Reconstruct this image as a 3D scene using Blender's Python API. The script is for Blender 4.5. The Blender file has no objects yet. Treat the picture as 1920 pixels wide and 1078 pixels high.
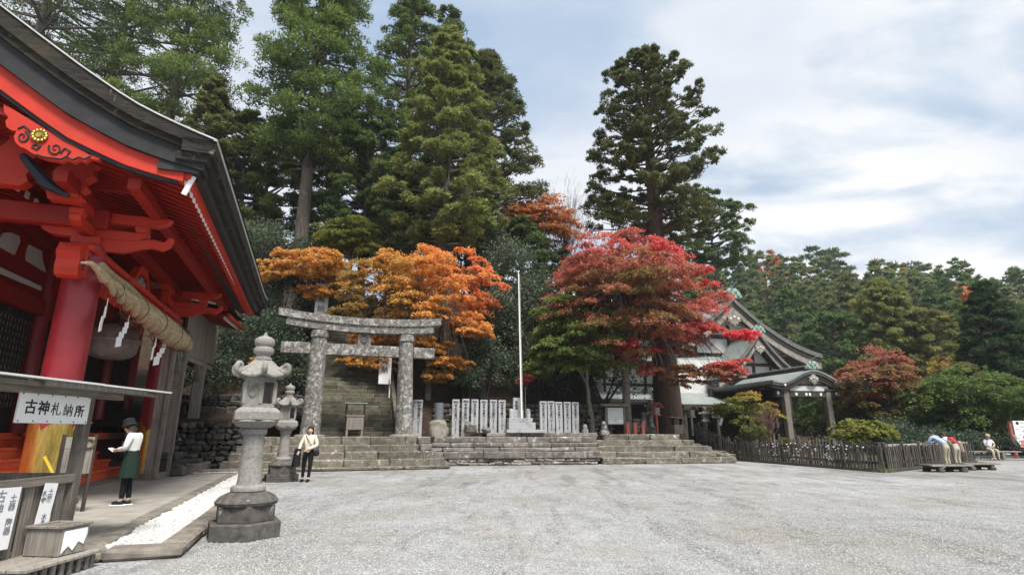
import bpy, math, random
import numpy as np
from mathutils import Vector, Matrix, Euler

sc = bpy.context.scene
col = sc.collection
R = math.radians

# ------------------------------------------------------------------ camera, sky, sun, exposure
FPX, PITCH, CAMZ = 1040.0, R(14.6), 1.5
cam_d = bpy.data.cameras.new('camera')
cam_d.sensor_fit = 'HORIZONTAL'
cam_d.sensor_width = 36.0
cam_d.lens = FPX / 1920 * 36
cam_d.clip_start, cam_d.clip_end = 0.1, 3000
cam = bpy.data.objects.new('camera', cam_d)
col.objects.link(cam)
cam.location = (0, 0, CAMZ)
cam.rotation_euler = (math.pi / 2 + PITCH, 0, 0)
sc.camera = cam

SUN_EL, SUN_AZ = R(60), R(150)          # azimuth clockwise from +Y
world = bpy.data.worlds.new('World')
sc.world = world
world.use_nodes = True
wt = world.node_tree
for n in list(wt.nodes):
    wt.nodes.remove(n)


def wn(t, **k):
    n = wt.nodes.new(t)
    for a, b in k.items():
        setattr(n, a, b)
    return n


def wl(a, b):
    wt.links.new(a, b)


w_out = wn('ShaderNodeOutputWorld')
w_bg = wn('ShaderNodeBackground')
w_sky = wn('ShaderNodeTexSky')
w_sky.sky_type = 'NISHITA'
w_sky.sun_disc = False
w_sky.sun_elevation = SUN_EL
w_sky.sun_rotation = SUN_AZ
w_sky.air_density = 1.0
w_sky.dust_density = 2.0
w_tc = wn('ShaderNodeTexCoord')
w_sep = wn('ShaderNodeSeparateXYZ')
wl(w_tc.outputs['Generated'], w_sep.inputs[0])
w_add = wn('ShaderNodeMath', operation='MAXIMUM'); w_add.inputs[1].default_value = 0.0
wl(w_sep.outputs['Z'], w_add.inputs[0])
w_add2 = wn('ShaderNodeMath', operation='ADD'); w_add2.inputs[1].default_value = 0.22
wl(w_add.outputs[0], w_add2.inputs[0])
w_dx = wn('ShaderNodeMath', operation='DIVIDE'); w_dy = wn('ShaderNodeMath', operation='DIVIDE')
wl(w_sep.outputs['X'], w_dx.inputs[0]); wl(w_add2.outputs[0], w_dx.inputs[1])
wl(w_sep.outputs['Y'], w_dy.inputs[0]); wl(w_add2.outputs[0], w_dy.inputs[1])
w_cmb = wn('ShaderNodeCombineXYZ')
wl(w_dx.outputs[0], w_cmb.inputs[0]); wl(w_dy.outputs[0], w_cmb.inputs[1])
w_map = wn('ShaderNodeMapping')
w_map.inputs['Location'].default_value = (1.7, 0.55, 0.0)
w_map.inputs['Rotation'].default_value = (0, 0, R(35))
w_map.inputs['Scale'].default_value = (0.75, 1.15, 1.0)
wl(w_cmb.outputs[0], w_map.inputs[0])


def wnoise(scale, detail, rough, dist=0.0, vec=None):
    n = wn('ShaderNodeTexNoise')
    n.inputs['Scale'].default_value = scale
    n.inputs['Detail'].default_value = detail
    n.inputs['Roughness'].default_value = rough
    n.inputs['Distortion'].default_value = dist
    wl((vec or w_map).outputs[0], n.inputs['Vector'])
    return n


def wramp(src, stops):
    r = wn('ShaderNodeValToRGB')
    el = r.color_ramp.elements
    while len(el) < len(stops):
        el.new(0.5)
    for e, (p, c) in zip(el, stops):
        e.position = p
        e.color = (*c, 1) if len(c) == 3 else c
    wl(src, r.inputs[0])
    return r


n_big = wnoise(1.05, 5, 0.5, 0.25)
n_det = wnoise(2.6, 7, 0.55, 0.35)
r_cover = wramp(n_big.outputs['Fac'], [(0.36, (0.35, 0.35, 0.35)), (0.60, (1, 1, 1))])
r_tone = wramp(n_det.outputs['Fac'], [(0.34, (0.52, 0.64, 0.80)), (0.44, (0.76, 0.84, 0.93)), (0.54, (1.06, 1.06, 1.06))])
w_blue = wn('ShaderNodeMix', data_type='RGBA', blend_type='MULTIPLY')
w_blue.inputs[0].default_value = 1.0
wl(w_sky.outputs[0], w_blue.inputs[6])
w_blue.inputs[7].default_value = (0.14, 0.14, 0.14, 1)
w_blue2 = wn('ShaderNodeMix', data_type='RGBA', blend_type='MIX')
w_blue2.inputs[0].default_value = 0.72
wl(w_blue.outputs[2], w_blue2.inputs[6])
w_blue2.inputs[7].default_value = (0.50, 0.66, 0.90, 1)
w_mix = wn('ShaderNodeMix', data_type='RGBA', blend_type='MIX')
wl(r_cover.outputs[0], w_mix.inputs[0])
wl(w_blue2.outputs[2], w_mix.inputs[6])
wl(r_tone.outputs[0], w_mix.inputs[7])
wl(w_mix.outputs[2], w_bg.inputs[0])
w_bg.inputs[1].default_value = 0.66
wl(w_bg.outputs[0], w_out.inputs[0])

sun_d = bpy.data.lights.new('sun', 'SUN')
sun_d.energy = 4.2
sun_d.angle = R(18)
sun_d.color = (1.0, 0.96, 0.9)
sun = bpy.data.objects.new('sun', sun_d)
col.objects.link(sun)
sd = Vector((math.sin(SUN_AZ) * math.cos(SUN_EL), math.cos(SUN_AZ) * math.cos(SUN_EL), math.sin(SUN_EL)))
sun.rotation_euler = sd.to_track_quat('Z', 'Y').to_euler()
sun.location = (0, 0, 60)

sc.view_settings.view_transform = 'Standard'
sc.view_settings.look = 'None'
sc.view_settings.gamma = 1
sc.view_settings.exposure = 0.6
sc.render.engine = 'CYCLES'
sc.cycles.max_bounces = 6
sc.cycles.diffuse_bounces = 4
sc.cycles.glossy_bounces = 2
sc.cycles.transmission_bounces = 3
sc.cycles.transparent_max_bounces = 6
sc.cycles.caustics_reflective = False
sc.cycles.caustics_refractive = False

# ------------------------------------------------------------------ frames of reference
SA = R(19)                               # the precinct's own grid is turned 19 degrees
CS, SN = math.cos(SA), math.sin(SA)


def S(p, q, z=0.0):
    """precinct grid -> world"""
    return Vector((p * CS - q * SN, p * SN + q * CS, z))


def ray(px, py):
    u = (539 - py) / FPX
    return (px - 960) / FPX, math.cos(PITCH) - u * math.sin(PITCH), math.sin(PITCH) + u * math.cos(PITCH)


def atY(px, py, Y):
    x, y, z = ray(px, py)
    k = Y / y
    return Vector((x * k, Y, CAMZ + z * k))


def atP(px, py, p):
    x, y, z = ray(px, py)
    k = p / (x * CS + y * SN)
    return (p, (-x * SN + y * CS) * k, CAMZ + z * k)


def atQ(px, py, q):
    x, y, z = ray(px, py)
    k = q / (-x * SN + y * CS)
    return ((x * CS + y * SN) * k, q, CAMZ + z * k)


# ------------------------------------------------------------------ objects
def link(o, parent=None):
    col.objects.link(o)
    if parent is not None:
        o.parent = parent
    return o


def tag(o, label=None, cat=None, group=None, kind=None):
    if label: o['label'] = label
    if cat: o['category'] = cat
    if group: o['group'] = group
    if kind: o['kind'] = kind
    return o


def thing(name, label, cat, loc=(0, 0, 0), rz=0.0, group=None):
    o = bpy.data.objects.new(name, None)
    o.empty_display_size = 0.3
    o.location = loc
    o.rotation_euler = (0, 0, rz)
    link(o)
    return tag(o, label, cat, group)


def structure(name):
    o = bpy.data.objects.new(name, None)
    link(o)
    return tag(o, kind='structure')


def copy_tree(o, parent=None):
    c = o.copy()
    col.objects.link(c)
    if parent is not None:
        c.parent = parent
    for ch in list(o.children):
        copy_tree(ch, c)
    return c


class MB:
    """collects simple solids; build() links them as one mesh object"""

    def __init__(self, off=(0, 0, 0)):
        self.v, self.f, self.off = [], [], Vector(off)

    def add(self, vs, fs):
        b = len(self.v)
        self.v += [tuple(Vector(v) - self.off) for v in vs]
        self.f += [tuple(i + b for i in f) for f in fs]
        return self

    def box(self, c, s, rz=0.0, bev=0.0, rot=None):
        hx, hy, hz = s[0] / 2, s[1] / 2, s[2] / 2
        m = rot if rot is not None else Matrix.Rotation(rz, 3, 'Z')
        c = Vector(c)
        if bev <= 0:
            vs = [(x * hx, y * hy, z * hz) for z in (-1, 1) for y in (-1, 1) for x in (-1, 1)]
            fs = [(0, 2, 3, 1), (4, 5, 7, 6), (0, 1, 5, 4), (2, 6, 7, 3), (0, 4, 6, 2), (1, 3, 7, 5)]
        else:
            vs, fs = chamfer(hx, hy, hz, min(bev, hx * .9, hy * .9, hz * .9))
        return self.add([c + m @ Vector(v) for v in vs], fs)

    def bar(self, a, b, w, h, bev=0.0, up=(0, 0, 1)):
        a, b = Vector(a), Vector(b)
        d = b - a
        L = d.length
        y = d.normalized()
        x = y.cross(Vector(up))
        if x.length < 1e-4:
            x = Vector((1, 0, 0))
        x.normalize()
        z = x.cross(y)
        m = Matrix((x, y, z)).transposed()
        return self.box((a + b) / 2, (w, L, h), rot=m, bev=bev)

    def tube(self, pts, rad, n=8, cap=True, sq=1.0):
        pts = [Vector(p) for p in pts]
        if not hasattr(rad, '__len__'):
            rad = [rad] * len(pts)
        vs, fs = [], []
        prev = None
        for i, p in enumerate(pts):
            t = (pts[min(i + 1, len(pts) - 1)] - pts[max(i - 1, 0)])
            t = t.normalized() if t.length > 1e-9 else Vector((0, 0, 1))
            if prev is None:
                a = t.orthogonal().normalized()
            else:
                a = prev - t * prev.dot(t)
                a = a.normalized() if a.length > 1e-6 else t.orthogonal().normalized()
            prev = a
            b = t.cross(a)
            for k in range(n):
                an = 2 * math.pi * k / n
                vs.append(p + (a * math.cos(an) + b * math.sin(an) * sq) * rad[i])
        for i in range(len(pts) - 1):
            for k in range(n):
                k2 = (k + 1) % n
                fs.append((i * n + k, i * n + k2, (i + 1) * n + k2, (i + 1) * n + k))
        if cap:
            fs.append(tuple(reversed(range(n))))
            fs.append(tuple(range((len(pts) - 1) * n, len(pts) * n)))
        return self.add(vs, fs)

    def lathe(self, prof, c=(0, 0, 0), n=16, phase=0.0, mod=None, rot=None):
        vs, fs = [], []
        c = Vector(c)
        for i, (r, z) in enumerate(prof):
            for k in range(n):
                an = 2 * math.pi * k / n + phase
                rr = r * (mod(i, an) if mod else 1.0)
                v = Vector((rr * math.cos(an), rr * math.sin(an), z))
                vs.append(c + (rot @ v if rot is not None else v))
        m = len(prof)
        for i in range(m - 1):
            for k in range(n):
                k2 = (k + 1) % n
                fs.append((i * n + k, i * n + k2, (i + 1) * n + k2, (i + 1) * n + k))
        fs.append(tuple(reversed(range(n))))
        fs.append(tuple(range((m - 1) * n, m * n)))
        return self.add(vs, fs)

    def prism(self, poly, d0, d1, fn):
        """polygon (u,v) swept from w=d0 to w=d1; fn(u,v,w)->xyz"""
        n = len(poly)
        vs = [fn(u, v, d0) for u, v in poly] + [fn(u, v, d1) for u, v in poly]
        fs = [tuple(reversed(range(n))), tuple(range(n, 2 * n))]
        fs += [(i, (i + 1) % n, n + (i + 1) % n, n + i) for i in range(n)]
        return self.add(vs, fs)

    def strip(self, top, bot, w0, w1, fn):
        """closed band between two polylines (u,v), swept w0..w1: clean quads"""
        n = len(top)
        vs = []
        for w in (w0, w1):
            vs += [fn(u, v, w) for u, v in top] + [fn(u, v, w) for u, v in bot]
        fs = []
        T0, B0, T1, B1 = 0, n, 2 * n, 3 * n
        for i in range(n - 1):
            fs += [(T0 + i, T0 + i + 1, B0 + i + 1, B0 + i), (T1 + i, B1 + i, B1 + i + 1, T1 + i + 1),
                   (T0 + i, T1 + i, T1 + i + 1, T0 + i + 1), (B0 + i, B0 + i + 1, B1 + i + 1, B1 + i)]
        fs += [(T0, B0, B1, T1), (T0 + n - 1, T1 + n - 1, B1 + n - 1, B0 + n - 1)]
        return self.add(vs, fs)

    def grid(self, fn, nu, nv):
        vs = [fn(i / nu, j / nv) for j in range(nv + 1) for i in range(nu + 1)]
        w = nu + 1
        fs = [(j * w + i, j * w + i + 1, (j + 1) * w + i + 1, (j + 1) * w + i) for j in range(nv) for i in range(nu)]
        return self.add(vs, fs)

    def mesh(self, name, mat, smooth=None):
        me = bpy.data.meshes.new(name)
        me.from_pydata(self.v, [], self.f)
        me.materials.append(mat)
        if smooth:
            me.polygons.foreach_set('use_smooth', [True] * len(me.polygons))
            me.set_sharp_from_angle(angle=R(smooth if smooth is not True else 40))
        me.update()
        return me

    def build(self, name, mat, parent=None, smooth=None):
        o = bpy.data.objects.new(name, self.mesh(name, mat, smooth))
        return link(o, parent)


def chamfer(hx, hy, hz, b):
    vs, idx = [], {}
    for sx in (-1, 1):
        for sy in (-1, 1):
            for sz in (-1, 1):
                for ax in range(3):
                    p = [sx * (hx - b), sy * (hy - b), sz * (hz - b)]
                    p[ax] = (sx * hx, sy * hy, sz * hz)[ax]
                    idx[(sx, sy, sz, ax)] = len(vs)
                    vs.append(tuple(p))
    fs = []
    for ax in range(3):
        a1, a2 = [(1, 2), (2, 0), (0, 1)][ax]
        for s in (-1, 1):
            q = []
            for u, v in ((-1, -1), (1, -1), (1, 1), (-1, 1)):
                k = [0, 0, 0]; k[ax] = s; k[a1] = u; k[a2] = v
                q.append(idx[(*k, ax)])
            fs.append(tuple(q if s > 0 else reversed(q)))
    for ax in range(3):
        a1, a2 = [(1, 2), (2, 0), (0, 1)][ax]
        for u in (-1, 1):
            for v in (-1, 1):
                k0 = [0, 0, 0]; k0[ax] = -1; k0[a1] = u; k0[a2] = v
                k1 = list(k0); k1[ax] = 1
                q = [idx[(*k0, a1)], idx[(*k1, a1)], idx[(*k1, a2)], idx[(*k0, a2)]]
                fs.append(tuple(q if u * v < 0 else reversed(q)))
    for sx in (-1, 1):
        for sy in (-1, 1):
            for sz in (-1, 1):
                t = [idx[(sx, sy, sz, a)] for a in range(3)]
                fs.append(tuple(t if sx * sy * sz > 0 else reversed(t)))
    return vs, fs


def np_mesh(name, verts, nper, mat, tint=None):
    """independent faces of nper vertices each, straight from an array"""
    verts = np.asarray(verts, dtype=np.float32).reshape(-1, 3)
    nv = len(verts)
    nf = nv // nper
    me = bpy.data.meshes.new(name)
    me.vertices.add(nv)
    me.vertices.foreach_set('co', verts.ravel())
    me.loops.add(nv)
    me.loops.foreach_set('vertex_index', np.arange(nv, dtype=np.int32))
    me.polygons.add(nf)
    me.polygons.foreach_set('loop_start', np.arange(0, nv, nper, dtype=np.int32))
    me.update(calc_edges=True)
    me.materials.append(mat)
    if tint is not None:
        at = me.attributes.new('tint', 'FLOAT', 'POINT')
        at.data.foreach_set('value', np.repeat(np.asarray(tint, dtype=np.float32), nper))
    return me


# ------------------------------------------------------------------ materials
class NT:
    def __init__(s, name):
        s.m = bpy.data.materials.new(name)
        s.m.use_nodes = True
        s.t = s.m.node_tree
        s.b = s.t.nodes['Principled BSDF']
        s.out = s.t.nodes['Material Output']

    def n(s, t, **k):
        x = s.t.nodes.new(t)
        for a, b in k.items():
            setattr(x, a, b)
        return x

    def l(s, a, b):
        s.t.links.new(a, b)

    def noise(s, vec, scale, detail=4, rough=.55, dist=0.0):
        x = s.n('ShaderNodeTexNoise')
        x.inputs['Scale'].default_value = scale
        x.inputs['Detail'].default_value = detail
        x.inputs['Roughness'].default_value = rough
        x.inputs['Distortion'].default_value = dist
        s.l(vec, x.inputs['Vector'])
        return x.outputs['Fac']

    def ramp(s, src, stops, interp=None):
        x = s.n('ShaderNodeValToRGB')
        el = x.color_ramp.elements
        if interp: x.color_ramp.interpolation = interp
        while len(el) < len(stops):
            el.new(0.5)
        for e, (p, c) in zip(el, stops):
            e.position = p
            if not hasattr(c, '__len__'): c = (c, c, c)
            e.color = (*c[:3], 1)
        s.l(src, x.inputs[0])
        return x.outputs[0]

    def mix(s, fac, a, b, blend='MIX'):
        x = s.n('ShaderNodeMix', data_type='RGBA', blend_type=blend)
        for k, v in ((0, fac), (6, a), (7, b)):
            if hasattr(v, 'is_output'):
                s.l(v, x.inputs[k])
            elif k == 0:
                x.inputs[0].default_value = v
            else:
                x.inputs[k].default_value = (*v[:3], 1)
        return x.outputs[2]

    def coord(s, kind, stretch=(1, 1, 1), rz=0.0):
        if kind == 'pos':
            o = s.n('ShaderNodeNewGeometry').outputs['Position']
        else:
            o = s.n('ShaderNodeTexCoord').outputs['Object']
        mp = s.n('ShaderNodeMapping')
        mp.inputs['Scale'].default_value = stretch
        mp.inputs['Rotation'].default_value = (0, 0, rz)
        s.l(o, mp.inputs[0])
        return mp.outputs[0]

    def bump(s, h, strength, dist=0.02):
        x = s.n('ShaderNodeBump')
        x.inputs['Strength'].default_value = strength
        x.inputs['Distance'].default_value = dist
        s.l(h, x.inputs['Height'])
        s.l(x.outputs[0], s.b.inputs['Normal'])


def surf(name, c1, c2, scale=6.0, detail=5, rough=.8, bump=.25, bdist=.02, bscale=None, stretch=(1, 1, 1), rz=0.0,
         lichen=None, dirt=None, metallic=0.0, spec=.3, rnd=0.0, coord='pos', lo=.3, hi=.7):
    t = NT(name)
    v = t.coord(coord, stretch, rz)
    f = t.noise(v, scale, detail, .6)
    c = t.ramp(f, [(lo, c1), (hi, c2)])
    v0 = t.coord(coord)
    for item in (dirt or []):
        dc, ds, a, b = item
        d = t.noise(v0, ds, 4, .6, .4)
        c = t.mix(t.ramp(d, [(a, 0.0), (b, 1.0)]), c, dc)
    for item in (lichen or []):
        lc, ls, a, b = item
        d = t.noise(v0, ls, 6, .65, .6)
        c = t.mix(t.ramp(d, [(a, 0.0), (b, 1.0)]), c, lc)
    if rnd:
        oi = t.n('ShaderNodeObjectInfo').outputs['Random']
        c = t.mix(1.0, c, t.ramp(oi, [(0, 1 - rnd), (1, 1 + rnd)]), 'MULTIPLY')
    t.l(c, t.b.inputs['Base Color'])
    t.b.inputs['Roughness'].default_value = rough
    t.b.inputs['Metallic'].default_value = metallic
    t.b.inputs['Specular IOR Level'].default_value = spec
    if bump:
        bf = t.noise(v, bscale or scale * 3, 5, .65)
        t.bump(bf, bump, bdist)
    return t.m


def leafmat(name, stops, jit=.35, trans=.35, rnd=.12, spec=.15):
    """colour by the tint attribute (leaf colour, plus painted light on tops and shade inside crowns), small change from leaf to leaf"""
    t = NT(name)
    at = t.n('ShaderNodeAttribute'); at.attribute_name = 'tint'
    c = t.ramp(at.outputs['Fac'], stops)
    isl = t.n('ShaderNodeNewGeometry').outputs['Random Per Island']
    c = t.mix(1.0, c, t.ramp(isl, [(0, 1 - jit), (1, 1 + jit)]), 'MULTIPLY')
    oi = t.n('ShaderNodeObjectInfo').outputs['Random']
    c = t.mix(1.0, c, t.ramp(oi, [(0, (1 - rnd, 1 - rnd * .5, 1 - rnd)), (1, (1 + rnd, 1 + rnd * .5, 1 + rnd * .3))]), 'MULTIPLY')
    t.l(c, t.b.inputs['Base Color'])
    t.b.inputs['Roughness'].default_value = .6
    t.b.inputs['Specular IOR Level'].default_value = spec
    tr = t.n('ShaderNodeBsdfTranslucent')
    t.l(c, tr.inputs[0])
    ms = t.n('ShaderNodeMixShader')
    ms.inputs[0].default_value = trans
    t.l(t.b.outputs[0], ms.inputs[1]); t.l(tr.outputs[0], ms.inputs[2])
    t.l(ms.outputs[0], t.out.inputs[0])
    return t.m


LICH = [((.50, .50, .47), 3.2, .60, .64), ((.14, .13, .10), 1.1, .55, .75)]
MAT = dict(
    granite=surf('pale_granite', (.19, .18, .165), (.31, .30, .275), 26, rough=.85, bump=.3, bdist=.006,
                 dirt=[((.10, .095, .08), 1.9, .54, .78), ((.15, .14, .11), 6, .58, .72)]),
    granite_dark=surf('weathered_granite_base', (.055, .05, .045), (.13, .12, .11), 9, rough=.8, bump=.4, bdist=.01,
                      lichen=[((.30, .30, .28), 5, .62, .7)]),
    stele=surf('stele_granite', (.30, .305, .31), (.43, .43, .44), 60, rough=.7, bump=.1, bdist=.004, rnd=.06,
               dirt=[((.17, .17, .16), 2.8, .52, .74), ((.22, .21, .19), 9, .60, .72)]),
    torii=surf('lichen_torii_stone', (.075, .066, .058), (.19, .172, .155), 5, rough=.9, bump=.5, bdist=.02,
               lichen=[((.40, .40, .375), 4.4, .53, .61), ((.31, .315, .295), 12, .52, .62), ((.10, .105, .06), 1.3, .6, .8)]),
    step=surf('mossy_step_stone', (.085, .075, .06), (.21, .19, .155), 4, rough=.9, bump=.6, bdist=.02, rnd=.22,
              lichen=[((.40, .39, .35), 5.5, .585, .66), ((.34, .33, .30), 16, .60, .66), ((.075, .08, .03), 1.4, .52, .75)]),
    wallstone=surf('pink_grey_wall_stone', (.10, .087, .076), (.235, .212, .19), 3.5, rough=.9, bump=.6, bdist=.02, rnd=.25,
                   lichen=[((.44, .43, .40), 5, .57, .65), ((.34, .33, .31), 15, .60, .66), ((.06, .055, .04), 2.0, .56, .75)]),
    stairstone=surf('old_stair_stone', (.06, .055, .04), (.15, .135, .10), 4, rough=.95, bump=.6, bdist=.02, rnd=.25,
                    lichen=[((.05, .055, .025), 1.6, .5, .7), ((.26, .25, .2), 7, .64, .7)]),
    rubble=surf('dark_rubble_stone', (.03, .027, .023), (.105, .096, .085), 3, rough=.95, bump=.5, bdist=.02, rnd=.35,
                lichen=[((.22, .22, .20), 5, .66, .72), ((.03, .035, .018), 1.8, .55, .75)]),
    kerb=surf('kerb_stone', (.13, .115, .095), (.25, .225, .19), 5, rough=.9, bump=.4, bdist=.01, rnd=.15,
              dirt=[((.07, .065, .05), 1.7, .55, .75)]),
    path=surf('worn_concrete', (.24, .225, .195), (.34, .32, .285), 3, rough=.9, bump=.2, bdist=.006,
              dirt=[((.17, .155, .13), .8, .55, .75)]),
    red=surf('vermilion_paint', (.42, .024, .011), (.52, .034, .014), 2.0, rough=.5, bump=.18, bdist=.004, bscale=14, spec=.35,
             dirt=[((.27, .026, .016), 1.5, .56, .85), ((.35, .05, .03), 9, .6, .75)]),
    red_shaded=surf('vermilion_paint_shaded', (.23, .011, .007), (.29, .016, .008), 2.0, rough=.5, bump=.05, bdist=.004),  # the same vermilion, darkened to paint in shade under the roof
    crimson=surf('crimson_lacquer', (.20, .013, .019), (.28, .019, .026), 3.0, rough=.4, bump=.04, bdist=.003, spec=.5),
    step_red=surf('step_red_paint', (.66, .10, .038), (.80, .145, .058), 3, rough=.5, bump=.08, bdist=.004,
                  dirt=[((.5, .06, .03), 2.2, .6, .85)], stretch=(3, .4, 3), rz=-SA),
    gold=surf('gilt_brass', (.36, .24, .05), (.62, .46, .14), 7, rough=.38, bump=.1, bdist=.004, metallic=.85,
              stretch=(3, 3, .5)),
    black=surf('black_lacquer_board', (.012, .012, .014), (.03, .03, .032), 3, rough=.55, bump=.1),
    bark=surf('weathered_bark_thatch', (.010, .009, .008), (.048, .043, .036), 2.2, detail=7, rough=.95, bump=.8, bdist=.03,
              stretch=(1.0, 1.0, 9), rz=0, lichen=[((.24, .225, .19), 3.6, .61, .72), ((.07, .06, .03), 1.3, .55, .8)]),
    copper_edge=surf('silvered_edge_strip', (.42, .42, .41), (.55, .55, .54), 5, rough=.45, bump=.05),
    white=surf('white_paint', (.74, .74, .72), (.82, .82, .80), 5, rough=.6, bump=.05),
    plaster=surf('white_plaster', (.52, .52, .50), (.64, .64, .63), 1.5, rough=.85, bump=.05, dirt=[((.5, .5, .47), .7, .6, .85)]),
    greywood=surf('silvered_wood', (.15, .135, .115), (.30, .275, .24), 3.5, detail=6, rough=.9, bump=.5, bdist=.008,
                  stretch=(7, 7, .55), rnd=.2, dirt=[((.08, .07, .06), 1.5, .58, .8)]),
    boothwood=surf('booth_weathered_wood', (.10, .085, .07), (.24, .215, .185), 4, detail=6, rough=.9, bump=.5, bdist=.006,
                   stretch=(8, 8, .6), rnd=.22, dirt=[((.055, .045, .04), 2, .55, .75)]),
    boothwood_h=surf('booth_wood_long', (.12, .105, .085), (.28, .25, .21), 4, detail=6, rough=.9, bump=.5, bdist=.006,
                     stretch=(8, .6, 8), rnd=.2, dirt=[((.06, .05, .045), 2, .55, .75)]),
    fencewood=surf('dark_fence_wood', (.04, .034, .03), (.13, .115, .10), 4, detail=5, rough=.9, bump=.5, bdist=.008,
                   stretch=(6, 6, .8), rnd=.4, lichen=[((.25, .25, .22), 6, .66, .74)]),
    darkwood=surf('dark_timber', (.028, .023, .019), (.07, .058, .048), 4, rough=.75, bump=.2, stretch=(5, 5, .7)),
    bargewood=surf('pale_bargeboard', (.20, .175, .15), (.33, .30, .265), 3, rough=.85, bump=.3, dirt=[((.1, .085, .07), 1, .5, .75)]),
    copper=surf('verdigris_copper', (.175, .20, .19), (.28, .305, .29), 1.6, rough=.55, bump=.12, spec=.4,
                dirt=[((.13, .15, .14), .7, .55, .8)], stretch=(1, 1, 3)),
    copper_orn=surf('verdigris_ornament', (.20, .30, .26), (.34, .44, .39), 5, rough=.7, bump=.4),
    rope=surf('straw_rope', (.27, .20, .115), (.50, .40, .25), 7, detail=6, rough=.95, bump=.9, bdist=.02, stretch=(3, .8, 2)),
    ropedark=surf('old_straw_cord', (.12, .09, .05), (.2, .16, .1), 9, rough=.95, bump=.6),
    paper=surf('white_paper', (.80, .80, .80), (.86, .86, .86), 4, rough=.7, bump=.05),
    bronze=surf('old_bronze', (.30, .28, .26), (.50, .475, .45), 3, rough=.6, bump=.15),
    ink=surf('black_ink', (.015, .015, .018), (.03, .03, .035), 5, rough=.8, bump=0),
    ink_faded=surf('faded_ink', (.16, .17, .19), (.28, .29, .31), 30, rough=.8, bump=0),
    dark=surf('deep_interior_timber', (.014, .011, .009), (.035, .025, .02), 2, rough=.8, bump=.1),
    skin=surf('skin', (.52, .31, .22), (.58, .36, .26), 6, rough=.55, bump=.03),
    hair=surf('dark_hair', (.012, .010, .009), (.035, .028, .022), 14, rough=.5, bump=.3, stretch=(1, 1, 4)),
    yellow=surf('yellow_paint', (.70, .45, .03), (.78, .52, .05), 5, rough=.5, bump=.05),
    post_red=surf('faded_red_post', (.30, .07, .055), (.42, .13, .10), 4, rough=.8, bump=.3),
    trunk=surf('cedar_bark', (.07, .055, .042), (.20, .17, .14), 3.0, detail=7, rough=.95, bump=.9, bdist=.05, stretch=(5, 5, .5),
               lichen=[((.27, .27, .24), 2.2, .6, .72)]),
    trunk_red=surf('red_brown_cedar_bark', (.055, .036, .026), (.15, .105, .078), 3.0, detail=7, rough=.95, bump=1, bdist=.06, stretch=(6, 6, .35)),
    trunk_grey=surf('grey_maple_bark', (.09, .08, .065), (.22, .20, .17), 4, rough=.9, bump=.4, bdist=.02,
                    lichen=[((.2, .22, .15), 3, .55, .7)]),
    litter=surf('leaf_litter_slope', (.018, .013, .009), (.07, .040, .025), 5, detail=8, rough=1, bump=1, bdist=.12,
                lichen=[((.035, .045, .018), .6, .52, .68), ((.17, .09, .045), 9, .62, .68)]),
    farhill=surf('wooded_hill_floor', (.012, .02, .010), (.035, .05, .022), .3, rough=1, bump=0),
    garden=surf('garden_soil', (.035, .028, .018), (.09, .075, .05), 4, rough=1, bump=.8, bdist=.05,
                lichen=[((.05, .065, .022), 1.1, .5, .65)]),
    terrace=surf('terrace_earth', (.15, .125, .10), (.28, .245, .205), 5, rough=1, bump=.5, bdist=.02,
                 lichen=[((.14, .06, .04), 7, .6, .66)]),
)


def gravel_mat(name, lo, mid, hi, scale, patch):
    t = NT(name)
    v = t.coord('pos')
    vo = t.n('ShaderNodeTexVoronoi')
    vo.inputs['Scale'].default_value = scale
    t.l(v, vo.inputs['Vector'])
    sep = t.n('ShaderNodeSeparateColor')
    t.l(vo.outputs['Color'], sep.inputs[0])
    c = t.ramp(sep.outputs[0], [(0.0, lo), (.45, mid), (1.0, hi)])
    big = t.noise(v, .35, 5, .6, .5)
    c = t.mix(t.ramp(big, [(.44, 0.0), (.68, .75)]), c, patch)
    mid_n = t.noise(v, 2.2, 5, .65)
    c = t.mix(1.0, c, t.ramp(mid_n, [(.3, .76), (.7, 1.14)]), 'MULTIPLY')
    trk = t.noise(t.coord('pos', (.9, .16, 1), .5), 1.6, 4, .6, 1.2)
    c = t.mix(1.0, c, t.ramp(trk, [(.36, .74), (.50, 1.06), (.7, 1.0)]), 'MULTIPLY')
    damp = t.noise(v, .16, 3, .5, .3)
    c = t.mix(1.0, c, t.ramp(damp, [(.34, (.80, .79, .77)), (.6, (1.06, 1.06, 1.07))]), 'MULTIPLY')
    t.l(c, t.b.inputs['Base Color'])
    t.b.inputs['Roughness'].default_value = .9
    t.b.inputs['Specular IOR Level'].default_value = .2
    m2 = t.n('ShaderNodeMath', operation='MULTIPLY'); m2.inputs[1].default_value = -1.0
    t.l(vo.outputs['Distance'], m2.inputs[0])
    t.bump(m2.outputs[0], .8, .02)
    return t.m


MAT['gravel'] = gravel_mat('white_gravel', (.195, .197, .198), (.305, .307, .308), (.425, .427, .427), 40, (.225, .207, .175))
MAT['pebble'] = gravel_mat('white_pebble', (.40, .40, .39), (.50, .50, .49), (.60, .60, .59), 9, (.45, .44, .41))


def cloth(name, c, rough=.85):
    d = tuple(x * .82 for x in c)
    return surf(name, d, c, 9, rough=rough, bump=.35, bdist=.012, spec=.15)


_tx = {}


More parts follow.
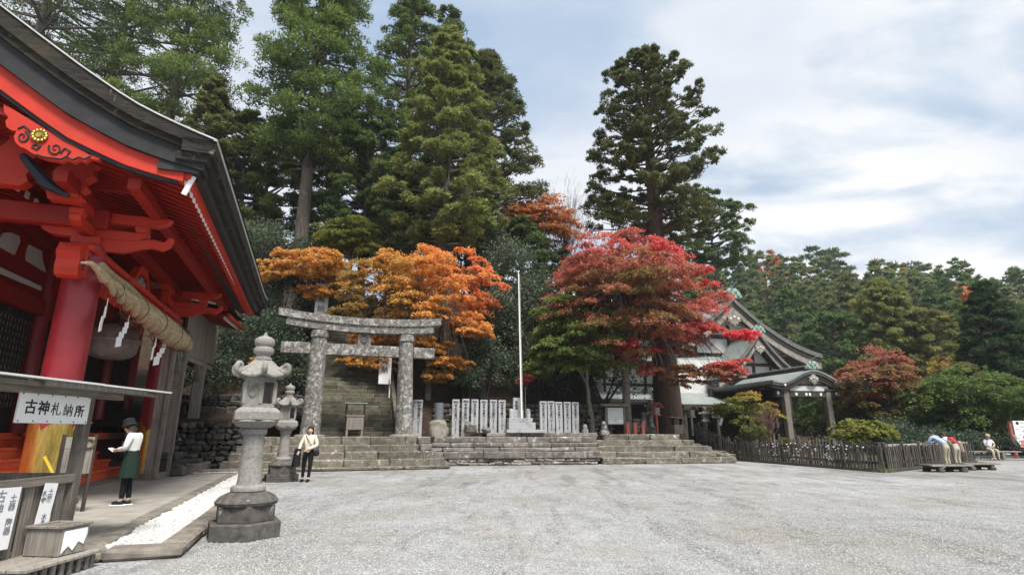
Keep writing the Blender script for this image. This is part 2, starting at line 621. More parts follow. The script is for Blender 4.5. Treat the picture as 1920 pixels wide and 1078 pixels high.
def text_mesh(body, mat, size=1.0, vertical=False, bold=0.0, depth=.004):
    key = (body, mat.name, size, vertical, bold, depth)
    if key in _tx:
        return _tx[key]
    c = bpy.data.curves.new('lettering', 'FONT')
    c.body = '\n'.join(body) if vertical else body
    c.align_x = 'CENTER'
    c.align_y = 'CENTER'
    c.size = size
    c.space_line = 1.0
    c.resolution_u = 2
    c.offset = bold
    c.extrude = depth
    o = bpy.data.objects.new('lettering', c)
    col.objects.link(o)
    dg = bpy.context.evaluated_depsgraph_get()
    me = bpy.data.meshes.new_from_object(o.evaluated_get(dg))
    col.objects.unlink(o)
    bpy.data.objects.remove(o)
    bpy.data.curves.remove(c)
    me.name = 'lettering'
    me.materials.clear()
    me.materials.append(mat)
    _tx[key] = me
    return me


def text(body, mat, size, loc, rot, parent, vertical=False, bold=0.0, name='lettering', depth=.004):
    """rot: 3x3 matrix whose columns are right, up, out"""
    o = bpy.data.objects.new(name, text_mesh(body, mat, size, vertical, bold, depth))
    link(o, parent)
    o.matrix_local = Matrix.Translation(loc) @ rot.to_4x4()
    return o


def frame3(right, up):
    r = Vector(right).normalized(); u = Vector(up).normalized()
    return Matrix((r, u, r.cross(u))).transposed()
# ------------------------------------------------------------------ setting: ground, path, kerbs, steps, walls, slopes
rnd = random.Random(7)
rng = np.random.default_rng(11)

MB().add([(-150, -35, 0), (290, -35, 0), (290, 300, 0), (-150, 300, 0)], [(0, 1, 2, 3)]).build('gravel_ground', MAT['gravel'])
tag(bpy.data.objects['gravel_ground'], kind='structure')


def ico():
    g = (1 + 5 ** .5) / 2
    v = np.array([(-1, g, 0), (1, g, 0), (-1, -g, 0), (1, -g, 0), (0, -1, g), (0, 1, g), (0, -1, -g), (0, 1, -g),
                  (g, 0, -1), (g, 0, 1), (-g, 0, -1), (-g, 0, 1)], dtype=float)
    v /= np.linalg.norm(v[0])
    f = [(0, 11, 5), (0, 5, 1), (0, 1, 7), (0, 7, 10), (0, 10, 11), (1, 5, 9), (5, 11, 4), (11, 10, 2), (10, 7, 6), (7, 1, 8),
         (3, 9, 4), (3, 4, 2), (3, 2, 6), (3, 6, 8), (3, 8, 9), (4, 9, 5), (2, 4, 11), (6, 2, 10), (8, 6, 7), (9, 8, 1)]
    return v, np.array(f)


OCT_V = np.array([(1, 0, 0), (-1, 0, 0), (0, 1, 0), (0, -1, 0), (0, 0, 1), (0, 0, -1)], dtype=float)
OCT_F = np.array([(0, 2, 4), (2, 1, 4), (1, 3, 4), (3, 0, 4)])       # lower half never shows


def scatter(name, pts, rad, base, faces, mat, flat=(.55, .9)):
    n = len(pts)
    a = rng.uniform(0, 2 * np.pi, n)
    sx, sy, sz = rng.uniform(.7, 1.3, n), rng.uniform(.7, 1.3, n), rng.uniform(*flat, n)
    v = base[None, :, :] * np.stack([sx, sy, sz], 1)[:, None, :]
    v = v * (1 + rng.uniform(-.12, .12, (n, len(base), 1)))
    ca, sa = np.cos(a)[:, None], np.sin(a)[:, None]
    x = v[:, :, 0] * ca - v[:, :, 1] * sa
    y = v[:, :, 0] * sa + v[:, :, 1] * ca
    tl = rng.uniform(-.35, .35, n)[:, None]
    z = v[:, :, 2] + x * tl
    v = np.stack([x, y, z], 2) * rad[:, None, None] + pts[:, None, :]
    w = v[:, faces.ravel(), :].reshape(-1, 3)
    me = np_mesh(name, w, 3, mat)
    o = bpy.data.objects.new(name, me)
    link(o)
    return o


def stone_rand_mat(name, c0, c1, c2):
    t = NT(name)
    isl = t.n('ShaderNodeNewGeometry').outputs['Random Per Island']
    c = t.ramp(isl, [(0, c0), (.5, c1), (1, c2)])
    v = t.coord('pos')
    big = t.noise(v, .35, 5, .6, .5)
    c = t.mix(t.ramp(big, [(.46, 0.0), (.72, .5)]), c, (.30, .27, .225))
    t.l(c, t.b.inputs['Base Color'])
    t.b.inputs['Roughness'].default_value = .85
    return t.m


# courtyard chippings that stand proud near the camera
n = 110000
d = 5.2 + 10.5 * rng.random(n) ** 1.5
x = rng.uniform(-.98, .98, n) * d
y = d * 1.06
keep = (x * CS + y * SN) > -1.36
pts = np.stack([x, y, np.full(n, .002)], 1)[keep]
m_chip = stone_rand_mat('gravel_chip', (.20, .202, .203), (.315, .317, .318), (.45, .452, .452))
o = scatter('gravel_chippings', pts, rng.uniform(.007, .0155, len(pts)), OCT_V, OCT_F, m_chip)
tag(o, kind='stuff')

# white pebble strip between the kerbs
iv, jf = ico()
m_peb = surf('white_pebble_stone', (.38, .38, .37), (.58, .58, .57), 30, rough=.75, bump=.1, bdist=.004)
n = 6500
pp, qq = rng.uniform(-2.43, -1.76, n), rng.uniform(8.70, 22.6, n)
pts = np.stack([pp * CS - qq * SN, pp * SN + qq * CS, rng.uniform(.035, .075, n)], 1)
pts2 = np.stack([rng.uniform(-5.0, -2.2, 1500), rng.uniform(22.95, 23.4, 1500)], 1)
pts2 = np.stack([pts2[:, 0] * CS - pts2[:, 1] * SN, pts2[:, 0] * SN + pts2[:, 1] * CS, rng.uniform(.05, .09, 1500)], 1)
pts = np.concatenate([pts, pts2])
o = scatter('white_pebbles', pts, rng.uniform(.026, .058, len(pts)), iv, jf, m_peb, (.55, .85))
tag(o, kind='stuff')
mb = MB()
mb.add([S(-2.46, 8.65, .045), S(-1.72, 8.65, .045), S(-1.72, 22.6, .045), S(-2.46, 22.6, .045)], [(0, 1, 2, 3)])
mb.add([S(-5.2, 22.9, .06), S(-2.0, 22.9, .06), S(-2.0, 23.45, .06), S(-5.2, 23.45, .06)], [(0, 1, 2, 3)])
tag(mb.build('pebble_bed', MAT['pebble']), kind='structure')


def stone(name, c, s, mat, parent, rz=0.0, bev=.035, jit=.025, tilt=0.0):
    """one roughly squared block; c = centre"""
    vs, fs = chamfer(s[0] / 2, s[1] / 2, s[2] / 2, min(bev, .3 * min(s)))
    j = jit
    cor = {}
    out = []
    for v in vs:
        k = (v[0] > 0, v[1] > 0, v[2] > 0)
        if k not in cor:
            cor[k] = (rnd.uniform(-j, j), rnd.uniform(-j, j), rnd.uniform(-j, j) * .6)
        out.append(tuple(a + b for a, b in zip(v, cor[k])))
    mb = MB()
    mb.v, mb.f = out, fs
    o = bpy.data.objects.new(name, mb.mesh(name, mat))
    link(o, parent)
    o.location = c
    o.rotation_euler = (rnd.uniform(-tilt, tilt), rnd.uniform(-tilt, tilt), rz)
    return o


def row(parent, mat, a, b, depth, z0, z1, lmin, lmax, setj=.03, name='stone', gap=.012, jit=.025, back=None, bev=.035, tilt=.0):
    """a course of blocks whose faces run from a to b (world xy); blocks reach back by depth"""
    a, b = Vector((a[0], a[1])), Vector((b[0], b[1]))
    L = (b - a).length
    d = (b - a) / L
    nrm = Vector((-d.y, d.x))
    rz = math.atan2(d.y, d.x)
    s = 0.0
    while s < L - .02:
        w = rnd.uniform(lmin, lmax)
        if L - s - w < lmin * .6: w = L - s
        off = rnd.uniform(-setj, setj)
        c = a + d * (s + w / 2) + nrm * (depth / 2 + off)
        hz = z1 - z0
        stone(name, (c.x, c.y, (z0 + z1) / 2 + rnd.uniform(-.008, .008)), (w - gap, depth, hz - gap), mat, parent, rz, jit=jit, bev=bev, tilt=tilt)
        s += w


# --- path along the hall
# fallen leaves blown over the court
n = 420
pp = np.stack([rng.uniform(-3, 16, n), rng.uniform(6.5, 27, n), np.full(n, .022)], 1)
pp[:120, 0] = rng.uniform(-9, 4, 120); pp[:120, 1] = rng.uniform(20, 25, 120)
ang = rng.uniform(0, 6.28, n); sz = rng.uniform(.018, .04, n)[:, None]
dx = np.stack([np.cos(ang), np.sin(ang), rng.uniform(-.3, .3, n)], 1) * sz
dy = np.stack([-np.sin(ang), np.cos(ang), rng.uniform(-.3, .3, n)], 1) * sz * .6
q4 = np.stack([pp - dx, pp + dy, pp + dx, pp - dy], 1)
me = np_mesh('fallen_leaves', q4, 4, stone_rand_mat('fallen_leaf', (.28, .10, .03), (.16, .09, .04), (.34, .06, .04)))
tag(link(bpy.data.objects.new('fallen_leaves', me)), kind='stuff')

path = structure('path')
mb = MB()
for q0, q1 in ((9.25, 12.6), (12.615, 15.9), (15.915, 19.2), (19.215, 22.4)):
    c = S(-4.15, (q0 + q1) / 2, .05)
    mb.box(c, (2.86, q1 - q0, .1), rz=SA, bev=.01)
mb.build('slab', MAT['path'], path)
row(path, MAT['kerb'], S(-2.46, 9.0)[:2], S(-2.46, 22.4)[:2], .26, 0, .115, .9, 1.6, .01, 'kerb_stone', .01, .008)
row(path, MAT['kerb'], S(-5.6, 9.0)[:2], S(-2.72, 9.0)[:2], .25, 0, .115, .8, 1.3, .01, 'kerb_stone', .01, .008)
kerb = structure('outer_kerb')
row(kerb, MAT['kerb'], S(-1.42, 8.72)[:2], S(-1.42, 22.6)[:2], .32, 0, .15, 1.1, 2.0, .012, 'kerb_stone', .012, .01)
row(kerb, MAT['kerb'], S(-3.3, 8.36)[:2], S(-1.42, 8.36)[:2], .34, 0, .15, .9, 1.3, .012, 'kerb_stone', .012, .012)
row(kerb, MAT['kerb'], S(-5.6, 22.45)[:2], S(-1.7, 22.45)[:2], .4, 0, .14, .9, 1.6, .012, 'kerb_stone', .012, .012)
row(kerb, MAT['kerb'], S(-5.2, 23.5)[:2], S(-2.4, 23.5)[:2], .3, 0, .2, .9, 1.6, .012, 'kerb_stone', .012, .012)

# --- steps in front of the torii
fl = structure('front_steps')
ST = [(24.0, .15, -3.6, 5.55), (24.42, .42, -3.3, 5.35), (24.84, .71, -3.1, 5.05), (25.26, .98, -2.9, 4.95), (25.68, 1.31, -2.6, 5.0)]
z0 = 0.0
for i, (q, z, p0, p1) in enumerate(ST):
    row(fl, MAT['step'], S(p0, q)[:2], S(p1, q)[:2], .62 if i < 4 else .9, max(z0 - .06, 0), z, .9, 2.0, .025)
    z0 = z
fill = MB()
fill.box(S(1.1, 27.2, .6), (7.4, 2.4, 1.2), rz=SA)
fill.build('core', MAT['terrace'], fl)

# --- middle retaining courses and right-hand steps share one front line
FA, FD = Vector((-2.95, 26.6)), Vector((14.15, 2.45)).normalized()
FN = Vector((-FD.y, FD.x))


def F(s, b, z=None):
    v = FA + FD * s + FN * b
    return (v.x, v.y) if z is None else Vector((v.x, v.y, z))


mw = structure('terrace_wall')
row(mw, MAT['wallstone'], F(-1.3, .0), F(7.2, .0), .5, 0, .15, .25, .6, .04, jit=.04)
row(mw, MAT['wallstone'], F(-1.3, .05), F(7.3, .05), .5, .14, .29, .3, .75, .04, jit=.035)
row(mw, MAT['wallstone'], F(-1.3, .0), F(7.4, .0), .7, .29, .62, 1.0, 2.1, .03)
row(mw, MAT['wallstone'], F(-1.3, .28), F(7.4, .28), .7, .6, .80, .8, 1.6, .03)
row(mw, MAT['wallstone'], F(-1.3, .36), F(7.4, .36), .7, .80, 1.0, .9, 1.8, .03)
row(mw, MAT['wallstone'], F(-1.3, .75), F(7.4, .75), .7, .98, 1.28, 1.0, 2.2, .03)
row(mw, MAT['wallstone'], F(1.95, 1.15), F(7.6, 1.15), .7, 1.26, 1.48, .9, 1.9, .03)
mb = MB()
mb.box(F(2.9, 3.0, .6), (8.6, 3.6, 1.2), rz=math.atan2(FD.y, FD.x))
mb.box(F(10.2, 4.0, .6), (4.0, 4.2, 1.2), rz=math.atan2(FD.y, FD.x))
mb.build('core', MAT['terrace'], mw)
for k, (z0_, z1_) in enumerate(((0, .42), (.4, .72), (.7, 1.0), (.98, 1.3))):
    row(mw, MAT['wallstone'], S(5.02 - .05 * k, 24.5 + .3 * k)[:2], S(5.02 - .05 * k, 27.2)[:2], .5, z0_, z1_, .6, 1.2, .02)
rs = structure('side_steps')
z0 = 0
for i, (b, z, s1) in enumerate([(0, .30, 14.4), (.42, .56, 14.0), (.84, .84, 13.4), (1.26, 1.12, 12.9), (1.7, 1.40, 12.3)]):
    row(rs, MAT['step'], F(7.45 - i * .12, b), F(s1, b), .75, max(z0 - .05, 0), z, .9, 2.3, .05, jit=.04)
    z0 = z
for k in range(9):
    s = 12.2 + rnd.random() * 2.2
    b = (14.6 - s) * .75 + rnd.uniform(-.1, .15)
    stone('stone', F(s, b, .12 + .45 * b), (rnd.uniform(.4, .8), .4, .3), MAT['step'], rs, rnd.uniform(-.4, .4), jit=.06)

mb = MB()
mb.add([F(-1.3, 1.2, 1.275), F(2.0, 1.2, 1.275), F(2.0, 6, 1.275), F(-1.3, 6, 1.275)], [(0, 1, 2, 3)])
mb.add([F(2.0, 1.4, 1.465), F(8.2, 1.4, 1.465), F(8.2, 7, 1.465), F(2.0, 7, 1.465)], [(0, 1, 2, 3)])
mb.add([F(7.6, 2.1, 1.38), F(12.3, 2.1, 1.38), F(12.6, 16, 1.38), F(7.6, 16, 1.38)], [(0, 1, 2, 3)])
mb.add([S(-2.7, 26.2, 1.285), S(5.2, 26.2, 1.285), S(6.5, 30.5, 1.285), S(-2.7, 30.5, 1.285)], [(0, 1, 2, 3)])
tag(mb.build('terrace_ground', MAT['terrace']), kind='structure')
# loose lichened stones standing about the terrace edge
for i, (px, py, Y, w, h) in enumerate([(884, 800, 28.2, .55, .55), (912, 806, 28.3, .42, .3)]):
    c = atY(px, py, Y)
    st = stone('boulder', (c.x, c.y, 1.45 + h / 2 - .02), (w, .5, h), MAT['wallstone'], None, .3, bev=.12, jit=.06)
    tag(st, ['lichened boulder with white patches at the foot of the third stele', 'low flat boulder at the foot of the fourth stele'][i], 'boulder', 'boulders on the terrace edge')


# --- the wooded slope behind, and the far hill
def hill(X, Y):
    p, q = X * CS + Y * SN, -X * SN + Y * CS
    q0 = 29.3 - max(p - 9, 0) * .22
    f = max(q - q0, 0)
    z = 1.1 + (min(f, 1.0) * 1.1) + max(min(f, 15) - 1.0, 0) * .70 + max(f - 15, 0) * .18 if f > 0 else -.3
    fade = 1 - min(max((p - 15.5) / 4.5, 0), 1)
    fade = fade * fade * (3 - 2 * fade)
    zl = z * fade + (1 - fade) * (.9 if X < 12.5 else -.15) if f > 0 else -.3
    # far hill to the right
    g = max(Y - 72, 0)
    zr = min(g * .40, 36 - .19 * max(X - 60, 0)) * (1 / (1 + math.exp(-(X - 10) / 5.0)))
    zr += math.sin(X * .13) * 1.2 * min(g / 60, 1)
    return max(zl if p < 22 else -.3, zr - .3)


mb = MB()
xs = [-90 + i * 1.5 for i in range(94)] + [51 + 6 * i for i in range(40)]
ys = [26 + 1.2 * j for j in range(46)] + [82 + 6 * j for j in range(24)]
hr = random.Random(3)
vs = []
for y in ys:
    for x in xs:
        z = hill(x, y)
        vs.append((x, y, z + (hr.uniform(-.12, .12) if z > 2 else 0)))
w = len(xs)
fs = [(j * w + i, j * w + i + 1, (j + 1) * w + i + 1, (j + 1) * w + i) for j in range(len(ys) - 1) for i in range(w - 1)]
fn = [f for f in fs if vs[f[0]][1] < 76]
ff = [f for f in fs if vs[f[0]][1] >= 76]
for nm, F_, mt in (('hillside', fn, 'litter'), ('far_hill', ff, 'farhill')):
    used = sorted({i for f in F_ for i in f})
    mp = {k: i for i, k in enumerate(used)}
    mb = MB()
    mb.v = [vs[k] for k in used]
    mb.f = [tuple(mp[i] for i in f) for f in F_]
    tag(mb.build(nm, MAT[mt], smooth=60), kind='structure')

# garden bed behind the picket fence
mb = MB()
mb.add([(12.2, 32.4, .03), (14.3, 22.45, .03), (23.2, 29.2, .03), (34, 46, .25), (30, 60, .3), (13, 60, .3), (12.4, 40, .28)], [(0, 1, 2, 3, 4, 5, 6)])
tag(mb.build('garden_bed', MAT['garden']), kind='structure')

# --- the long stairway up through the trees
sw = structure('stairway')
N_ST = 34
for i in range(N_ST):
    q = 28.5 + i * .285
    z = 1.29 + (i + 1) * .222
    row(sw, MAT['stairstone'], S(.02, q)[:2], S(3.72, q)[:2], .42, z - .25, z, .7, 1.7, .02, 'step_stone', .01, .015, bev=.02)
row(sw, MAT['stairstone'], S(-.33, 28.6)[:2], S(.0, 28.6)[:2], .4, 1.2, 1.6, .3, .4, .0, 'stone')
for pe in (-.14, 3.88):
    mb = MB()
    mb.bar(S(pe, 28.5, 1.45), S(pe, 28.5 + N_ST * .285, 1.45 + N_ST * .222), .2, .3)
    mb.build('side_curb', MAT['stairstone'], sw)
mb = MB()
top = [S(3.6, 28.3 + t * 9.0, 2.15 + t * 9.0 * .779) for t in np.linspace(0, 1, 7)]
mb.tube(top, .022, 6)
for pnt in top:
    mb.tube([pnt, pnt - Vector((0, 0, .9))], .022, 6)
tag(mb.build('handrail', MAT['darkwood']), 'thin dark handrail climbing the right edge of the long stairway', 'handrail')


# --- rubble walls
def rubble(root, a, b, z0, z1, size, mat, lean=.12, limit=150):
    a, b = Vector((a[0], a[1])), Vector((b[0], b[1]))
    L = (b - a).length
    d = (b - a) / L
    nrm = Vector((-d.y, d.x))
    rz = math.atan2(d.y, d.x)
    cnt = 0
    z = z0
    mb = MB()
    while z < z1 - .03:
        h = size * rnd.uniform(.65, 1.0)
        s = rnd.uniform(-.1, .0)
        while s < L:
            wd = size * rnd.uniform(.8, 1.7)
            c = a + d * (s + wd / 2) + nrm * (.22 + (z - z0) * lean + rnd.uniform(-.05, .05))
            zz = z + h / 2 + rnd.uniform(-.04, .04)
            if cnt < limit:
                stone('stone', (c.x, c.y, zz), (wd * .96, .5, h * 1.02), mat, root, rz + rnd.uniform(-.15, .15), bev=.07, jit=.05, tilt=.14)
            else:
                mb.box((c.x, c.y, zz), (wd * .96, .5, h), rz=rz + rnd.uniform(-.2, .2), bev=.06)
            cnt += 1
            s += wd
        z += h * .96
    if mb.v:
        tag(mb.build('small_stones', mat, root), kind='stuff')


rw = thing('rubble_wall', 'dark dry stone wall of rough rubble left of the front steps', 'wall')
rubble(rw, S(-6.7, 25.4)[:2], S(-2.9, 25.5)[:2], .1, 1.75, .27, MAT['rubble'])
rw = thing('rubble_wall', 'rough stone retaining wall behind the row of granite steles', 'wall')
rubble(rw, F(-.6, 4.0), F(9.0, 3.2), 1.3, 2.9, .30, MAT['rubble'])
rw = thing('rubble_wall', 'upper dark stone wall on the slope left of the torii', 'wall')
rubble(rw, S(-7.4, 29.6)[:2], S(-.5, 29.6)[:2], 2.3, 3.1, .42, MAT['rubble'])
# earth shelf behind the lower wall
mb = MB().add([S(-9.5, 25.6, 1.7), S(-2.8, 25.6, 1.7), S(-.4, 29.8, 2.4), S(-9.5, 29.8, 2.4)], [(0, 1, 2, 3)])
tag(mb.build('shelf_ground', MAT['litter']), kind='structure')
# ------------------------------------------------------------------ the red hall on the left (local axes = precinct grid, origin at ORG)
ORG = (-7.0, 17.0, 0.0)
hall = thing('shrine_hall', 'vermilion shrine hall with black curved eaves and red steps at the left', 'shrine', S(-7, 17), SA)


def HB():
    return MB(ORG)


# roof verge: height of the upper edge against p (towards the court = larger p)
VP = [(-11.5, 13.1), (-9.5, 11.5), (-8.0, 10.42), (-7.0, 9.72), (-6.2, 9.18), (-5.5, 8.70), (-4.78, 8.22), (-4.2, 7.86), (-3.82, 7.64), (-3.3, 7.42), (-2.8, 7.24), (-2.32, 7.09)]


def vz(p):
    for (a, za), (b, zb) in zip(VP, VP[1:]):
        if a <= p <= b:
            return za + (zb - za) * (p - a) / (b - a)
    return VP[-1][1] if p > VP[-1][0] else VP[0][1]


def drop(q):                              # the long eave settles a little towards its far end
    return -.40 * min(max((q - 11.3) / 13.4, 0), 1)


Q0, Q1 = 11.3, 24.7


def prof(off, p0=-11.5, p1=-2.32, n=26):
    """polyline at a depth below the verge; layers thin towards the eave"""
    out = []
    for i in range(n + 1):
        p = p0 + (p1 - p0) * i / n
        k = .62 + .38 * min(max((-2.3 - p) / 2.6, 0), 1)
        out.append((p, vz(p) - off * k))
    return out


def vmap(u, v, w):
    return (u, w, v + drop(w))


roof = HB()
roof.grid(lambda a, b: (lambda p, q: (p, q, vz(p) + drop(q) + .20 * math.sin(min(1, (q - Q0) / .5 if q < 18 else (Q1 - q) / .5, 1) * math.pi / 2)))(-11.5 + 9.18 * a, Q0 + (Q1 - Q0) * b), 26, 60)
roof_o = roof.build('roof', MAT['bark'], hall, smooth=60)
for nm, o0, o1, w0, w1, mt, pe in (
        ('bark_edge', 0.0, .35, Q0, Q0 + .5, 'bark', -2.32),
        ('bark_edge', .35, .52, Q0 + .07, Q0 + .55, 'bark', -2.40),
        ('eave_board', .52, 1.00, Q0 + .16, Q0 + .6, 'black', -2.50)):
    mb = HB().strip(prof(o0, p1=pe), prof(o1, p1=pe), w0, w1, vmap)
    mb.build(nm, MAT[mt], hall)
mb = HB().strip([(p, z + .03) for p, z in prof(0)], prof(0), Q0 - .03, Q0 + .03, vmap)
mb.build('edge_strip', MAT['copper_edge'], hall)
# the far verge, seen from inside the court only as the end of the eave
mb = HB().strip(prof(0), prof(.42), Q1 - .4, Q1, vmap); mb.build('bark_edge', MAT['bark'], hall)
mb = HB().strip(prof(.42, p1=-2.45), prof(1.0, p1=-2.5), Q1 - .5, Q1 - .1, vmap); mb.build('eave_board', MAT['black'], hall)

# front eave layers
def eave(o0, o1, p0, p1, name, mt, qa=Q0, qb=Q1):
    mb = HB()
    n = 24
    vs = []
    for i in range(n + 1):
        q = qa + (qb - qa) * i / n
        zt = VP[-1][1] + drop(q)
        fl = .16 * max(0, (q - 22.2) / 2.5) ** 2
        for (p, o) in ((p1, o0), (p1 - .02, o1), (p0, o1), (p0, o0)):
            vs.append((p, q, zt - o * .62 + fl))
    fs = []
    for i in range(n):
        for k in range(4):
            a, b = i * 4 + k, i * 4 + (k + 1) % 4
            fs.append((a, b, b + 4, a + 4))
    fs += [(3, 2, 1, 0), (n * 4, n * 4 + 1, n * 4 + 2, n * 4 + 3)]
    mb.add(vs, fs)
    return mb.build(name, MAT[mt], hall)


eave(0.02, .46, -2.9, -2.32, 'bark_edge', 'bark')
eave(.46, .70, -3.0, -2.42, 'bark_edge', 'bark', Q0 + .08, Q1 - .05)
eave(.70, 1.04, -3.3, -2.56, 'eave_board', 'black', Q0 + .2, Q1 - .15)
eave(-.03, .02, -2.36, -2.29, 'edge_strip', 'copper_edge', Q0 - .03, Q1)
eave(1.04, 1.20, -2.95, -2.72, 'eave_beam', 'red', Q0 + .3, Q1 - .4)
# red bargeboard with a black line under it
mb = HB().strip(prof(1.0, p1=-2.85), prof(1.42, p1=-2.85), Q0 + .26, Q0 + .42, vmap); mb.build('bargeboard', MAT['red'], hall)
mb = HB().strip(prof(1.42, p1=-2.95), prof(1.50, p1=-2.95), Q0 + .30, Q0 + .42, vmap); mb.build('black_line', MAT['black'], hall)

# rafters under the porch roof
def raf_z(p):
    return 6.33 + max(0, (-2.9 - p)) * .30


raf = MB().bar((-2.86, 0, raf_z(-2.86)), (-7.2, 0, raf_z(-7.2)), .11, .13)
raf_me = raf.mesh('rafter', MAT['red_shaded'])
tip = MB().box((-2.835, 0, raf_z(-2.86) - .003), (.035, .125, .145))
tip_me = tip.mesh('rafter_tip', MAT['white'])
nr = 44
for i in range(nr):
    q = Q0 + .45 + (Q1 - .95 - Q0 - .45) * i / (nr - 1)
    o = link(bpy.data.objects.new('rafter', raf_me), hall)
    o.location = (7.0, q - 17, drop(q) * .62)
    t = link(bpy.data.objects.new('rafter_tip', tip_me), o)
mb = HB()
mb.grid(lambda a, b: (-7.2 + 4.4 * a, Q0 + .3 + (Q1 - .7 - Q0) * b, raf_z(-7.2 + 4.4 * a) + .12 + drop(Q0 + (Q1 - Q0) * b) * .62), 4, 8)
mb.build('soffit_board', MAT['red_shaded'], hall)
# white end of the corner beam
mb = HB().bar((-2.70, Q0 + .36, 6.42), (-2.82, Q0 + .36, 6.02), .05, .09); mb.build('corner_tip', MAT['white'], hall)

# carved cloud board hanging under the verge
QG = Q0 + .36


def on_g(px, py):
    return atQ(px, py, QG)


cloud_px = [(8, 196), (60, 228), (120, 264), (170, 292), (192, 296), (186, 302), (170, 299), (160, 306), (150, 301), (138, 306), (126, 300),
            (116, 305), (100, 302), (86, 300), (72, 294), (60, 288), (48, 280), (38, 276), (30, 268), (28, 258), (33, 248), (22, 246), (14, 240),
            (12, 230), (18, 222), (10, 214)]
poly = [(on_g(*c)[0], on_g(*c)[2]) for c in cloud_px]
mb = HB().prism(poly, QG - .04, QG + .08, lambda u, v, w: (u, w, v)); mb.build('carved_board', MAT['red'], hall)


def spiral_px(cx, cy, r, turns, start, sgn=1, n=34, w=.018, name='carved_swirl', mat='black', qq=None, on=None):
    pts = []
    f = on or on_g
    for i in range(n + 1):
        t = i / n
        a = start + sgn * turns * 2 * math.pi * t
        rr = r * (1 - .88 * t)
        pts.append(f(cx + rr * math.cos(a), cy + rr * math.sin(a)))
    pts = [(p[0], p[1] - .05, p[2]) for p in pts]
    mb = HB().tube(pts, [w * (1 - .5 * i / n) for i in range(n + 1)], 6)
    return mb.build(name, MAT[mat], hall)


spiral_px(45, 259, 12, 1.4, 5.2)
spiral_px(106, 281, 13, 1.4, 3.6, -1)
for pts in ([(36, 244), (48, 239), (58, 248), (64, 256)], [(116, 290), (124, 280), (134, 286), (128, 294)], [(62, 277), (70, 273), (78, 277), (72, 283), (62, 278)],
            [(70, 292), (84, 297), (100, 299), (116, 301), (126, 296), (138, 302), (150, 297), (160, 301), (172, 295)]):
    p3 = [(lambda v: (v[0], v[1] - .05, v[2]))(on_g(*c)) for c in pts]
    HB().tube(p3, .016, 6).build('carved_line', MAT['black'], hall)
c = on_g(77, 258)
crest = HB()
crest.lathe([(.005, -.05), (.045, -.05), (.05, -.02), (.02, 0)], (c[0], c[1] - .06, c[2]), 12, rot=Matrix.Rotation(R(90), 3, 'X') @ Matrix.Scale(-1, 3, (0, 0, 1)))
for k in range(12):
    a = k * math.pi / 6
    crest.lathe([(.002, -.03), (.025, -.02), (.032, 0), (.025, .02), (.002, .03)], (c[0] + .105 * math.cos(a), c[1] - .07, c[2] + .105 * math.sin(a)), 8)
    crest.bar((c[0] + .04 * math.cos(a), c[1] - .065, c[2] + .04 * math.sin(a)), (c[0] + .1 * math.cos(a), c[1] - .065, c[2] + .1 * math.sin(a)), .03, .02)
crest.build('gilt_crest', MAT['gold'], hall, smooth=40)

# columns
PC, QC = -4.95, (13.75, 21.1)
for q in QC:
    mb = HB().tube([(PC, q, .25), (PC, q, 2.6), (PC, q, 5.35)], [.355, .355, .335], 28)
    cx = mb.build('column', MAT['crimson'], hall, smooth=40)
    mb = HB()
    n = 48
    prof_t = []
    for k in range(n):
        a = 2 * math.pi * k / n
        u = (k % 12) / 12
        s = abs(u - .5) * 2
        prof_t.append(1.56 + .22 * (1 - s) ** .8 - .10 * max(0, 1 - abs(u - .93) * 14) + (.05 if .40 < u < .6 else 0))
    vs, fs = [], []
    for k in range(n):
        a = 2 * math.pi * k / n
        for r, z in ((.36, .25), (.372, .25), (.372, prof_t[k]), (.352, prof_t[k])):
            vs.append((PC + r * math.cos(a), q + r * math.sin(a), z))
    for k in range(n):
        k2 = (k + 1) % n
        for j in range(4):
            fs.append((k * 4 + j, k2 * 4 + j, k2 * 4 + (j + 1) % 4, k * 4 + (j + 1) % 4))
    mb.add(vs, fs).build('gilt_sheath', MAT['gold'], cx, smooth=50)
    HB().box((PC, q, .13), (1.05, 1.05, .26), bev=.04).build('base_stone', MAT['kerb'], hall)

# main beam between the columns, its ledge, nosings and brackets
ZB = 4.88
HB().box((PC, 17.4, ZB), (.40, 7.6, .50), bev=.02).build('main_beam', MAT['red'], hall)
HB().box((PC, 17.4, ZB + .32), (.62, 8.5, .13), bev=.02).build('beam_ledge', MAT['red'], hall)


def nosing(q, s):
    """elephant-nose beam end pointing along s*q beyond a column"""
    pts = [(0, -.30), (.18, -.30), (.30, -.42), (.46, -.38), (.52, -.22), (.50, -.04), (.58, .10), (.52, .24), (.38, .26), (.30, .36), (.12, .34), (0, .30)]
    mb = HB().prism([(q + s * (.34 + u), ZB + .02 + v * .95) for u, v in pts], PC - .20, PC + .20, lambda u, v, w: (w, u, v))
    o = mb.build('beam_nosing', MAT['red'], hall)
    sw = []
    for i in range(28):
        t = i / 27
        a = .6 + t * 8.2
        r = .13 * (1 - .85 * t)
        sw.append((PC + .205, q + s * (.62 + r * math.cos(a)), ZB - .10 + r * math.sin(a)))
    HB().tube(sw, .016, 6).build('carved_swirl', MAT['black'], o)
    HB().tube([(PC + .205, q + s * (.50 + .06 * math.cos(a)), ZB + .2 + .11 * math.sin(a)) for a in np.linspace(0, 5.6, 14)], .014, 6).build('carved_line', MAT['black'], o)
    for w in (.06, .16):
        HB().box((PC, q + s * (.36 + w * 1.2), ZB + .02), (.44, .09, .64), bev=.03).build('nosing_band', MAT['red'], o)


nosing(QC[0], -1)
nosing(QC[1], 1)


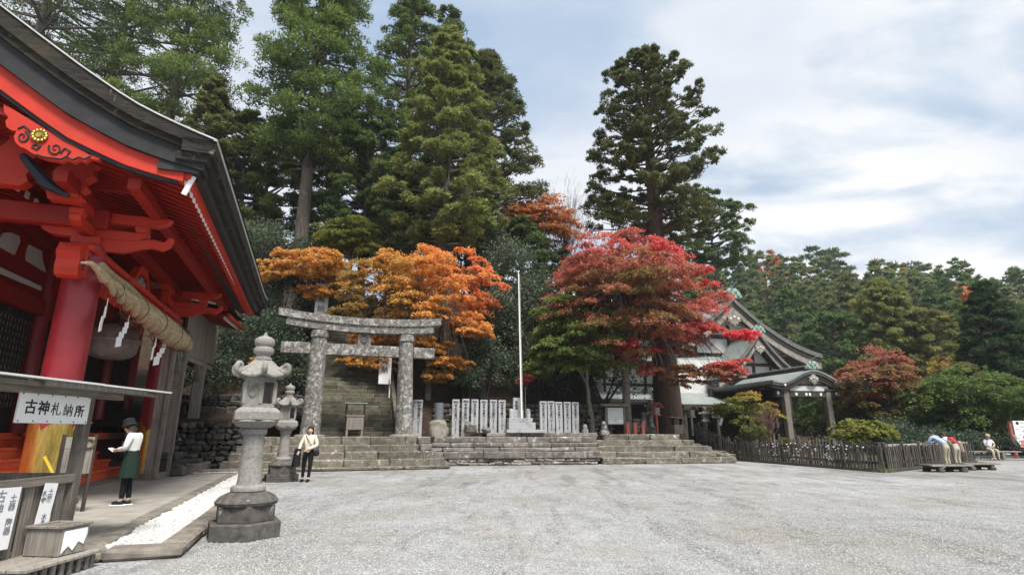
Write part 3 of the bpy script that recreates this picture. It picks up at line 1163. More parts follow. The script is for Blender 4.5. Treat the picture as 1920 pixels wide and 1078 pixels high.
def arm(c, L, axis, h=.20, w=.20, curl=True):
    """bracket arm with rounded-up ends, centred at c"""
    half = [(0, -h / 2), (L * .30, -h / 2), (L * .40, -h * .38), (L * .47, 0), (L * .5, h * .5), (L * .44, h * .5), (0, h * .5)]
    poly = half + [(-u, v) for u, v in reversed(half[1:-1])]
    if axis == 'q':
        fn = lambda u, v, ww: (c[0] + ww, c[1] + u, c[2] + v)
    else:
        fn = lambda u, v, ww: (c[0] + u, c[1] + ww, c[2] + v)
    return HB().prism(poly, -w / 2, w / 2, fn)


for q in QC:
    HB().lathe([(.30, 0), (.36, .06), (.36, .2), (.30, .22)], (PC, q, 5.33), 4, phase=math.pi / 4).build('bearing_block', MAT['red'], hall)
    arm((PC, q, 5.66), 1.9, 'q').build('bracket_arm', MAT['red'], hall)
    arm((PC + .1, q, 5.66), 2.0, 'p').build('bracket_arm', MAT['red'], hall)
    for dq in (-.8, 0, .8):
        HB().lathe([(.12, 0), (.17, .05), (.17, .15), (.12, .16)], (PC, q + dq, 5.77), 4, phase=math.pi / 4).build('small_block', MAT['red'], hall)
    for dp in (.95, -.8):
        HB().lathe([(.12, 0), (.17, .05), (.17, .15), (.12, .16)], (PC + dp, q, 5.77), 4, phase=math.pi / 4).build('small_block', MAT['red'], hall)
    arm((PC, q, 6.04), 2.6, 'q').build('bracket_arm', MAT['red'], hall)
    arm((PC + .15, q, 6.04), 2.7, 'p', h=.22).build('bracket_arm', MAT['red'], hall)
    # slim curved corbel reaching out to the eave purlin
    poly = [(0, -.16), (.35, -.15), (.62, -.03), (.80, .02), (.98, -.03), (1.12, .08), (1.16, .26), (1.08, .28), (1.02, .16), (.82, .2), (.5, .14), (.2, .16), (0, .16)]
    HB().prism([(PC + .25 + u * 1.15, 5.45 + v) for u, v in poly], q - .07, q + .07, lambda u, v, w: (u, w, v)).build('corbel', MAT['red'], hall)
for pz, pp_, h in ((6.22, PC, .26), (6.22, -3.75, .22)):
    HB().box((pp_, 17.9, pz), (.22, 12.0, h)).build('purlin', MAT['red_shaded'], hall)
# gable posts and struts under the near verge
HB().box((-6.9, 13.6, 5.95), (4.6, .30, .42), bev=.03).build('tie_beam', MAT['red_shaded'], hall)
HB().box((-6.9, 21.1, 5.95), (4.6, .30, .42), bev=.03).build('tie_beam', MAT['red_shaded'], hall)
knee = [(0, 0), (.5, 0), (.62, .15), (.55, .32), (.68, .5), (.6, .72), (.75, .95), (.70, 1.25), (.85, 1.55), (.78, 1.85), (.2, 1.9), (.05, 1.6), (.12, 1.2), (-.05, .9), (.05, .55), (-.08, .3)]
HB().prism([(-5.35 + u * .9, 5.95 + v * .62) for u, v in knee], 12.55, 12.8, lambda u, v, w: (u, w, v)).build('gable_strut', MAT['red'], hall)
HB().prism([(-6.35 + u * .9, 6.2 + v * .8) for u, v in knee], 12.7, 12.95, lambda u, v, w: (u, w, v)).build('gable_strut', MAT['red'], hall)
# blue-black carved wave beside the strut
wave = HB()
for k in range(6):
    pts = [(lambda v: (v[0], v[1], v[2]))(atQ(40 + 6 * k + 62 * t - 10 * math.sin(t * 3), 292 + 9 * k + (62 - 6 * k) * t ** 1.6, 12.35)) for t in np.linspace(0, 1, 9)]
    wave.tube(pts, [.02 + .08 * math.sin(math.pi * (.15 + .8 * t)) for t in np.linspace(0, 1, 9)], 6)
wave.build('carved_wave', surf('blue_black_carving', (.012, .014, .022), (.03, .036, .055), 6, rough=.5), hall, smooth=40)

# frog-leg strut with painted carving over the middle of the beam
fl_ = [(-1.1, 0), (-.9, .04), (-.6, .22), (-.42, .42), (-.25, .50), (.25, .50), (.42, .42), (.6, .22), (.9, .04), (1.1, 0), (.72, 0), (.5, .16), (.34, .3), (0, .36), (-.34, .3), (-.5, .16), (-.72, 0)]
HB().prism([(17.4 + u, 5.27 + v * 1.3) for u, v in fl_], PC - .08, PC + .1, lambda u, v, w: (w, u, v)).build('frog_leg_strut', MAT['red'], hall)
cv = HB()
for k in range(14):
    a = rnd.uniform(-.34, .34)
    cv.lathe([(.005, -.05), (.06, -.03), (.07, 0), (.05, .04), (.005, .06)], (PC + .04, 17.4 + a, 5.33 + rnd.uniform(0, .3) * (1 - abs(a) * 2)), 8)
cv.build('painted_carving', surf('grey_green_painted_carving', (.12, .17, .17), (.36, .38, .36), 9), hall, smooth=40)

# main hall body behind the porch
gw = [(p, z - .35) for p, z in VP if p <= -3.3]
HB().prism(gw + [(-3.3, 6.5), (-11.5, 6.5)], 13.15, 13.3, lambda u, v, w: (u, w, v)).build('gable_wall', MAT['red_shaded'], hall)
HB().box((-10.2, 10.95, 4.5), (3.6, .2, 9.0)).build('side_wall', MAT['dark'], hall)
HB().box((-11.3, 17.5, 4.0), (.3, 15.5, 8.4)).build('inner_wall', MAT['red_shaded'], hall)
HB().box((-9.4, 21.6, 8.35), (4.4, 20, .12)).build('inner_ceiling', MAT['red_shaded'], hall)
HB().box((-8.45, 21, 7.35), (.4, 20.0, .35)).build('hall_purlin', MAT['red_shaded'], hall)
HB().box((-8.5, 21.2, 5.25), (.35, 20.2, .5), bev=.02).build('hall_beam', MAT['red_shaded'], hall)
HB().box((-8.52, 21.2, 6.3), (.12, 20.2, 1.6)).build('frieze_wall', MAT['red_shaded'], hall)
for q in (11.2, 13.75, 17.4, 21.1, 24.3, 27.6, 31.0):
    HB().tube([(-8.5, q, .6), (-8.5, q, 7.3)], .24, 20).build('hall_post', MAT['crimson'], hall, smooth=40)
# hall rafters: white tips in a row
r2 = MB().bar((0, 0, 0), (-2.6, 0, .9), .13, .15).mesh('hall_rafter', MAT['red_shaded'])
t2 = MB().box((.02, 0, -.005), (.04, .145, .165)).mesh('rafter_tip', MAT['white'])
for i in range(26):
    o = link(bpy.data.objects.new('hall_rafter', r2), hall)
    o.location = (0.02, 11.7 + i * .46 - 17, 6.98)
    link(bpy.data.objects.new('rafter_tip', t2), o)
# white plaster cut-outs and band of the frieze
for poly in ([(-6, 452), (8, 437), (22, 436), (37, 443), (38, 454), (28, 478), (-4, 460)], [(56, 459), (79, 471), (80, 487), (87, 511), (50, 488), (52, 470)]):
    pl = [(lambda v: (v[1], v[2]))(atP(a, b, -8.42)) for a, b in poly]
    HB().prism(pl, -8.46, -8.42, lambda u, v, w: (w, u, v)).build('plaster_panel', MAT['plaster'], hall)
pl = [(lambda v: (v[1], v[2]))(atP(a, b, -8.28)) for a, b in ((-8, 497), (78, 537), (78, 545), (-8, 509))]
HB().prism(pl, -8.32, -8.28, lambda u, v, w: (w, u, v)).build('plaster_band', MAT['plaster'], hall)
# lattice doors between the hall posts
for q0, q1 in ((11.45, 13.5), (14.0, 17.15), (17.65, 20.85), (21.35, 24.05), (24.55, 27.35), (27.85, 30.75)):
    dr = HB().box((-8.62, (q0 + q1) / 2, 3.25), (.08, q1 - q0, 3.7)).build('lattice_door', MAT['black'], hall)
    lat = HB()
    for z in np.arange(2.2, 4.9, .2):
        lat.box((-8.55, (q0 + q1) / 2, z), (.05, (q1 - q0) * .96, .035))
    for q in np.arange(q0 + .08, q1, .2):
        lat.box((-8.545, q, 3.5), (.05, .035, 2.9))
    lat.build('lattice', MAT['darkwood'], dr)
    wb = HB()
    for z in np.arange(2.3, 4.8, .2):
        for q in np.arange(q0 + .18, q1 - .1, .2):
            wb.box((-8.575, q, z), (.012, .10, .10))
    tag(wb.build('paper_squares', MAT['plaster'], dr), kind='stuff')

# floor platform, steps and side rail
HB().box((-9.6, 21.0, 1.36), (4.2, 21.0, .24), bev=.015).build('floor', MAT['step_red'], hall)
HB().box((-9.7, 21.0, .62), (3.9, 20.6, 1.2)).build('floor_base', MAT['red_shaded'], hall)
treads = 5
for i in range(treads):
    p = -5.86 - i * .36
    z = .38 + i * .24
    HB().box((p - .22, 16.4, z), (.46, 11.6, .07), bev=.012).build('tread', MAT['step_red'], hall)
    HB().box((p - .06, 16.4, z - .15), (.05, 11.5, .24)).build('riser', MAT['step_red'], hall)
HB().box((-5.6, 16.4, .07), (.7, 12.2, .14), bev=.02).build('plinth', MAT['kerb'], hall)
# grey props on the steps
for q, p, z in ((12.2, -6.35, .75), (12.9, -6.9, 1.05)):
    HB().bar((p, q, z), (p + .28, q + .1, z - .34), .07, .09, bev=.01).build('step_prop', MAT['greywood'], hall)

# offering counter with a white top at the right of the steps
HB().box((-6.9, 19.7, 1.78), (.75, 2.5, .05), bev=.01).build('counter_top', MAT['white'], hall)
HB().box((-6.9, 19.7, 1.56), (.66, 2.4, .38), bev=.01).build('counter', MAT['red'], hall)
for q in (18.65, 20.75):
    for p in (-6.66, -7.14):
        HB().box((p, q, .95), (.12, .12, .9)).build('counter_leg', MAT['red'], hall)
HB().box((-6.55, 17.9, 1.25), (.5, .9, .35), bev=.02).build('offering_chest', MAT['red'], hall)
HB().box((-6.55, 17.9, 1.45), (.58, .98, .06), bev=.01).build('chest_lid', MAT['red'], hall)
HB().box((-5.7, 24.2, 1.62), (.5, 2.2, .06), bev=.01).build('rail_cap', MAT['white'], hall)
HB().box((-5.7, 24.2, 1.42), (.3, 2.1, .32), bev=.01).build('side_rail', MAT['red'], hall)
for q in (23.3, 25.1):
    HB().box((-5.7, q, .95), (.22, .22, .75)).build('rail_post', MAT['red'], hall)
# weathered grey boards flanking the far column
HB().bar((-4.62, 20.35, .12), (-4.62, 20.35, 4.4), .32, .16).build('wind_board', MAT['greywood'], hall)
HB().bar((-4.45, 20.25, .2), (-4.45, 20.25, 4.5), .10, .12).build('grey_post', MAT['greywood'], hall)
HB().bar((-4.42, 21.62, .12), (-4.42, 21.62, 4.9), .11, .11).build('grey_post', MAT['greywood'], hall)

# lower eave beyond the porch: white rafter tips and a red board
lw = HB()
lw.grid(lambda a, b: (-7.5 + 3.7 * a, 24.6 + 4.6 * b, 6.75 - .62 * a ** .8 + .25 * b * b), 6, 8)
lw.build('lower_eave', MAT['red'], hall, smooth=50)
HB().bar((-3.72, 24.5, 6.08), (-3.72, 29.3, 6.36), .10, .16).build('eave_beam', MAT['red'], hall)
t3 = MB().box((0, 0, 0), (.05, .10, .12)).mesh('rafter_tip', MAT['white'])
r3 = MB().bar((-.02, 0, 0), (-2.2, 0, .5), .09, .11).mesh('lower_rafter', MAT['red_shaded'])
for i in range(18):
    o = link(bpy.data.objects.new('lower_rafter', r3), hall)
    q = 24.8 + i * .235
    o.location = (-3.86 + 7, q - 17, 5.99 + .27 * ((q - 24.5) / 4.8))
    link(bpy.data.objects.new('rafter_tip', t3), o)
lwk = HB()
lwk.grid(lambda a, b: (-7.5 + 3.9 * a, 24.75 + 4.6 * b, 7.05 - .62 * a ** .8 + .25 * b * b), 6, 8)
lwk.build('lower_roof', MAT['bark'], hall, smooth=50)

# ------------------------------------------------------------------ grey boarded annex on posts
AO = (-5.2, 26.5, 0.0)
annex = thing('boarded_annex', 'grey weathered board wing raised on two leaning posts beyond the red hall', 'annex', S(-5.2, 26.5), SA)
bd = MB().box((0, 0, .93), (.05, .225, 1.86), bev=.008).mesh('board', MAT['greywood'])
for i in range(28):
    o = link(bpy.data.objects.new('board', bd), annex)
    o.location = (.3 + rnd.uniform(-.012, .012), -2.75 + i * .235, 4.32 + i * .012)
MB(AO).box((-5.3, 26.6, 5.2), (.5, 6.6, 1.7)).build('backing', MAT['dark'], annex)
for q in (24.0, 28.0):
    MB(AO).bar((-5.05, q, .7), (-5.05, q, 6.2), .42, .34, bev=.03).build('post', MAT['greywood'], annex)
    MB(AO).box((-5.05, q, .66), (1.0, 1.0, .28), bev=.07).build('post_base', MAT['rubble'], annex)
    for s in (-1, 1):
        MB(AO).bar((-5.05, q + s * .9, 4.35), (-5.05, q + s * .15, 3.7), .2, .2).build('brace', MAT['greywood'], annex)
MB(AO).bar((-5.0, 23.4, 4.3), (-5.0, 30, 4.45), .16, .2).build('sill_beam', MAT['greywood'], annex)

pf = structure('stone_platform')
row(pf, MAT['rubble'], S(-7.2, 23.6)[:2], S(-3.9, 23.6)[:2], 1.2, 0, .55, .9, 1.5, .04, jit=.05)
row(pf, MAT['kerb'], S(-3.75, 23.4)[:2], S(-3.75, 25.3)[:2], .5, 0, .42, .9, 1.4, .02, jit=.02)
stone('boulder', S(-4.35, 21.9, .22), (.75, .5, .4), MAT['rubble'], pf, .4, bev=.15, jit=.08)
stone('boulder', S(-4.2, 22.6, .18), (.6, .45, .34), MAT['rubble'], pf, 1.0, bev=.13, jit=.07)
for i, (p, q) in enumerate(((-5.2, 24.5), (-6.2, 25.0), (-4.8, 25.1))):
    stone('slab_stone', S(p, q, .58), (1.1, .9, .2), MAT['rubble'], pf, SA, bev=.06, jit=.05)

# ------------------------------------------------------------------ rope, streamers, bell
RO = (-4.35, 17.0, 4.6)
rope = thing('straw_rope', 'thick twisted straw rope slung below the red porch beam', 'sacred rope', S(-4.35, 17, 4.6), SA)


def rope_c(t):
    q = 13.15 + 8.35 * t
    return (-4.42 + .05 * math.sin(t * 3), q, 4.55 - .16 * math.sin(math.pi * t) - .12 * t)


def rope_r(t):
    return .05 + .27 * math.sin(math.pi * min(1, t * .62 + .04)) ** .9 if t < .8 else .31 - .10 * (t - .8) / .2


pts = [rope_c(t) for t in np.linspace(0, 1, 40)]
MB(RO).tube([(x, y, z + .05) for x, y, z in pts], [rope_r(t) * .62 for t in np.linspace(0, 1, 40)], 12).build('core', MAT['rope'], rope, smooth=60)
NL = 17
for i in range(NL):                       # each turn of the braid bulges out and hangs a little
    t0 = i / NL
    r = rope_r(min(t0 + .06, 1)) * rnd.uniform(.9, 1.08)
    lp_, lr = [], []
    for j in range(13):
        u = j / 12
        t = min(t0 - .015 + .115 * u, 1.0)
        c = rope_c(max(t, 0))
        a = 1.9 - u * 3.9
        lp_.append((c[0] + r * .78 * math.cos(a * .8) * .8, c[1], c[2] + r * (.70 * math.sin(a) - .06)))
        lr.append(r * (.22 + .34 * math.sin(math.pi * min(1, .12 + u * .86)) ** .8) * (1 + .05 * rnd.uniform(-1, 1)))
    MB(RO).tube(lp_, lr, 10).build('strand', MAT['rope'], rope, smooth=60)
MB(RO).tube([(-4.5, 13.3 + 7.9 * t, 4.86 - .02 * math.sin(t * 20) - .16 * t) for t in np.linspace(0, 1, 30)], [.085] * 30, 10).build('carrying_cord', MAT['rope'], rope, smooth=60)
tl = [(-4.40, 13.3, 4.60), (-4.42, 13.0, 4.68), (-4.50, 12.75, 4.76), (-4.62, 12.62, 4.72)]
MB(RO).tube(tl, [.12, .08, .05, .02], 8).build('tail', MAT['rope'], rope, smooth=60)
fr = MB(RO)
for k in range(120):
    t = rnd.random()
    c = rope_c(t); r = rope_r(t) * 1.2
    a = rnd.uniform(0, 6.28)
    p0 = Vector((c[0] + r * math.cos(a), c[1], c[2] + r * math.sin(a)))
    fr.tube([p0, p0 + Vector((math.cos(a) * .08, rnd.uniform(-.12, .12), math.sin(a) * .06 - .04))], [.006, .002], 4)
fr.build('loose_straw', MAT['rope'], rope)
for t in (.10, .28, .46, .66, .84):
    c = rope_c(t); r = rope_r(t) * 1.32
    MB(RO).tube([(c[0] + r * math.cos(a), c[1] + .02 * math.sin(3 * a), c[2] + r * math.sin(a)) for a in np.linspace(0, 6.28, 19)], .012, 5).build('binding', MAT['ropedark'], rope)
for q in (15.6, 18.9):
    for s in (-1, 1):
        MB(RO).tube([(-4.62, q, 5.2), (-4.5, q + .12 * s, 4.72)], .012, 5).build('hanger', MAT['ropedark'], rope)


def shide(px, py, p, h, label, tw):
    c = atP(px, py, p)
    o = thing('paper_streamer', label, 'paper streamer', S(*c), SA + tw, 'zigzag paper streamers under the straw rope')
    h *= 1.25
    w = h * .26
    zz = 0
    x = 0
    for i in range(4):
        hh = h * (.20 if i < 3 else .30)
        ww = w * (1 + .12 * i)
        quad = [(x - ww / 2, zz), (x + ww / 2, zz + .25 * ww), (x + ww / 2, zz - hh + .25 * ww), (x - ww / 2, zz - hh)]
        MB().prism(quad, -.004 + .012 * (i % 2), .004 + .012 * (i % 2), lambda u, v, wv: (wv, u, v)).build('paper_fold', MAT['paper'], o)
        zz -= hh * .86
        x += (-1 if i % 2 else -1) * ww * .42 if i < 3 else 0
    MB().tube([(0, w * .2, .02), (0, w * .3, h * .28)], .008, 5).build('thread', MAT['paper'], o)


shide(199, 576, -4.42, .58, 'first zigzag white paper streamer, hanging nearest the near red column', .15)
shide(238, 606, -4.42, .62, 'second zigzag white paper streamer, hanging left of the great bell', -.1)
shide(293, 634, -4.42, .66, 'third zigzag paper streamer, against the left edge of the far red column', .1)
shide(308, 646, -4.42, .66, 'last zigzag paper streamer, in front of the far red column', -.25)

c = atP(213, 640, -6.6)
bell = thing('shrine_bell', 'great grey bell with a flange hung behind the straw rope', 'bell', S(*c), SA)
MB().lathe([(.03, .62), (.2, .60), (.45, .52), (.62, .36), (.70, .14), (.71, .06)], (0, 0, 0), 32).build('upper_dome', MAT['bronze'], bell, smooth=50)
MB().lathe([(.71, .06), (.80, .05), (.82, .0), (.80, -.05), (.71, -.06)], (0, 0, 0), 32).build('flange', MAT['bronze'], bell, smooth=50)
MB().lathe([(.71, -.06), (.72, -.16), (.69, -.34), (.58, -.50), (.40, -.58), (.03, -.60)], (0, 0, 0), 32).build('lower_dome', MAT['bronze'], bell, smooth=50)
MB().tube([(0, 0, .6), (0, 0, 1.9)], .05, 8).build('hanger', MAT['black'], bell)

# small things on the steps
c = S(-6.35, 18.35, 1.62)
o = thing('paper_stand', 'white box with red and black tied paper fortunes on the red steps', 'fortune box', S(-6.45, 17.75, 1.48), SA)
MB().box((0, 0, .17), (.22, .34, .34), bev=.01).build('box', MAT['white'], o)
mb = MB()
mr = MB()
for k in range(22):
    (mb if k % 2 else mr).box((.115, rnd.uniform(-.15, .15), rnd.uniform(.03, .31)), (.012, .03, .05))
mb.build('black_marks', MAT['ink'], o); mr.build('red_marks', MAT['red'], o)
o = thing('small_white_box', 'tiny white box on the red step under the paper fortunes', 'box', S(-6.15, 18.3, 1.02), SA)
MB().box((0, 0, .09), (.16, .2, .18), bev=.01).build('box', MAT['white'], o)
MB().box((0, 0, .19), (.17, .21, .025)).build('lid', MAT['plaster'], o)
# ------------------------------------------------------------------ shrine office on the right: white walls, dark timber, green copper roofs
OA = R(12)
OFC = Vector((21.3, 39.8, 0.25))
off = thing('shrine_office', 'white-walled office with dark timbers, green copper gables and a curved porch roof', 'building', OFC, OA)
# local axes: x = along the front, y = back, z up; heights are given above sea level of the court, so subtract .25


MAT['roofedge'] = surf('weathered_roof_edge', (.085, .088, .083), (.17, .175, .165), 3, rough=.8, bump=.3)


def OB():
    return MB((0, 0, .25))


def karahafu(u):
    a = abs(u - .25) / 3.4
    z = 4.92 + .88 * (.5 + .5 * math.cos(math.pi * min(1, a / .80)))
    return z + .10 * max(0, (a - .72) / .28) ** 2


us = list(np.linspace(-3.15, 3.65, 37))
# porch roof shell, curved gable moulding, soffit
rs_ = OB()
rs_.grid(lambda a, b: (-3.15 + 6.8 * a, 7.6 * b, karahafu(-3.15 + 6.8 * a) + .02), 36, 8)
rs_.build('porch_roof', MAT['copper'], off, smooth=50)
for nm, o0, o1, w0, w1, mt in (('porch_edge', .015, -.10, -.02, 7.6, 'copper'), ('porch_underedge', -.10, -.26, .04, 7.55, 'roofedge'), ('porch_moulding', -.26, -.50, .14, .5, 'darkwood'), ('porch_soffit', -.262, -.32, .5, 7.5, 'darkwood')):
    OB().strip([(u, karahafu(u) + o0) for u in us], [(u, karahafu(u) + o1) for u in us], w0, w1, lambda u, v, w: (u, w, v)).build(nm, MAT[mt], off)
us2 = list(np.linspace(-2.4, 2.9, 25))
OB().strip([(u, karahafu(u) - .50) for u in us2], [(u, karahafu(u) - .72 + .12 * abs((u - .25) / 2.65)) for u in us2], .18, .40, lambda u, v, w: (u, w, v)).build('porch_bargeboard', MAT['darkwood'], off)
us3 = list(np.linspace(-1.6, 2.1, 17))
OB().strip([(u, karahafu(u) - .55) for u in us3], [(u, 4.55) for u in us3], .55, .62, lambda u, v, w: (u, w, v)).build('porch_gable_panel', MAT['plaster'], off)


def gegyo(root, x, y, z, s, mat='bargewood'):
    pts = [(-.9, .5), (-.55, .62), (-.3, .9), (0, 1.05), (.3, .9), (.55, .62), (.9, .5), (.75, .15), (.9, -.05), (.55, -.1), (.4, -.4), (.2, -.35), (0, -.75), (-.2, -.35), (-.4, -.4), (-.55, -.1), (-.9, -.05), (-.75, .15)]
    b = OB().prism([(x + u * s, z + v * s) for u, v in pts], y - .06, y + .06, lambda u, v, w: (u, w, v))
    o = b.build('gable_pendant', MAT[mat], root)
    for sx in (-.5, 0, .5):
        OB().lathe([(.16 * s, 0), (.16 * s, .04), (.08 * s, .06), (.01, .03)], (x + sx * s, y - .06, z + (.25 if sx else .45) * s), 10, rot=Matrix.Rotation(R(90), 3, 'X')).build('pendant_boss', MAT['plaster'], o)
    return o


gegyo(off, .25, .12, 5.05, .45)
# porch frame
for u in (-1.9, 1.55):
    for v in (.55, 5.2):
        OB().box((u, v, 2.35), (.42, .42, 4.2), bev=.03).build('porch_column', MAT['boothwood'] if v < 1 else MAT['darkwood'], off)
        if v < 1:
            OB().box((u, v, .33), (.62, .62, .2), bev=.04).build('column_base', MAT['stele'], off)
            OB().box((u, v - .02, 4.42), (.62, .5, .18), bev=.03).build('column_block', MAT['darkwood'], off)
            OB().box((u, v - .02, 4.62), (1.3, .3, .18), bev=.03).build('bracket_arm', MAT['darkwood'], off)
OB().box((-.17, .55, 4.15), (5.0, .34, .52), bev=.03).build('porch_beam', MAT['darkwood'], off)
OB().box((-.17, .42, 4.52), (3.5, .10, .34)).build('white_band', MAT['plaster'], off)
OB().box((-.17, .50, 4.76), (5.4, .3, .14), bev=.02).build('upper_beam', MAT['darkwood'], off)
for u in (-2.55, -1.1, -.3, .0, .9, 2.2):
    OB().box((u, .36, 4.10 + (.08 if abs(u) > 2 else 0)), (.17, .04, .19), bev=.01).build('white_nail_cover', MAT['white'], off)
for u in (-2.25, 2.25):
    OB().box((u, -.05, 4.70), (.13, .1, .15), bev=.01).build('white_nail_cover', MAT['white'], off)
# white boards leaning in the porch
for u, v in ((-1.05, 3.4), (-.55, 3.5)):
    b = OB().box((u, v, 1.85), (.22, .05, 3.1)).build('door_plank', MAT['darkwood'], off)
    for z in (1.0, 2.2, 3.0):
        OB().box((u, v - .03, z), (.14, .02, .75 if z < 2.5 else .4)).build('paper_pane', MAT['plaster'], b)
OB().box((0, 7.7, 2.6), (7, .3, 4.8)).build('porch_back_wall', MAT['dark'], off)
# porch ridge
OB().box((0.25, 3.9, 5.95), (.34, 7.3, .30), bev=.03).build('ridge_beam', MAT['darkwood'], off)
OB().box((0.25, 3.9, 6.14), (.44, 7.4, .10), bev=.02).build('ridge_cap', MAT['copper'], off)


def onigawara(root, x, y, z, s):
    b = OB()
    pts = [(-1.1, -.1), (-1.25, .2), (-.9, .35), (-1.0, .7), (-.6, .75), (-.5, 1.1), (-.15, 1.05), (0, 1.35), (.15, 1.05), (.5, 1.1), (.6, .75), (1.0, .7), (.9, .35), (1.25, .2), (1.1, -.1)]
    b.prism([(x + u * s, z + v * s) for u, v in pts], y - .14 * s, y + .14 * s, lambda u, v, w: (u, w, v))
    for u, v in ((-.8, .25), (.8, .25), (-.45, .7), (.45, .7), (0, .4)):
        b.lathe([(.26 * s, 0), (.24 * s, .10 * s), (.10 * s, .16 * s), (.01, .10 * s)], (x + u * s, y - .13 * s, z + v * s), 10, rot=Matrix.Rotation(R(90), 3, 'X'))
    b.tube([(x, y + .1, z + 1.0 * s), (x, y - .5 * s, z + 1.35 * s), (x, y - 1.1 * s, z + 1.6 * s)], [.14 * s, .10 * s, .05 * s], 8)
    return b.build('ridge_end_ornament', MAT['copper_orn'], root, smooth=40)


onigawara(off, .25, .1, 5.93, .48)


def gable(root, x0, zp, half, drop_, y0, y1, curve, thick, name, board='bargewood'):
    """curved gabled roof: peak at (x0, zp), eaves at +-half; front verge at y0, runs back to y1"""
    def z(u):
        a = min(abs(u) / half, 1.0)
        return zp - drop_ * (a + curve * a * (1 - a) * 1.0) + .0
    n = 14
    for s in (-1, 1):
        ul = [s * half * i / n for i in range(n + 1)]
        g = OB()
        g.grid(lambda a, b: (x0 + s * half * a, y0 + (y1 - y0) * b, z(half * a)), n, 6)
        g.build(name + '_roof', MAT['copper'], root, smooth=50)
        k = thick
        for nm, o0, o1, w0, w1, mt in (('roof_edge', .03, -.30 * k, y0 - .05, y0 + .25, 'roofedge'), ('verge_board', -.30 * k, -.55 * k, y0 + .05, y0 + .4, 'darkwood'),
                                       ('bargeboard', -.55 * k, -1.10 * k, y0 + .15, y0 + .27, board), ('verge_trim', -1.10 * k, -1.18 * k, y0 + .10, y0 + .3, 'darkwood')):
            OB().strip([(x0 + u, z(u) + o0) for u in ul], [(x0 + u, z(u) + o1) for u in ul], w0, w1, lambda u, v, w: (u, w, v)).build(nm, MAT[mt], root)
        OB().strip([(x0 + u, z(u) - .35 * k) for u in ul], [(x0 + u, z(u) - .45 * k) for u in ul], y0 + .3, y1, lambda u, v, w: (u, w, v)).build('soffit', MAT['darkwood'], root)
        # eave edge
        OB().box((x0 + s * half, (y0 + y1) / 2, z(half) - .14), (.14, y1 - y0, .30)).build('eave_edge', MAT['copper'], root)
        # exposed purlin ends
        for f in (.62, .9):
            OB().bar((x0 + s * half * f, y0 + .2, z(half * f) - 1.0 * k), (x0 + s * half * f, y0 + 1.6, z(half * f) - 1.0 * k), .26, .26, bev=.02).build('purlin_end', MAT[board], root)
    # recessed gable wall with timbers
    hw_ = half * .80
    ul = [-hw_ + 2 * hw_ * i / 16 for i in range(17)]
    wl_ = y0 + 1.3
    OB().strip([(x0 + u, z(u) - .5 * k) for u in ul], [(x0 + u, z(half)) for u in ul], wl_, wl_ + .1, lambda u, v, w: (u, w, v)).build('gable_wall', MAT['plaster'], root)
    zt = z(half)
    OB().box((x0, wl_ - .06, (zp + zt) / 2 - .3), (.26 * k, .14, zp - zt - .6)).build('king_post', MAT['darkwood'], root)
    OB().box((x0, wl_ - .08, zt + (zp - zt) * .30), (hw_ * 1.55, .16, .28 * k)).build('collar_beam', MAT['darkwood'], root)
    for s in (-1, 1):
        OB().bar((x0 + s * .1, wl_ - .07, zp - .95 * k), (x0 + s * hw_ * .62, wl_ - .07, zt + (zp - zt) * .22), .12, .26 * k, up=(0, 1, 0)).build('strut', MAT['darkwood'], root)
        OB().box((x0 + s * hw_ * .5, wl_ - .05, zt + .45), (.2 * k, .12, 1.0)).build('post', MAT['darkwood'], root)
    gegyo(root, x0, y0 + .1, zp - 1.75 * k, .62 * k)
    onigawara(root, x0, y0 + .05, zp + .02, .62 * k)
    OB().box((x0, (y0 + y1) / 2 + .3, zp + .18), (.5 * k, y1 - y0 - .4, .5)).build('ridge_beam', MAT['copper'], root)


gable(off, 1.25, 9.75, 4.1, 3.75, 6.9, 10.8, .5, .85, 'lower_gable')
gable(off, 1.05, 13.5, 8.6, 5.0, 9.8, 20.0, .62, 1.25, 'upper_gable')
# body of the building
OB().box((-2.2, 15.3, 4.2), (18.5, 8.0, 8.0)).build('main_wall', MAT['plaster'], off)
for x in (-11.2, -9.3, -7.4, -5.5, -3.6, 5.2, 6.9):
    OB().box((x, 11.26, 4.2), (.24, .12, 7.9)).build('wall_post', MAT['darkwood'], off)
for z in (2.2, 3.7, 5.5, 7.2):
    OB().box((-2.2, 11.24, z), (18.4, .12, .22)).build('wall_beam', MAT['darkwood'], off)
for x in (-10.25, -8.35, -6.45):
    OB().box((x, 11.22, 2.95), (1.5, .08, 1.3)).build('dark_window', MAT['dark'], off)
OB().box((-3.5, 9.6, 5.9), (5.5, 1.5, 3.2)).build('plaster_bay', MAT['plaster'], off)
# left wing roof over the white walls
lw = OB()
lw.grid(lambda a, b: (-12.5 + 12.0 * a, 9.3 + 4.5 * b, 7.6 + 1.9 * b - .25 * math.sin(math.pi * b)), 8, 6)
lw.build('wing_roof', MAT['copper'], off, smooth=50)
OB().box((-6.5, 9.3, 7.48), (12.0, .2, .24)).build('wing_eave', MAT['copper'], off)
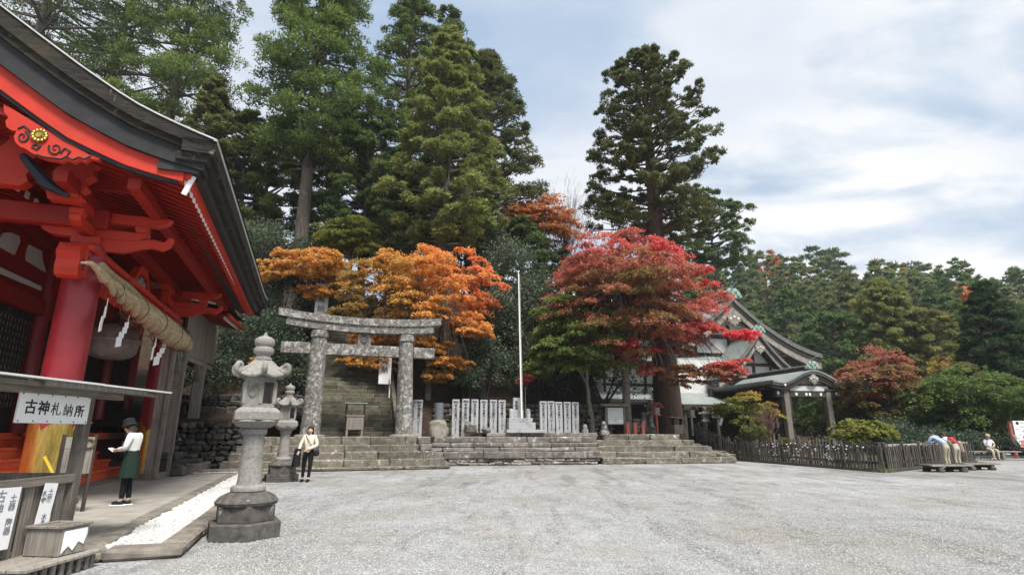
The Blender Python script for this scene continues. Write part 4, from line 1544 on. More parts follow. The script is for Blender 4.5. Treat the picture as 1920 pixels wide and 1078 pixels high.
# lower pent roofs
for (x0, x1, y0, y1, z0, z1, nm) in ((-12.5, -7.2, 9.2, 11.2, 4.15, 4.9, 'pent_roof'), (-7.6, -1.6, 4.6, 9.8, 3.55, 5.05, 'awning_roof')):
    pr_ = OB()
    pr_.grid(lambda a, b: (x0 + (x1 - x0) * a, y0 + (y1 - y0) * b, z0 + (z1 - z0) * b - .12 * math.sin(math.pi * b)), 6, 6)
    pr_.build(nm, MAT['copper'], off, smooth=50)
    OB().box(((x0 + x1) / 2, y0 + .03, z0 - .12), (x1 - x0, .1, .2)).build('pent_eave', MAT['darkwood'], off)
    OB().bar((x0 + .1, y0, z0 - .2), (x0 + .1, y1, z1 - .2), .1, .22).build('pent_rafter', MAT['darkwood'], off)
    OB().bar((x1 - .1, y0, z0 - .2), (x1 - .1, y1, z1 - .2), .1, .22).build('pent_rafter', MAT['darkwood'], off)
for x in (-7.3, -4.6, -2.0):
    OB().box((x, 5.0, 1.8), (.22, .22, 3.4)).build('awning_post', MAT['darkwood'], off)
OB().box((-4.5, 9.2, 2.2), (6.4, .2, 4.0)).build('entrance_shade_panel', MAT['dark'], off)  # flat panel coloured near black to stand for a shaded entrance
for x in (-3.1, -2.7):
    OB().box((x, 4.75, 3.2), (.2, .05, .22)).build('white_nail_cover', MAT['white'], off)
# ------------------------------------------------------------------ stone lanterns
def stone_lantern(label, loc, rz, sc_=1.0, mat='granite', base='granite_dark', group=None, post_cut=1.0):
    o = thing('stone_lantern', label, 'stone lantern', loc, rz, group)
    H = math.pi / 3
    mat, base = MAT[mat], MAT[base]

    def L(prof, n=6, ph=0.0, mod=None):
        return MB().lathe([(r * sc_, z * sc_) for r, z in prof], n=n, phase=ph, mod=mod)

    L([(.66, 0), (.68, .01), (.68, .21), (.66, .23)]).build('base_step', base, o)
    L([(.53, .23), (.55, .24), (.55, .44), (.53, .455)]).build('base_block', base, o)
    # ring of downturned lotus petals
    def petal(i, an):
        return 1 + (.045 if i in (1, 2) else .02) * abs(math.sin(an * 9))
    L([(.52, .455), (.535, .50), (.47, .57), (.36, .62), (.30, .635)], 72, mod=petal).build('lotus_ring', base, o, smooth=25)
    L([(.29, .63), (.31, .65), (.31, .69), (.29, .72), (.24, .735)], 32).build('collar', mat, o, smooth=40)
    L([(.225, .73), (.21, .80), (.195, 1.1), (.188, 1.46)], 32).build('post', mat, o, smooth=40)
    L([(.20, 1.455), (.225, 1.47), (.225, 1.54), (.20, 1.56)], 32).build('collar', mat, o, smooth=40)
    def pet2(i, an):
        return 1 + .05 * abs(math.sin(an * 9)) * (1 if i in (1, 2) else 0)
    L([(.24, 1.56), (.33, 1.60), (.40, 1.66), (.40, 1.68)], 72, mod=pet2).build('lotus_cap', mat, o, smooth=25)
    L([(.44, 1.675), (.46, 1.69), (.46, 1.80), (.43, 1.83), (.37, 1.87)]).build('platform', mat, o)
    # fire box: sill, head, corner posts, panels and openings
    fb = L([(.33, 1.865), (.33, 1.93)]).build('fire_box', mat, o)
    L([(.325, 2.26), (.325, 2.33)]).build('fire_box_head', mat, fb)
    for k in range(6):
        a = k * H
        r = .30 * sc_
        x, y = r * math.cos(a), r * math.sin(a)
        MB().box((x, y, 2.095 * sc_), (.075 * sc_, .075 * sc_, .35 * sc_), rz=a + math.pi / 4, bev=.008).build('corner_post', mat, fb)
        am = a + H / 2
        ri = .30 * sc_ * math.cos(H / 2)
        if k in (1, 4):
            continue
        cx, cy = ri * math.cos(am), ri * math.sin(am)
        if k in (2, 5):
            for dz, hh in ((1.97, .10), (2.235, .07)):
                MB().box((cx, cy, dz * sc_), (.03 * sc_, .26 * sc_, hh * sc_), rz=am).build('panel', mat, fb)
            continue
        MB().box((cx * .97, cy * .97, 2.095 * sc_), (.03 * sc_, .27 * sc_, .36 * sc_), rz=am).build('panel', mat, fb)
        MB().lathe([(.085 * sc_, 0), (.085 * sc_, .012), (.06 * sc_, .02), (.055 * sc_, .008), (.01, .008)], (cx * 1.02, cy * 1.02, 2.10 * sc_), 20,
                   rot=Matrix.Rotation(am, 3, 'Z') @ Matrix.Rotation(R(90), 3, 'Y')).build('crest_disc', mat, fb)
    # roof with rolled-up corners
    rf = MB()
    n = 72
    prof = [(.06, 2.62), (.17, 2.60), (.24, 2.55), (.31, 2.47), (.39, 2.40), (.445, 2.37), (.455, 2.345), (.44, 2.32), (.30, 2.325), (.05, 2.33)]
    vs, fs = [], []
    for r, z in prof:
        for k in range(n):
            an = 2 * math.pi * k / n
            h = abs(((an / H + .5) % 1) - .5) * 2
            cor = (1 - h) ** 2.2
            f = (r / .455)
            rr = r * (1 + .10 * cor * f) * (1 - .07 * (1 - cor) * f) * (1 + .012 * math.cos(an * 6 * 3))
            vs.append((rr * sc_ * math.cos(an), rr * sc_ * math.sin(an), (z + .055 * cor * f * f) * sc_))
    for i in range(len(prof) - 1):
        for k in range(n):
            k2 = (k + 1) % n
            fs.append((i * n + k2, i * n + k, (i + 1) * n + k, (i + 1) * n + k2))
    rf.add(vs, fs)
    ro = rf.build('roof', mat, o, smooth=45)
    for k in range(6):
        a = k * H
        c, s = math.cos(a), math.sin(a)
        pts, rr = [], []
        for i in range(20):
            t = i / 19
            if t < .35:
                u = t / .35
                r, z = .30 + .16 * u, 2.49 - .085 * u
            else:
                u = (t - .35) / .65
                an = -1.2 + u * 5.6
                q = .085 * (1 - .62 * u)
                r, z = .475 + q * math.cos(an) + .0, 2.475 + q * math.sin(an)
            pts.append((r * c * sc_, r * s * sc_, z * sc_))
            rr.append((.03 + .022 * math.sin(math.pi * min(1, t * 1.3))) * sc_)
        MB().tube(pts, rr, 8).build('rolled_corner', mat, ro, smooth=50)
    L([(.15, 2.60), (.17, 2.615), (.17, 2.65), (.14, 2.66), (.135, 2.69), (.18, 2.72), (.195, 2.76), (.185, 2.80), (.16, 2.815), (.155, 2.83),
       (.185, 2.86), (.195, 2.91), (.18, 2.955), (.12, 2.985), (.05, 3.005), (.035, 3.03), (.012, 3.07)], 32).build('finial', mat, o, smooth=40)
    return o


lp = [S(-.88, 9.72), S(-.88, 19.9)]
lant = stone_lantern('tall pale stone lantern nearest the camera beside the pebble strip', lp[0], R(60), 1.0, 'granite', 'granite_dark', 'tall lanterns along the path')
lant.scale = (.8, .8, 1)
l2 = copy_tree(lant)
l2.location = lp[1]
l2['label'] = 'tall stone lantern farther back, half hidden behind the near lantern'
c = atY(1222, 808, 33.2)
l3 = stone_lantern('mossy white stone lantern at the foot of the great cedar trunk', (c.x, c.y, 1.38), .3, .66, 'torii', 'step', 'small lanterns by the office')
c = atY(1324, 812, 34.6)
l4 = copy_tree(l3)
l4.location = (c.x, c.y, 1.0)
l4.rotation_euler.z = .9
l4['label'] = 'white stone lantern behind the dark fence, left of the young yellow maple'
# dry leaf sprig caught on the near lantern roof
sp = MB()
for k in range(26):
    a = Vector((rnd.uniform(-.05, .05), rnd.uniform(-.05, .05), rnd.uniform(0, .12)))
    d_ = Vector((rnd.uniform(-1, 1), rnd.uniform(-1, 1), rnd.uniform(-1, 1))).normalized()
    e = d_.orthogonal() * .012
    sp.add([a - e, a + d_ * .05, a + e, a - d_ * .03], [(0, 1, 2, 3)])
o = sp.build('dry_sprig', surf('dry_leaf', (.4, .2, .03), (.6, .36, .06), 20, bump=0))
c = atY(475, 676, 9.0)
o.location = c - Vector((0, 0, .06))
tag(o, 'small sprig of dry yellow leaves caught on the near lantern roof', 'leaves')

# ------------------------------------------------------------------ torii
TO = (1.86, 26.9, 1.30)
tor = thing('stone_torii', 'grey stone torii gate blotched with white lichen before the long stairway', 'torii gate', S(1.86, 26.9, 1.30), SA)


def TB():
    return MB(TO)


for p, r0, r1 in ((-.20, .43, .345), (3.93, .41, .33)):
    lean = .06 if p < 1 else -.10
    TB().tube([(p, 26.9, 1.36), (p + lean * .5, 26.9, 3.6), (p + lean, 26.9, 5.98)], [r0, (r0 + r1) / 2, r1], 28).build('pillar', MAT['torii'], tor, smooth=40)
    TB().lathe([(r1 + .02, 0), (r1 + .06, .03), (r1 + .06, .30), (r1 + .03, .33)], (p + lean, 26.9, 5.70), 28).build('pillar_ring', MAT['torii'], tor, smooth=40)
    TB().lathe([(.62, 0), (.66, .03), (.64, .09), (.5, .11)], (p, 26.9, 1.29), 20).build('pillar_base', MAT['granite'], tor, smooth=40)


def tz(p):
    u = (p - 1.86) / 3.8
    return .25 * abs(u) ** 2.2


ps = list(np.linspace(-1.98, 5.45, 25))
top = [(p, 6.68 + tz(p)) for p in ps]
TB().strip(top, [(p, z - .31) for p, z in top], 26.9 - .36, 26.9 + .36, lambda u, v, w: (u, w, v)).build('top_lintel', MAT['torii'], tor)
TB().strip([(p, z + .05) for p, z in top], [(p, z - .003) for p, z in top], 26.9 - .22, 26.9 + .22, lambda u, v, w: (u, w, v)).build('lintel_crown', MAT['torii'], tor)
ps = list(np.linspace(-1.62, 5.12, 25))
l2p = [(p, 6.68 + tz(p) - .31) for p in ps]
TB().strip(l2p, [(p, z - .35) for p, z in l2p], 26.9 - .29, 26.9 + .29, lambda u, v, w: (u, w, v)).build('lower_lintel', MAT['torii'], tor)
for a, b in ((-1.76, -.5), (.16, 3.5), (4.2, 5.22)):
    TB().box(((a + b) / 2, 26.9, 5.20), (b - a, .30, .52), bev=.03).build('tie_beam', MAT['torii'], tor)
TB().box((1.86, 26.9, 5.72), (.62, .30, .56), bev=.02).build('tablet', MAT['torii'], tor)
TB().lathe([(.2, 0), (.2, .03), (.16, .04), (.15, .015), (.01, .015)], (1.86, 26.75, 5.74), 20, rot=Matrix.Rotation(R(90), 3, 'X')).build('tablet_disc', MAT['granite_dark'], tor)

# ------------------------------------------------------------------ granite steles
FANG = math.atan2(FD.y, FD.x)
GOLDS = ['金五百萬円', '金参百萬円', '金弐百萬円', '金壱百萬円']
SMALL = ['中平三上正土', '古本大二正中', '正上三本平古']


def stele(px, py_top, Y, zb, label, group, i, wd=.36):
    t_ = atY(px, py_top, Y)
    h = t_.z - zb + rnd.uniform(-.025, .02)
    o = thing('granite_stele', label, 'stele', (t_.x, Y, zb), FANG + rnd.uniform(-.03, .03), group)
    o.rotation_euler.x, o.rotation_euler.y = rnd.uniform(-.008, .008), rnd.uniform(-.010, .010)
    MB().box((0, 0, h / 2), (wd, .24, h), bev=.012).build('slab', MAT['stele'], o)
    fr = frame3((1, 0, 0), (0, 0, 1))
    k = h / 1.7
    text('奉納', MAT['ink'], .125 * k, (0, -.1215, h - .13 * k), fr, o, bold=.002, name='heading')
    text(GOLDS[i % 4], MAT['ink'], .15 * k, (0, -.1215, h - .58 * k), fr, o, vertical=True, bold=.003, name='inscription')
    text(SMALL[i % 3], MAT['ink'], .095 * k, (0, -.1215, h - 1.26 * k), fr, o, vertical=True, bold=.001, name='name_line')
    return o


G1, G2, G3 = 'steles beside the torii', 'left row of granite steles', 'right row of granite steles'
stele(775, 750, 28.3, 1.27, 'pale granite stele half hidden by the right torii pillar', G1, 0)
stele(786, 749, 28.5, 1.27, 'pale inscribed stele standing clear just right of the torii pillar', G1, 1)
W6 = ['leftmost', 'second from left', 'third from left', 'third from right', 'second from right', 'rightmost']
for i, px in enumerate((855, 872.5, 890, 907, 924.5, 941)):
    stele(px, 748 + .35 * i, 28.45 + .08 * i, 1.27 if i < 2 else 1.465, W6[i] + ' of the six inscribed granite steles left of the flagpole', G2, i)
W5 = ['leftmost', 'second from left', 'middle one', 'second from right', 'rightmost']
for i, px in enumerate((1018, 1032.5, 1047, 1062, 1077)):
    stele(px, 752 + .5 * i, 29.2 + .1 * i, 1.465, W5[i] + ' of the five inscribed granite steles right of the flagpole', G3, i + 1)

# round dark monument on a boulder
c = atY(822, 812, 28.6)
o = thing('round_monument', 'dark round stone pillar set on a big pale boulder', 'monument', (c.x, c.y, 1.27))
MB().tube([(0, 0, .78), (0, 0, 1.66)], [.23, .22], 20).build('pillar', surf('dark_polished_granite', (.10, .11, .12), (.17, .18, .185), 30, rough=.35, bump=.05), o, smooth=40)
bm = MB().lathe([(.50, -.02), (.52, .2), (.46, .42), (.42, .5), (.44, .62), (.40, .74), (.26, .82), (.02, .83)], n=14, mod=lambda i, a: 1 + .12 * math.sin(3 * a + i) + .07 * math.sin(5 * a - 2 * i))
bm.build('boulder', surf('pale_mossy_boulder', (.16, .145, .12), (.31, .29, .25), 4, bump=.6, lichen=[((.10, .11, .05), 2, .55, .7)]), o, smooth=50)

# flagpole and its granite base
c = atY(977, 806, 28.9)
fb = thing('stone_pedestal', 'stepped granite pedestal with round posts and an inscribed stone behind the white pole', 'monument base', (c.x, c.y, 1.46), FANG)
for x, w, d_, z0, z1 in ((.1, 1.9, 1.5, 0, .16), (-.05, 1.35, 1.2, .16, .50), (-.1, 1.2, 1.0, .50, .72)):
    MB().box((x, 0, (z0 + z1) / 2), (w, d_, z1 - z0 - .004), bev=.015).build('step', MAT['stele'], fb)
for x in (-.56, .30):
    MB().tube([(x, -.36, .72), (x, -.36, 1.08), (x, -.36, 1.15), (x, -.36, 1.18)], [.11, .11, .085, .03], 16).build('round_post', MAT['stele'], fb, smooth=40)
MB().tube([(.08, .3, .72), (.08, .3, 1.1), (.08, .3, 1.15)], [.10, .10, .03], 16).build('round_post', MAT['stele'], fb, smooth=40)
sl = MB().box((-.23, .05, 1.23), (.36, .2, 1.02), bev=.012).build('inscribed_stone', MAT['stele'], fb)
text('奉獻塔', MAT['ink'], .15, (-.24, -.056, 1.35), frame3((1, 0, 0), (0, 0, 1)), fb, vertical=True, bold=.002)
fp = thing('flagpole', 'tall slim white flagpole rising from the granite pedestal', 'flagpole', (c.x + .02, c.y - .30, 2.18), 0)
tp = atY(972, 511, 28.6)
tv = Vector((tp.x - c.x - .02, .0, tp.z - 2.18))
MB().tube([(0, 0, 0), tv * .5, tv], [.042, .038, .026], 12).build('pole', MAT['white'], fp, smooth=40)
MB().lathe([(.01, -.06), (.05, -.03), (.06, 0), (.05, .04), (.01, .06)], tv + Vector((0, 0, .05)), 12).build('knob', MAT['white'], fp, smooth=40)
MB().tube([(.07, -.02, .1), (.06 + tv.x, -.02, tv.z - .1)], .008, 5).build('halyard', MAT['white'], fp)
MB().box((.05, 0, .75), (.08, .05, .05)).build('cleat', MAT['greywood'], fp)

# small roofed offering box before the stairway
c = S(1.75, 27.9, 1.29)
ob = thing('roofed_offering_box', 'small grey wooden box under its own little roof at the foot of the stairway', 'offering box', c, SA)
MB().box((0, -.12, .62), (.78, .3, .62), bev=.02).build('box', MAT['greywood'], ob)
MB().box((0, -.12, .95), (.84, .36, .05), bev=.01).build('box_rim', MAT['greywood'], ob)
for s in (-1, 1):
    MB().bar((s * .34, -.1, 0), (s * .34, -.1, .35), .09, .3, bev=.01).build('leg', MAT['greywood'], ob)
    MB().bar((s * .42, .08, 0), (s * .42, .08, 1.5), .06, .06).build('post', MAT['darkwood'], ob)
MB().bar((-.52, -.02, 1.53), (.52, -.02, 1.53), .5, .06, bev=.015).build('roof', surf('weathered_teal_roof', (.14, .17, .16), (.24, .28, .265), 5), ob)

# banners on poles above the stairway
def banner(px_pole, py_b, py_t, Y, w, h_, label, body):
    b_ = atY(px_pole, py_b, Y); t_ = atY(px_pole, py_t, Y)
    o = thing('banner', label, 'banner', (b_.x, Y, b_.z), SA, 'white shrine banners by the stairway')
    L = t_.z - b_.z
    MB().tube([(0, 0, 0), (0, 0, L)], .035, 8).build('pole', MAT['white'], o)
    MB().tube([(.02, 0, L - .05), (-w - .05, 0, L - .05)], .02, 6).build('crossbar', MAT['white'], o)
    MB().grid(lambda a, b: (-w + w * a, .05 * math.sin(3 * a + 5 * b), L - .08 - h_ * b), 6, 14).build('cloth', MAT['paper'], o, smooth=60)
    text(body, MAT['ink_faded'], w * .62, (-w * .5, -.075, L - .1 - h_ * .5), frame3((1, 0, 0), (0, 0, 1)), o, vertical=True, bold=.004)
    MB().lathe([(.02, 0), (.17, .02), (.17, .22), (.02, .24)], (-w * .5, -.06, L - .1 - h_ * .17), 8, rot=Matrix.Rotation(R(90), 3, 'X') @ Matrix.Scale(.18, 3, (0, 0, 1))).build('crest', surf('purple_crest', (.2, .1, .16), (.3, .16, .22), 9), o)
    return o


banner(606, 665, 532, 33.0, .72, 2.6, 'white banner on a tall pole above the left end of the torii lintel', '奉納')
banner(727, 790, 652, 30.5, .62, 1.9, 'white banner on a pole at the right edge of the stairway under the torii beam', '奉納')
banner(722, 640, 560, 36.0, .6, 1.6, 'distant white banner half hidden in orange leaves above the torii', '奉納')

# ------------------------------------------------------------------ right-hand terrace furniture
c = atY(1155, 812, 31.2)
nb = thing('notice_board', 'roofed wooden notice board with a large white text panel', 'notice board', (c.x, c.y, 1.38), .18)
for x in (-.52, .52):
    MB().box((x, 0, .75), (.10, .10, 1.5), bev=.01).build('post', MAT['boothwood'], nb)
pn = MB().box((0, -.04, .98), (.86, .05, .86), bev=.008).build('panel', surf('aged_white_panel', (.62, .64, .60), (.72, .74, .70), 3), nb)
MB().box((0, 0, .98), (.94, .06, .94)).build('panel_frame', MAT['boothwood'], nb)
tx = MB()
for k in range(15):
    x = -.37 + k * .053
    z = 1.34
    while z > .62 + .2 * rnd.random():
        l_ = rnd.uniform(.02, .05)
        tx.box((x, -.068, z - l_ / 2), (.022, .004, l_))
        z -= l_ + .018
tag(tx.build('lettering', MAT['ink_faded'], nb), kind='stuff')
mb = MB()
mb.bar((-.78, -.16, 1.52), (.78, -.16, 1.52), .42, .05)
mb.bar((-.78, .18, 1.52), (.78, .18, 1.52), .42, .05)
mb.bar((-.80, 0, 1.58), (.80, 0, 1.58), .2, .1)
mb.build('roof', MAT['boothwood_h'], nb)

for i, (px, h_) in enumerate(((1177, .62), (1191, .58), (1206, .60))):
    c = atY(px, 815, 31.0 + .2 * i)
    o = MB().tube([(0, 0, 0), (0, 0, h_), (0, 0, h_ + .03)], [.12, .115, .07], 12).build('red_post', MAT['post_red'], None, smooth=40)
    o.location = (c.x, c.y, 1.38)
    tag(o, ['left one of three short faded red posts beside the notice board', 'middle one of three short faded red posts beside the notice board',
            'right one of three short faded red posts, nearest the white lantern'][i], 'post', 'short faded red posts')
c = atY(1193, 806, 32.6)
o = thing('stone_bench', 'small mossy stone block behind the faded red posts', 'stone block', (c.x, c.y, 1.38), .1)
MB().box((0, 0, .38), (.34, .3, .76), bev=.04).build('block', MAT['step'], o)
MB().box((0, 0, .80), (.48, .4, .12), bev=.03).build('cap', MAT['step'], o)
c = atY(1208, 806, 33.2)
o = thing('guardian_statue', 'small mossy stone guardian figure beside the white lantern', 'statue', (c.x, c.y, 1.38), .2)
MB().box((0, 0, .2), (.42, .42, .4), bev=.05).build('plinth', MAT['step'], o)
MB().lathe([(.17, .4), (.2, .55), (.17, .75), (.13, .9), (.09, .95), (.13, 1.02), (.15, 1.12), (.10, 1.24), (.02, 1.27)], n=12, mod=lambda i, a: 1 + .1 * math.sin(2 * a + i)).build('figure', MAT['step'], o, smooth=50)
c = atY(1131, 808, 29.6)
o = thing('lion_dog_statue', 'small white lichened stone guardian dog on the terrace corner', 'statue', (c.x, c.y - .3, 1.36), -.3)
MB().lathe([(.24, 0), (.26, .1), (.2, .24), (.02, .25)], n=10, mod=lambda i, a: 1 + .12 * math.sin(3 * a + i)).build('rock', MAT['torii'], o, smooth=50)
MB().lathe([(.10, .22), (.15, .34), (.13, .46), (.08, .52), (.02, .54)], (0, .05, 0), n=12).build('body', MAT['granite'], o, smooth=50)
MB().lathe([(.02, .46), (.09, .50), (.11, .58), (.08, .66), (.02, .68)], (0, -.07, 0), n=12).build('head', MAT['granite'], o, smooth=50)
c = atY(1097, 806, 29.4)
o = thing('lion_dog_statue', 'tiny pale stone figure right of the last stele', 'statue', (c.x, c.y, 1.45), .2)
MB().box((0, 0, .1), (.3, .26, .2), bev=.04).build('rock', MAT['torii'], o)
MB().lathe([(.1, .19), (.13, .3), (.09, .42), (.02, .44)], n=12).build('body', MAT['granite'], o, smooth=50)


def lantern_post(px, py_b, Y, zb, h_, label, pmat, rmat, bmat):
    c = atY(px, py_b, Y)
    o = thing('wooden_lantern_post', label, 'lantern post', (c.x, c.y, zb), .4, 'little roofed lantern posts')
    MB().box((0, 0, h_ / 2), (.11, .11, h_), bev=.01).build('post', pmat, o)
    MB().box((0, 0, h_ + .22), (.30, .30, .42), bev=.01).build('lamp_box', bmat, o)
    MB().box((0, 0, h_ + .0), (.38, .38, .05)).build('lamp_floor', pmat, o)
    for s in (-1, 1):
        MB().bar((s * .17, -.30, h_ + .52), (s * .17, .30, h_ + .52), .42, .03).box((0, 0, 0), (.001, .001, .001))
    rf = MB()
    rf.prism([(-.34, .40), (0, .68), (.34, .40), (.34, .44), (0, .73), (-.34, .44)], -.3, .3, lambda u, v, w: (u, w, h_ + v))
    rf.build('roof', rmat, o)
    return o


lantern_post(1233, 815, 32.4, 1.38, 1.05, 'red lantern post with a small roof right beside the white stone lantern', MAT['post_red'], MAT['post_red'], MAT['bargewood'])
lantern_post(1299, 815, 33.4, 1.30, 1.05, 'bare wooden lantern post left of the dark fence', MAT['bargewood'], MAT['bargewood'], MAT['bargewood'])
c = atY(1271, 815, 33.0)
o = thing('small_wayside_shrine', 'knee-high grey box with a slanted plank roof under the great cedar', 'small shrine', (c.x, c.y, 1.38), .15)
MB().box((0, 0, .28), (.55, .4, .5), bev=.02).build('box', MAT['greywood'], o)
for x in (-.24, .24):
    MB().box((x, 0, .7), (.06, .3, .4)).build('post', MAT['darkwood'], o)
MB().bar((-.5, 0, .97), (.5, 0, .86), .6, .06, bev=.01).build('roof', MAT['greywood'], o)
c = atY(1341, 775, 34.2)
o = thing('white_notice', 'small white notice panel on a post behind the dark fence', 'sign', (c.x, c.y, .9), .1)
MB().box((0, 0, .9), (.06, .06, 1.6)).build('post', MAT['darkwood'], o)
MB().box((0, -.05, 1.62), (.5, .04, .36)).build('panel', MAT['white'], o)
mb = MB()
for k in range(5):
    mb.box((0, -.072, 1.73 - k * .055), (.36 - .05 * (k % 2), .004, .018))
mb.build('lettering', MAT['ink_faded'], o)
c = atY(1352, 790, 33.6)
o = MB().box((0, 0, 0), (.16, .03, .46), rot=Matrix.Rotation(.35, 3, 'Y')).build('white_plate', MAT['white'])
o.location = (c.x, c.y, c.z)
tag(o, 'slanting narrow white plate beside the white notice panel', 'plate')
# ------------------------------------------------------------------ trees
def unit(n, g):
    v = g.normal(size=(n, 3))
    return v / np.linalg.norm(v, axis=1)[:, None]


def nrm(v):
    return v / np.maximum(np.linalg.norm(v, axis=-1), 1e-9)[..., None]


def spray_tris(pos, dirs, L, W, g):
    side = nrm(np.cross(dirs, unit(len(pos), g)))
    L = L * g.uniform(.7, 1.3, (len(pos), 1))
    W = W * g.uniform(.7, 1.3, (len(pos), 1))
    return np.stack([pos - side * W / 2, pos + side * W / 2, pos + dirs * L], 1)


def leaf_quads(pos, dirs, nor, L, W, g):
    side = nrm(np.cross(dirs, nor))
    L = L * g.uniform(.7, 1.3, (len(pos), 1))
    W = W * g.uniform(.7, 1.3, (len(pos), 1))
    return np.stack([pos - dirs * L * .4, pos + side * W / 2, pos + dirs * L * .6, pos - side * W / 2], 1)


PROFILES = {
    'cone': lambda t: max(.03, (1 - t) ** .66) * min(1, .55 + 2.2 * t),
    'spire': lambda t: max(.04, (1 - t) ** .95) * min(1, .7 + 2 * t),
    'column': lambda t: max(.05, 1 - t ** 2.6) ** .7 * min(1, .6 + 1.6 * t),
    'dome': lambda t: max(.02, 1 - ((t - .27) / .745) ** 2) ** .55,
    'round': lambda t: max(.03, 1 - ((t - .42) / .6) ** 2) ** .5,
}


def conifer_data(H, z0, Rm, seed, style='cone', nb=80, sub=7, per=60, L=.28, W=.105, puff=1.0, droop=0.0, ragged=.3, light=0.0, inner=.35, along=0):
    """crown triangles + tint, limb tubes; local coordinates, trunk along +Z"""
    g = np.random.default_rng(seed)
    prof = PROFILES[style]
    cen, rad, tn = [], [], []
    limbs = []
    for i in range(nb):
        t = ((i + g.uniform(0, 1)) / nb) ** 1.12
        z = z0 + t * (H - z0)
        a = i * 2.39996 + g.uniform(-.5, .5)
        rr = Rm * prof(t) * (1 - ragged * g.random() ** 1.5)
        if rr < .25: rr = .25
        rise = (.10 - droop) * rr + (t - .3) * .35 * rr
        tip = np.array([math.cos(a) * rr, math.sin(a) * rr, z + rise])
        limbs.append((np.array([0, 0, z - .12 * rr]), np.array([math.cos(a) * rr * .55, math.sin(a) * rr * .55, z + rise * .35 - .04 * rr]), tip))
        rb = (.20 * Rm * (.55 + .45 * (1 - t)) + .12) * puff * g.uniform(.75, 1.25)
        bt = g.uniform(-.12, .12)
        k = max(3, int(sub * g.uniform(.7, 1.3)))
        for j in range(k):
            u = unit(1, g)[0]
            u[2] = abs(u[2]) * .75 - .12
            out = np.array([math.cos(a), math.sin(a), 0])
            c = tip + u * rb * 1.0 - out * rb * .35 * g.random()
            cen.append(c); rad.append(rb * g.uniform(.38, .62)); tn.append(.5 + bt + g.uniform(-.12, .12))
        for j in range(along):
            f = g.uniform(.3, .98)
            c = tip * f + np.array([0, 0, z - .12 * rr]) * (1 - f) * np.array([0, 0, 1]) + g.normal(0, .28, 3) * np.array([1, 1, .6])
            c[2] = z - .12 * rr + (rise + .12 * rr) * f ** 1.5 + g.uniform(-.1, .35)
            cen.append(c); rad.append(rb * g.uniform(.35, .7)); tn.append(.45 + bt + g.uniform(-.15, .15))
        if g.random() < inner:
            f = g.uniform(.3, .7)
            c = np.array([math.cos(a) * rr * f, math.sin(a) * rr * f, z + rise * f])
            cen.append(c); rad.append(rb * .7); tn.append(.25)  # inner clumps tinted darker: shade painted into the crown's inside
    cen, rad, tn = np.array(cen), np.array(rad), np.array(tn)
    n = len(cen)
    per = int(per * 1.35) if L < .3 else per
    rad = rad * 1.15
    C = np.repeat(cen, per, 0)
    r = np.repeat(rad, per)[:, None]
    u = unit(n * per, g)
    flip = u[:, 2] < -.45
    u[flip, 2] *= -1
    pos = C + u * r * g.uniform(.55, 1.05, (n * per, 1)) * np.array([1, 1, .72])
    N = n * per
    d = nrm(u * np.array([1, 1, .7]) + np.array([0, 0, .35 - droop * 1.4]) + .38 * g.normal(size=u.shape))
    # most sprays lie like shingles over the bough, the rest stick out
    nor = nrm(u * .75 + np.array([0, 0, .55]) + .42 * g.normal(size=u.shape))
    tang = nrm(np.cross(nor, unit(N, g)) + u * .35 + np.array([0, 0, .1 - droop]))
    flat_ = g.random(N) < .62
    d[flat_] = tang[flat_]
    side = nrm(np.cross(d, np.where(flat_[:, None], nor, unit(N, g))))
    LL = L * g.uniform(.7, 1.3, (N, 1))
    WW = W * g.uniform(.7, 1.3, (N, 1))
    tri = np.stack([pos - side * WW / 2 - d * LL * .3, pos + side * WW / 2 - d * LL * .3, pos + d * LL * .7], 1)
    tint = np.clip(np.repeat(tn, per) + g.uniform(-.08, .08, n * per) + .10 * u[:, 2] + light, 0, 1)  # upward sprays tinted lighter: light from above painted into the needles
    return tri, tint, limbs


def put_tree(name, label, cat, loc, tri, tint, nper, mat, trunk_pts, trunk_r, limbs, tmat, group=None, limb_r=.06, rz=0, limb_keep=1.0):
    o = thing(name, label, cat, loc, rz, group)
    MB().tube(trunk_pts, trunk_r, 12).build('trunk', tmat, o, smooth=60)
    if limbs:
        mb = MB()
        for k, lb in enumerate(limbs):
            if (k * .618) % 1 < limb_keep:
                m = len(lb)
                mb.tube(lb, [limb_r * (1 - .75 * i / (m - 1)) for i in range(m)], 5, cap=False)
        mb.build('limbs', tmat, o, smooth=60)
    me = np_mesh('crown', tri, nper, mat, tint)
    link(bpy.data.objects.new('crown', me), o)
    return o


def conifer(label, px, py, Y, ytop, ybot, hw, seed, style='cone', mat=None, name='cedar_tree', cat='cedar', group=None, tr=.45, tmat='trunk', base_z=None, **k):
    ref = atY(px, py, Y)
    zt, zb = atY(px, ytop, Y).z, atY(px, ybot, Y).z
    bz = hill(ref.x, Y) - .3 if base_z is None else base_z
    dep = Y * (math.cos(PITCH)) + (ref.z - CAMZ) * math.sin(PITCH)
    Rm = hw * 1.16 / FPX * dep
    H = zt - bz
    tri, tint, limbs = conifer_data(H, zb - bz, Rm, seed, style, **k)
    n = 6
    tp = [(.15 * math.sin(seed + i), .15 * math.cos(seed * 2 + i), H * .97 * i / n) for i in range(n + 1)]
    tp[0] = (0, 0, -.3)
    rr = [tr * (1.35 if i == 0 else 1 - .88 * i / n) for i in range(n + 1)]
    return put_tree(name, label, cat, (ref.x, Y, bz), tri, tint, 3, mat, tp, rr, limbs, MAT[tmat], group, limb_r=.05 + .018 * Rm)


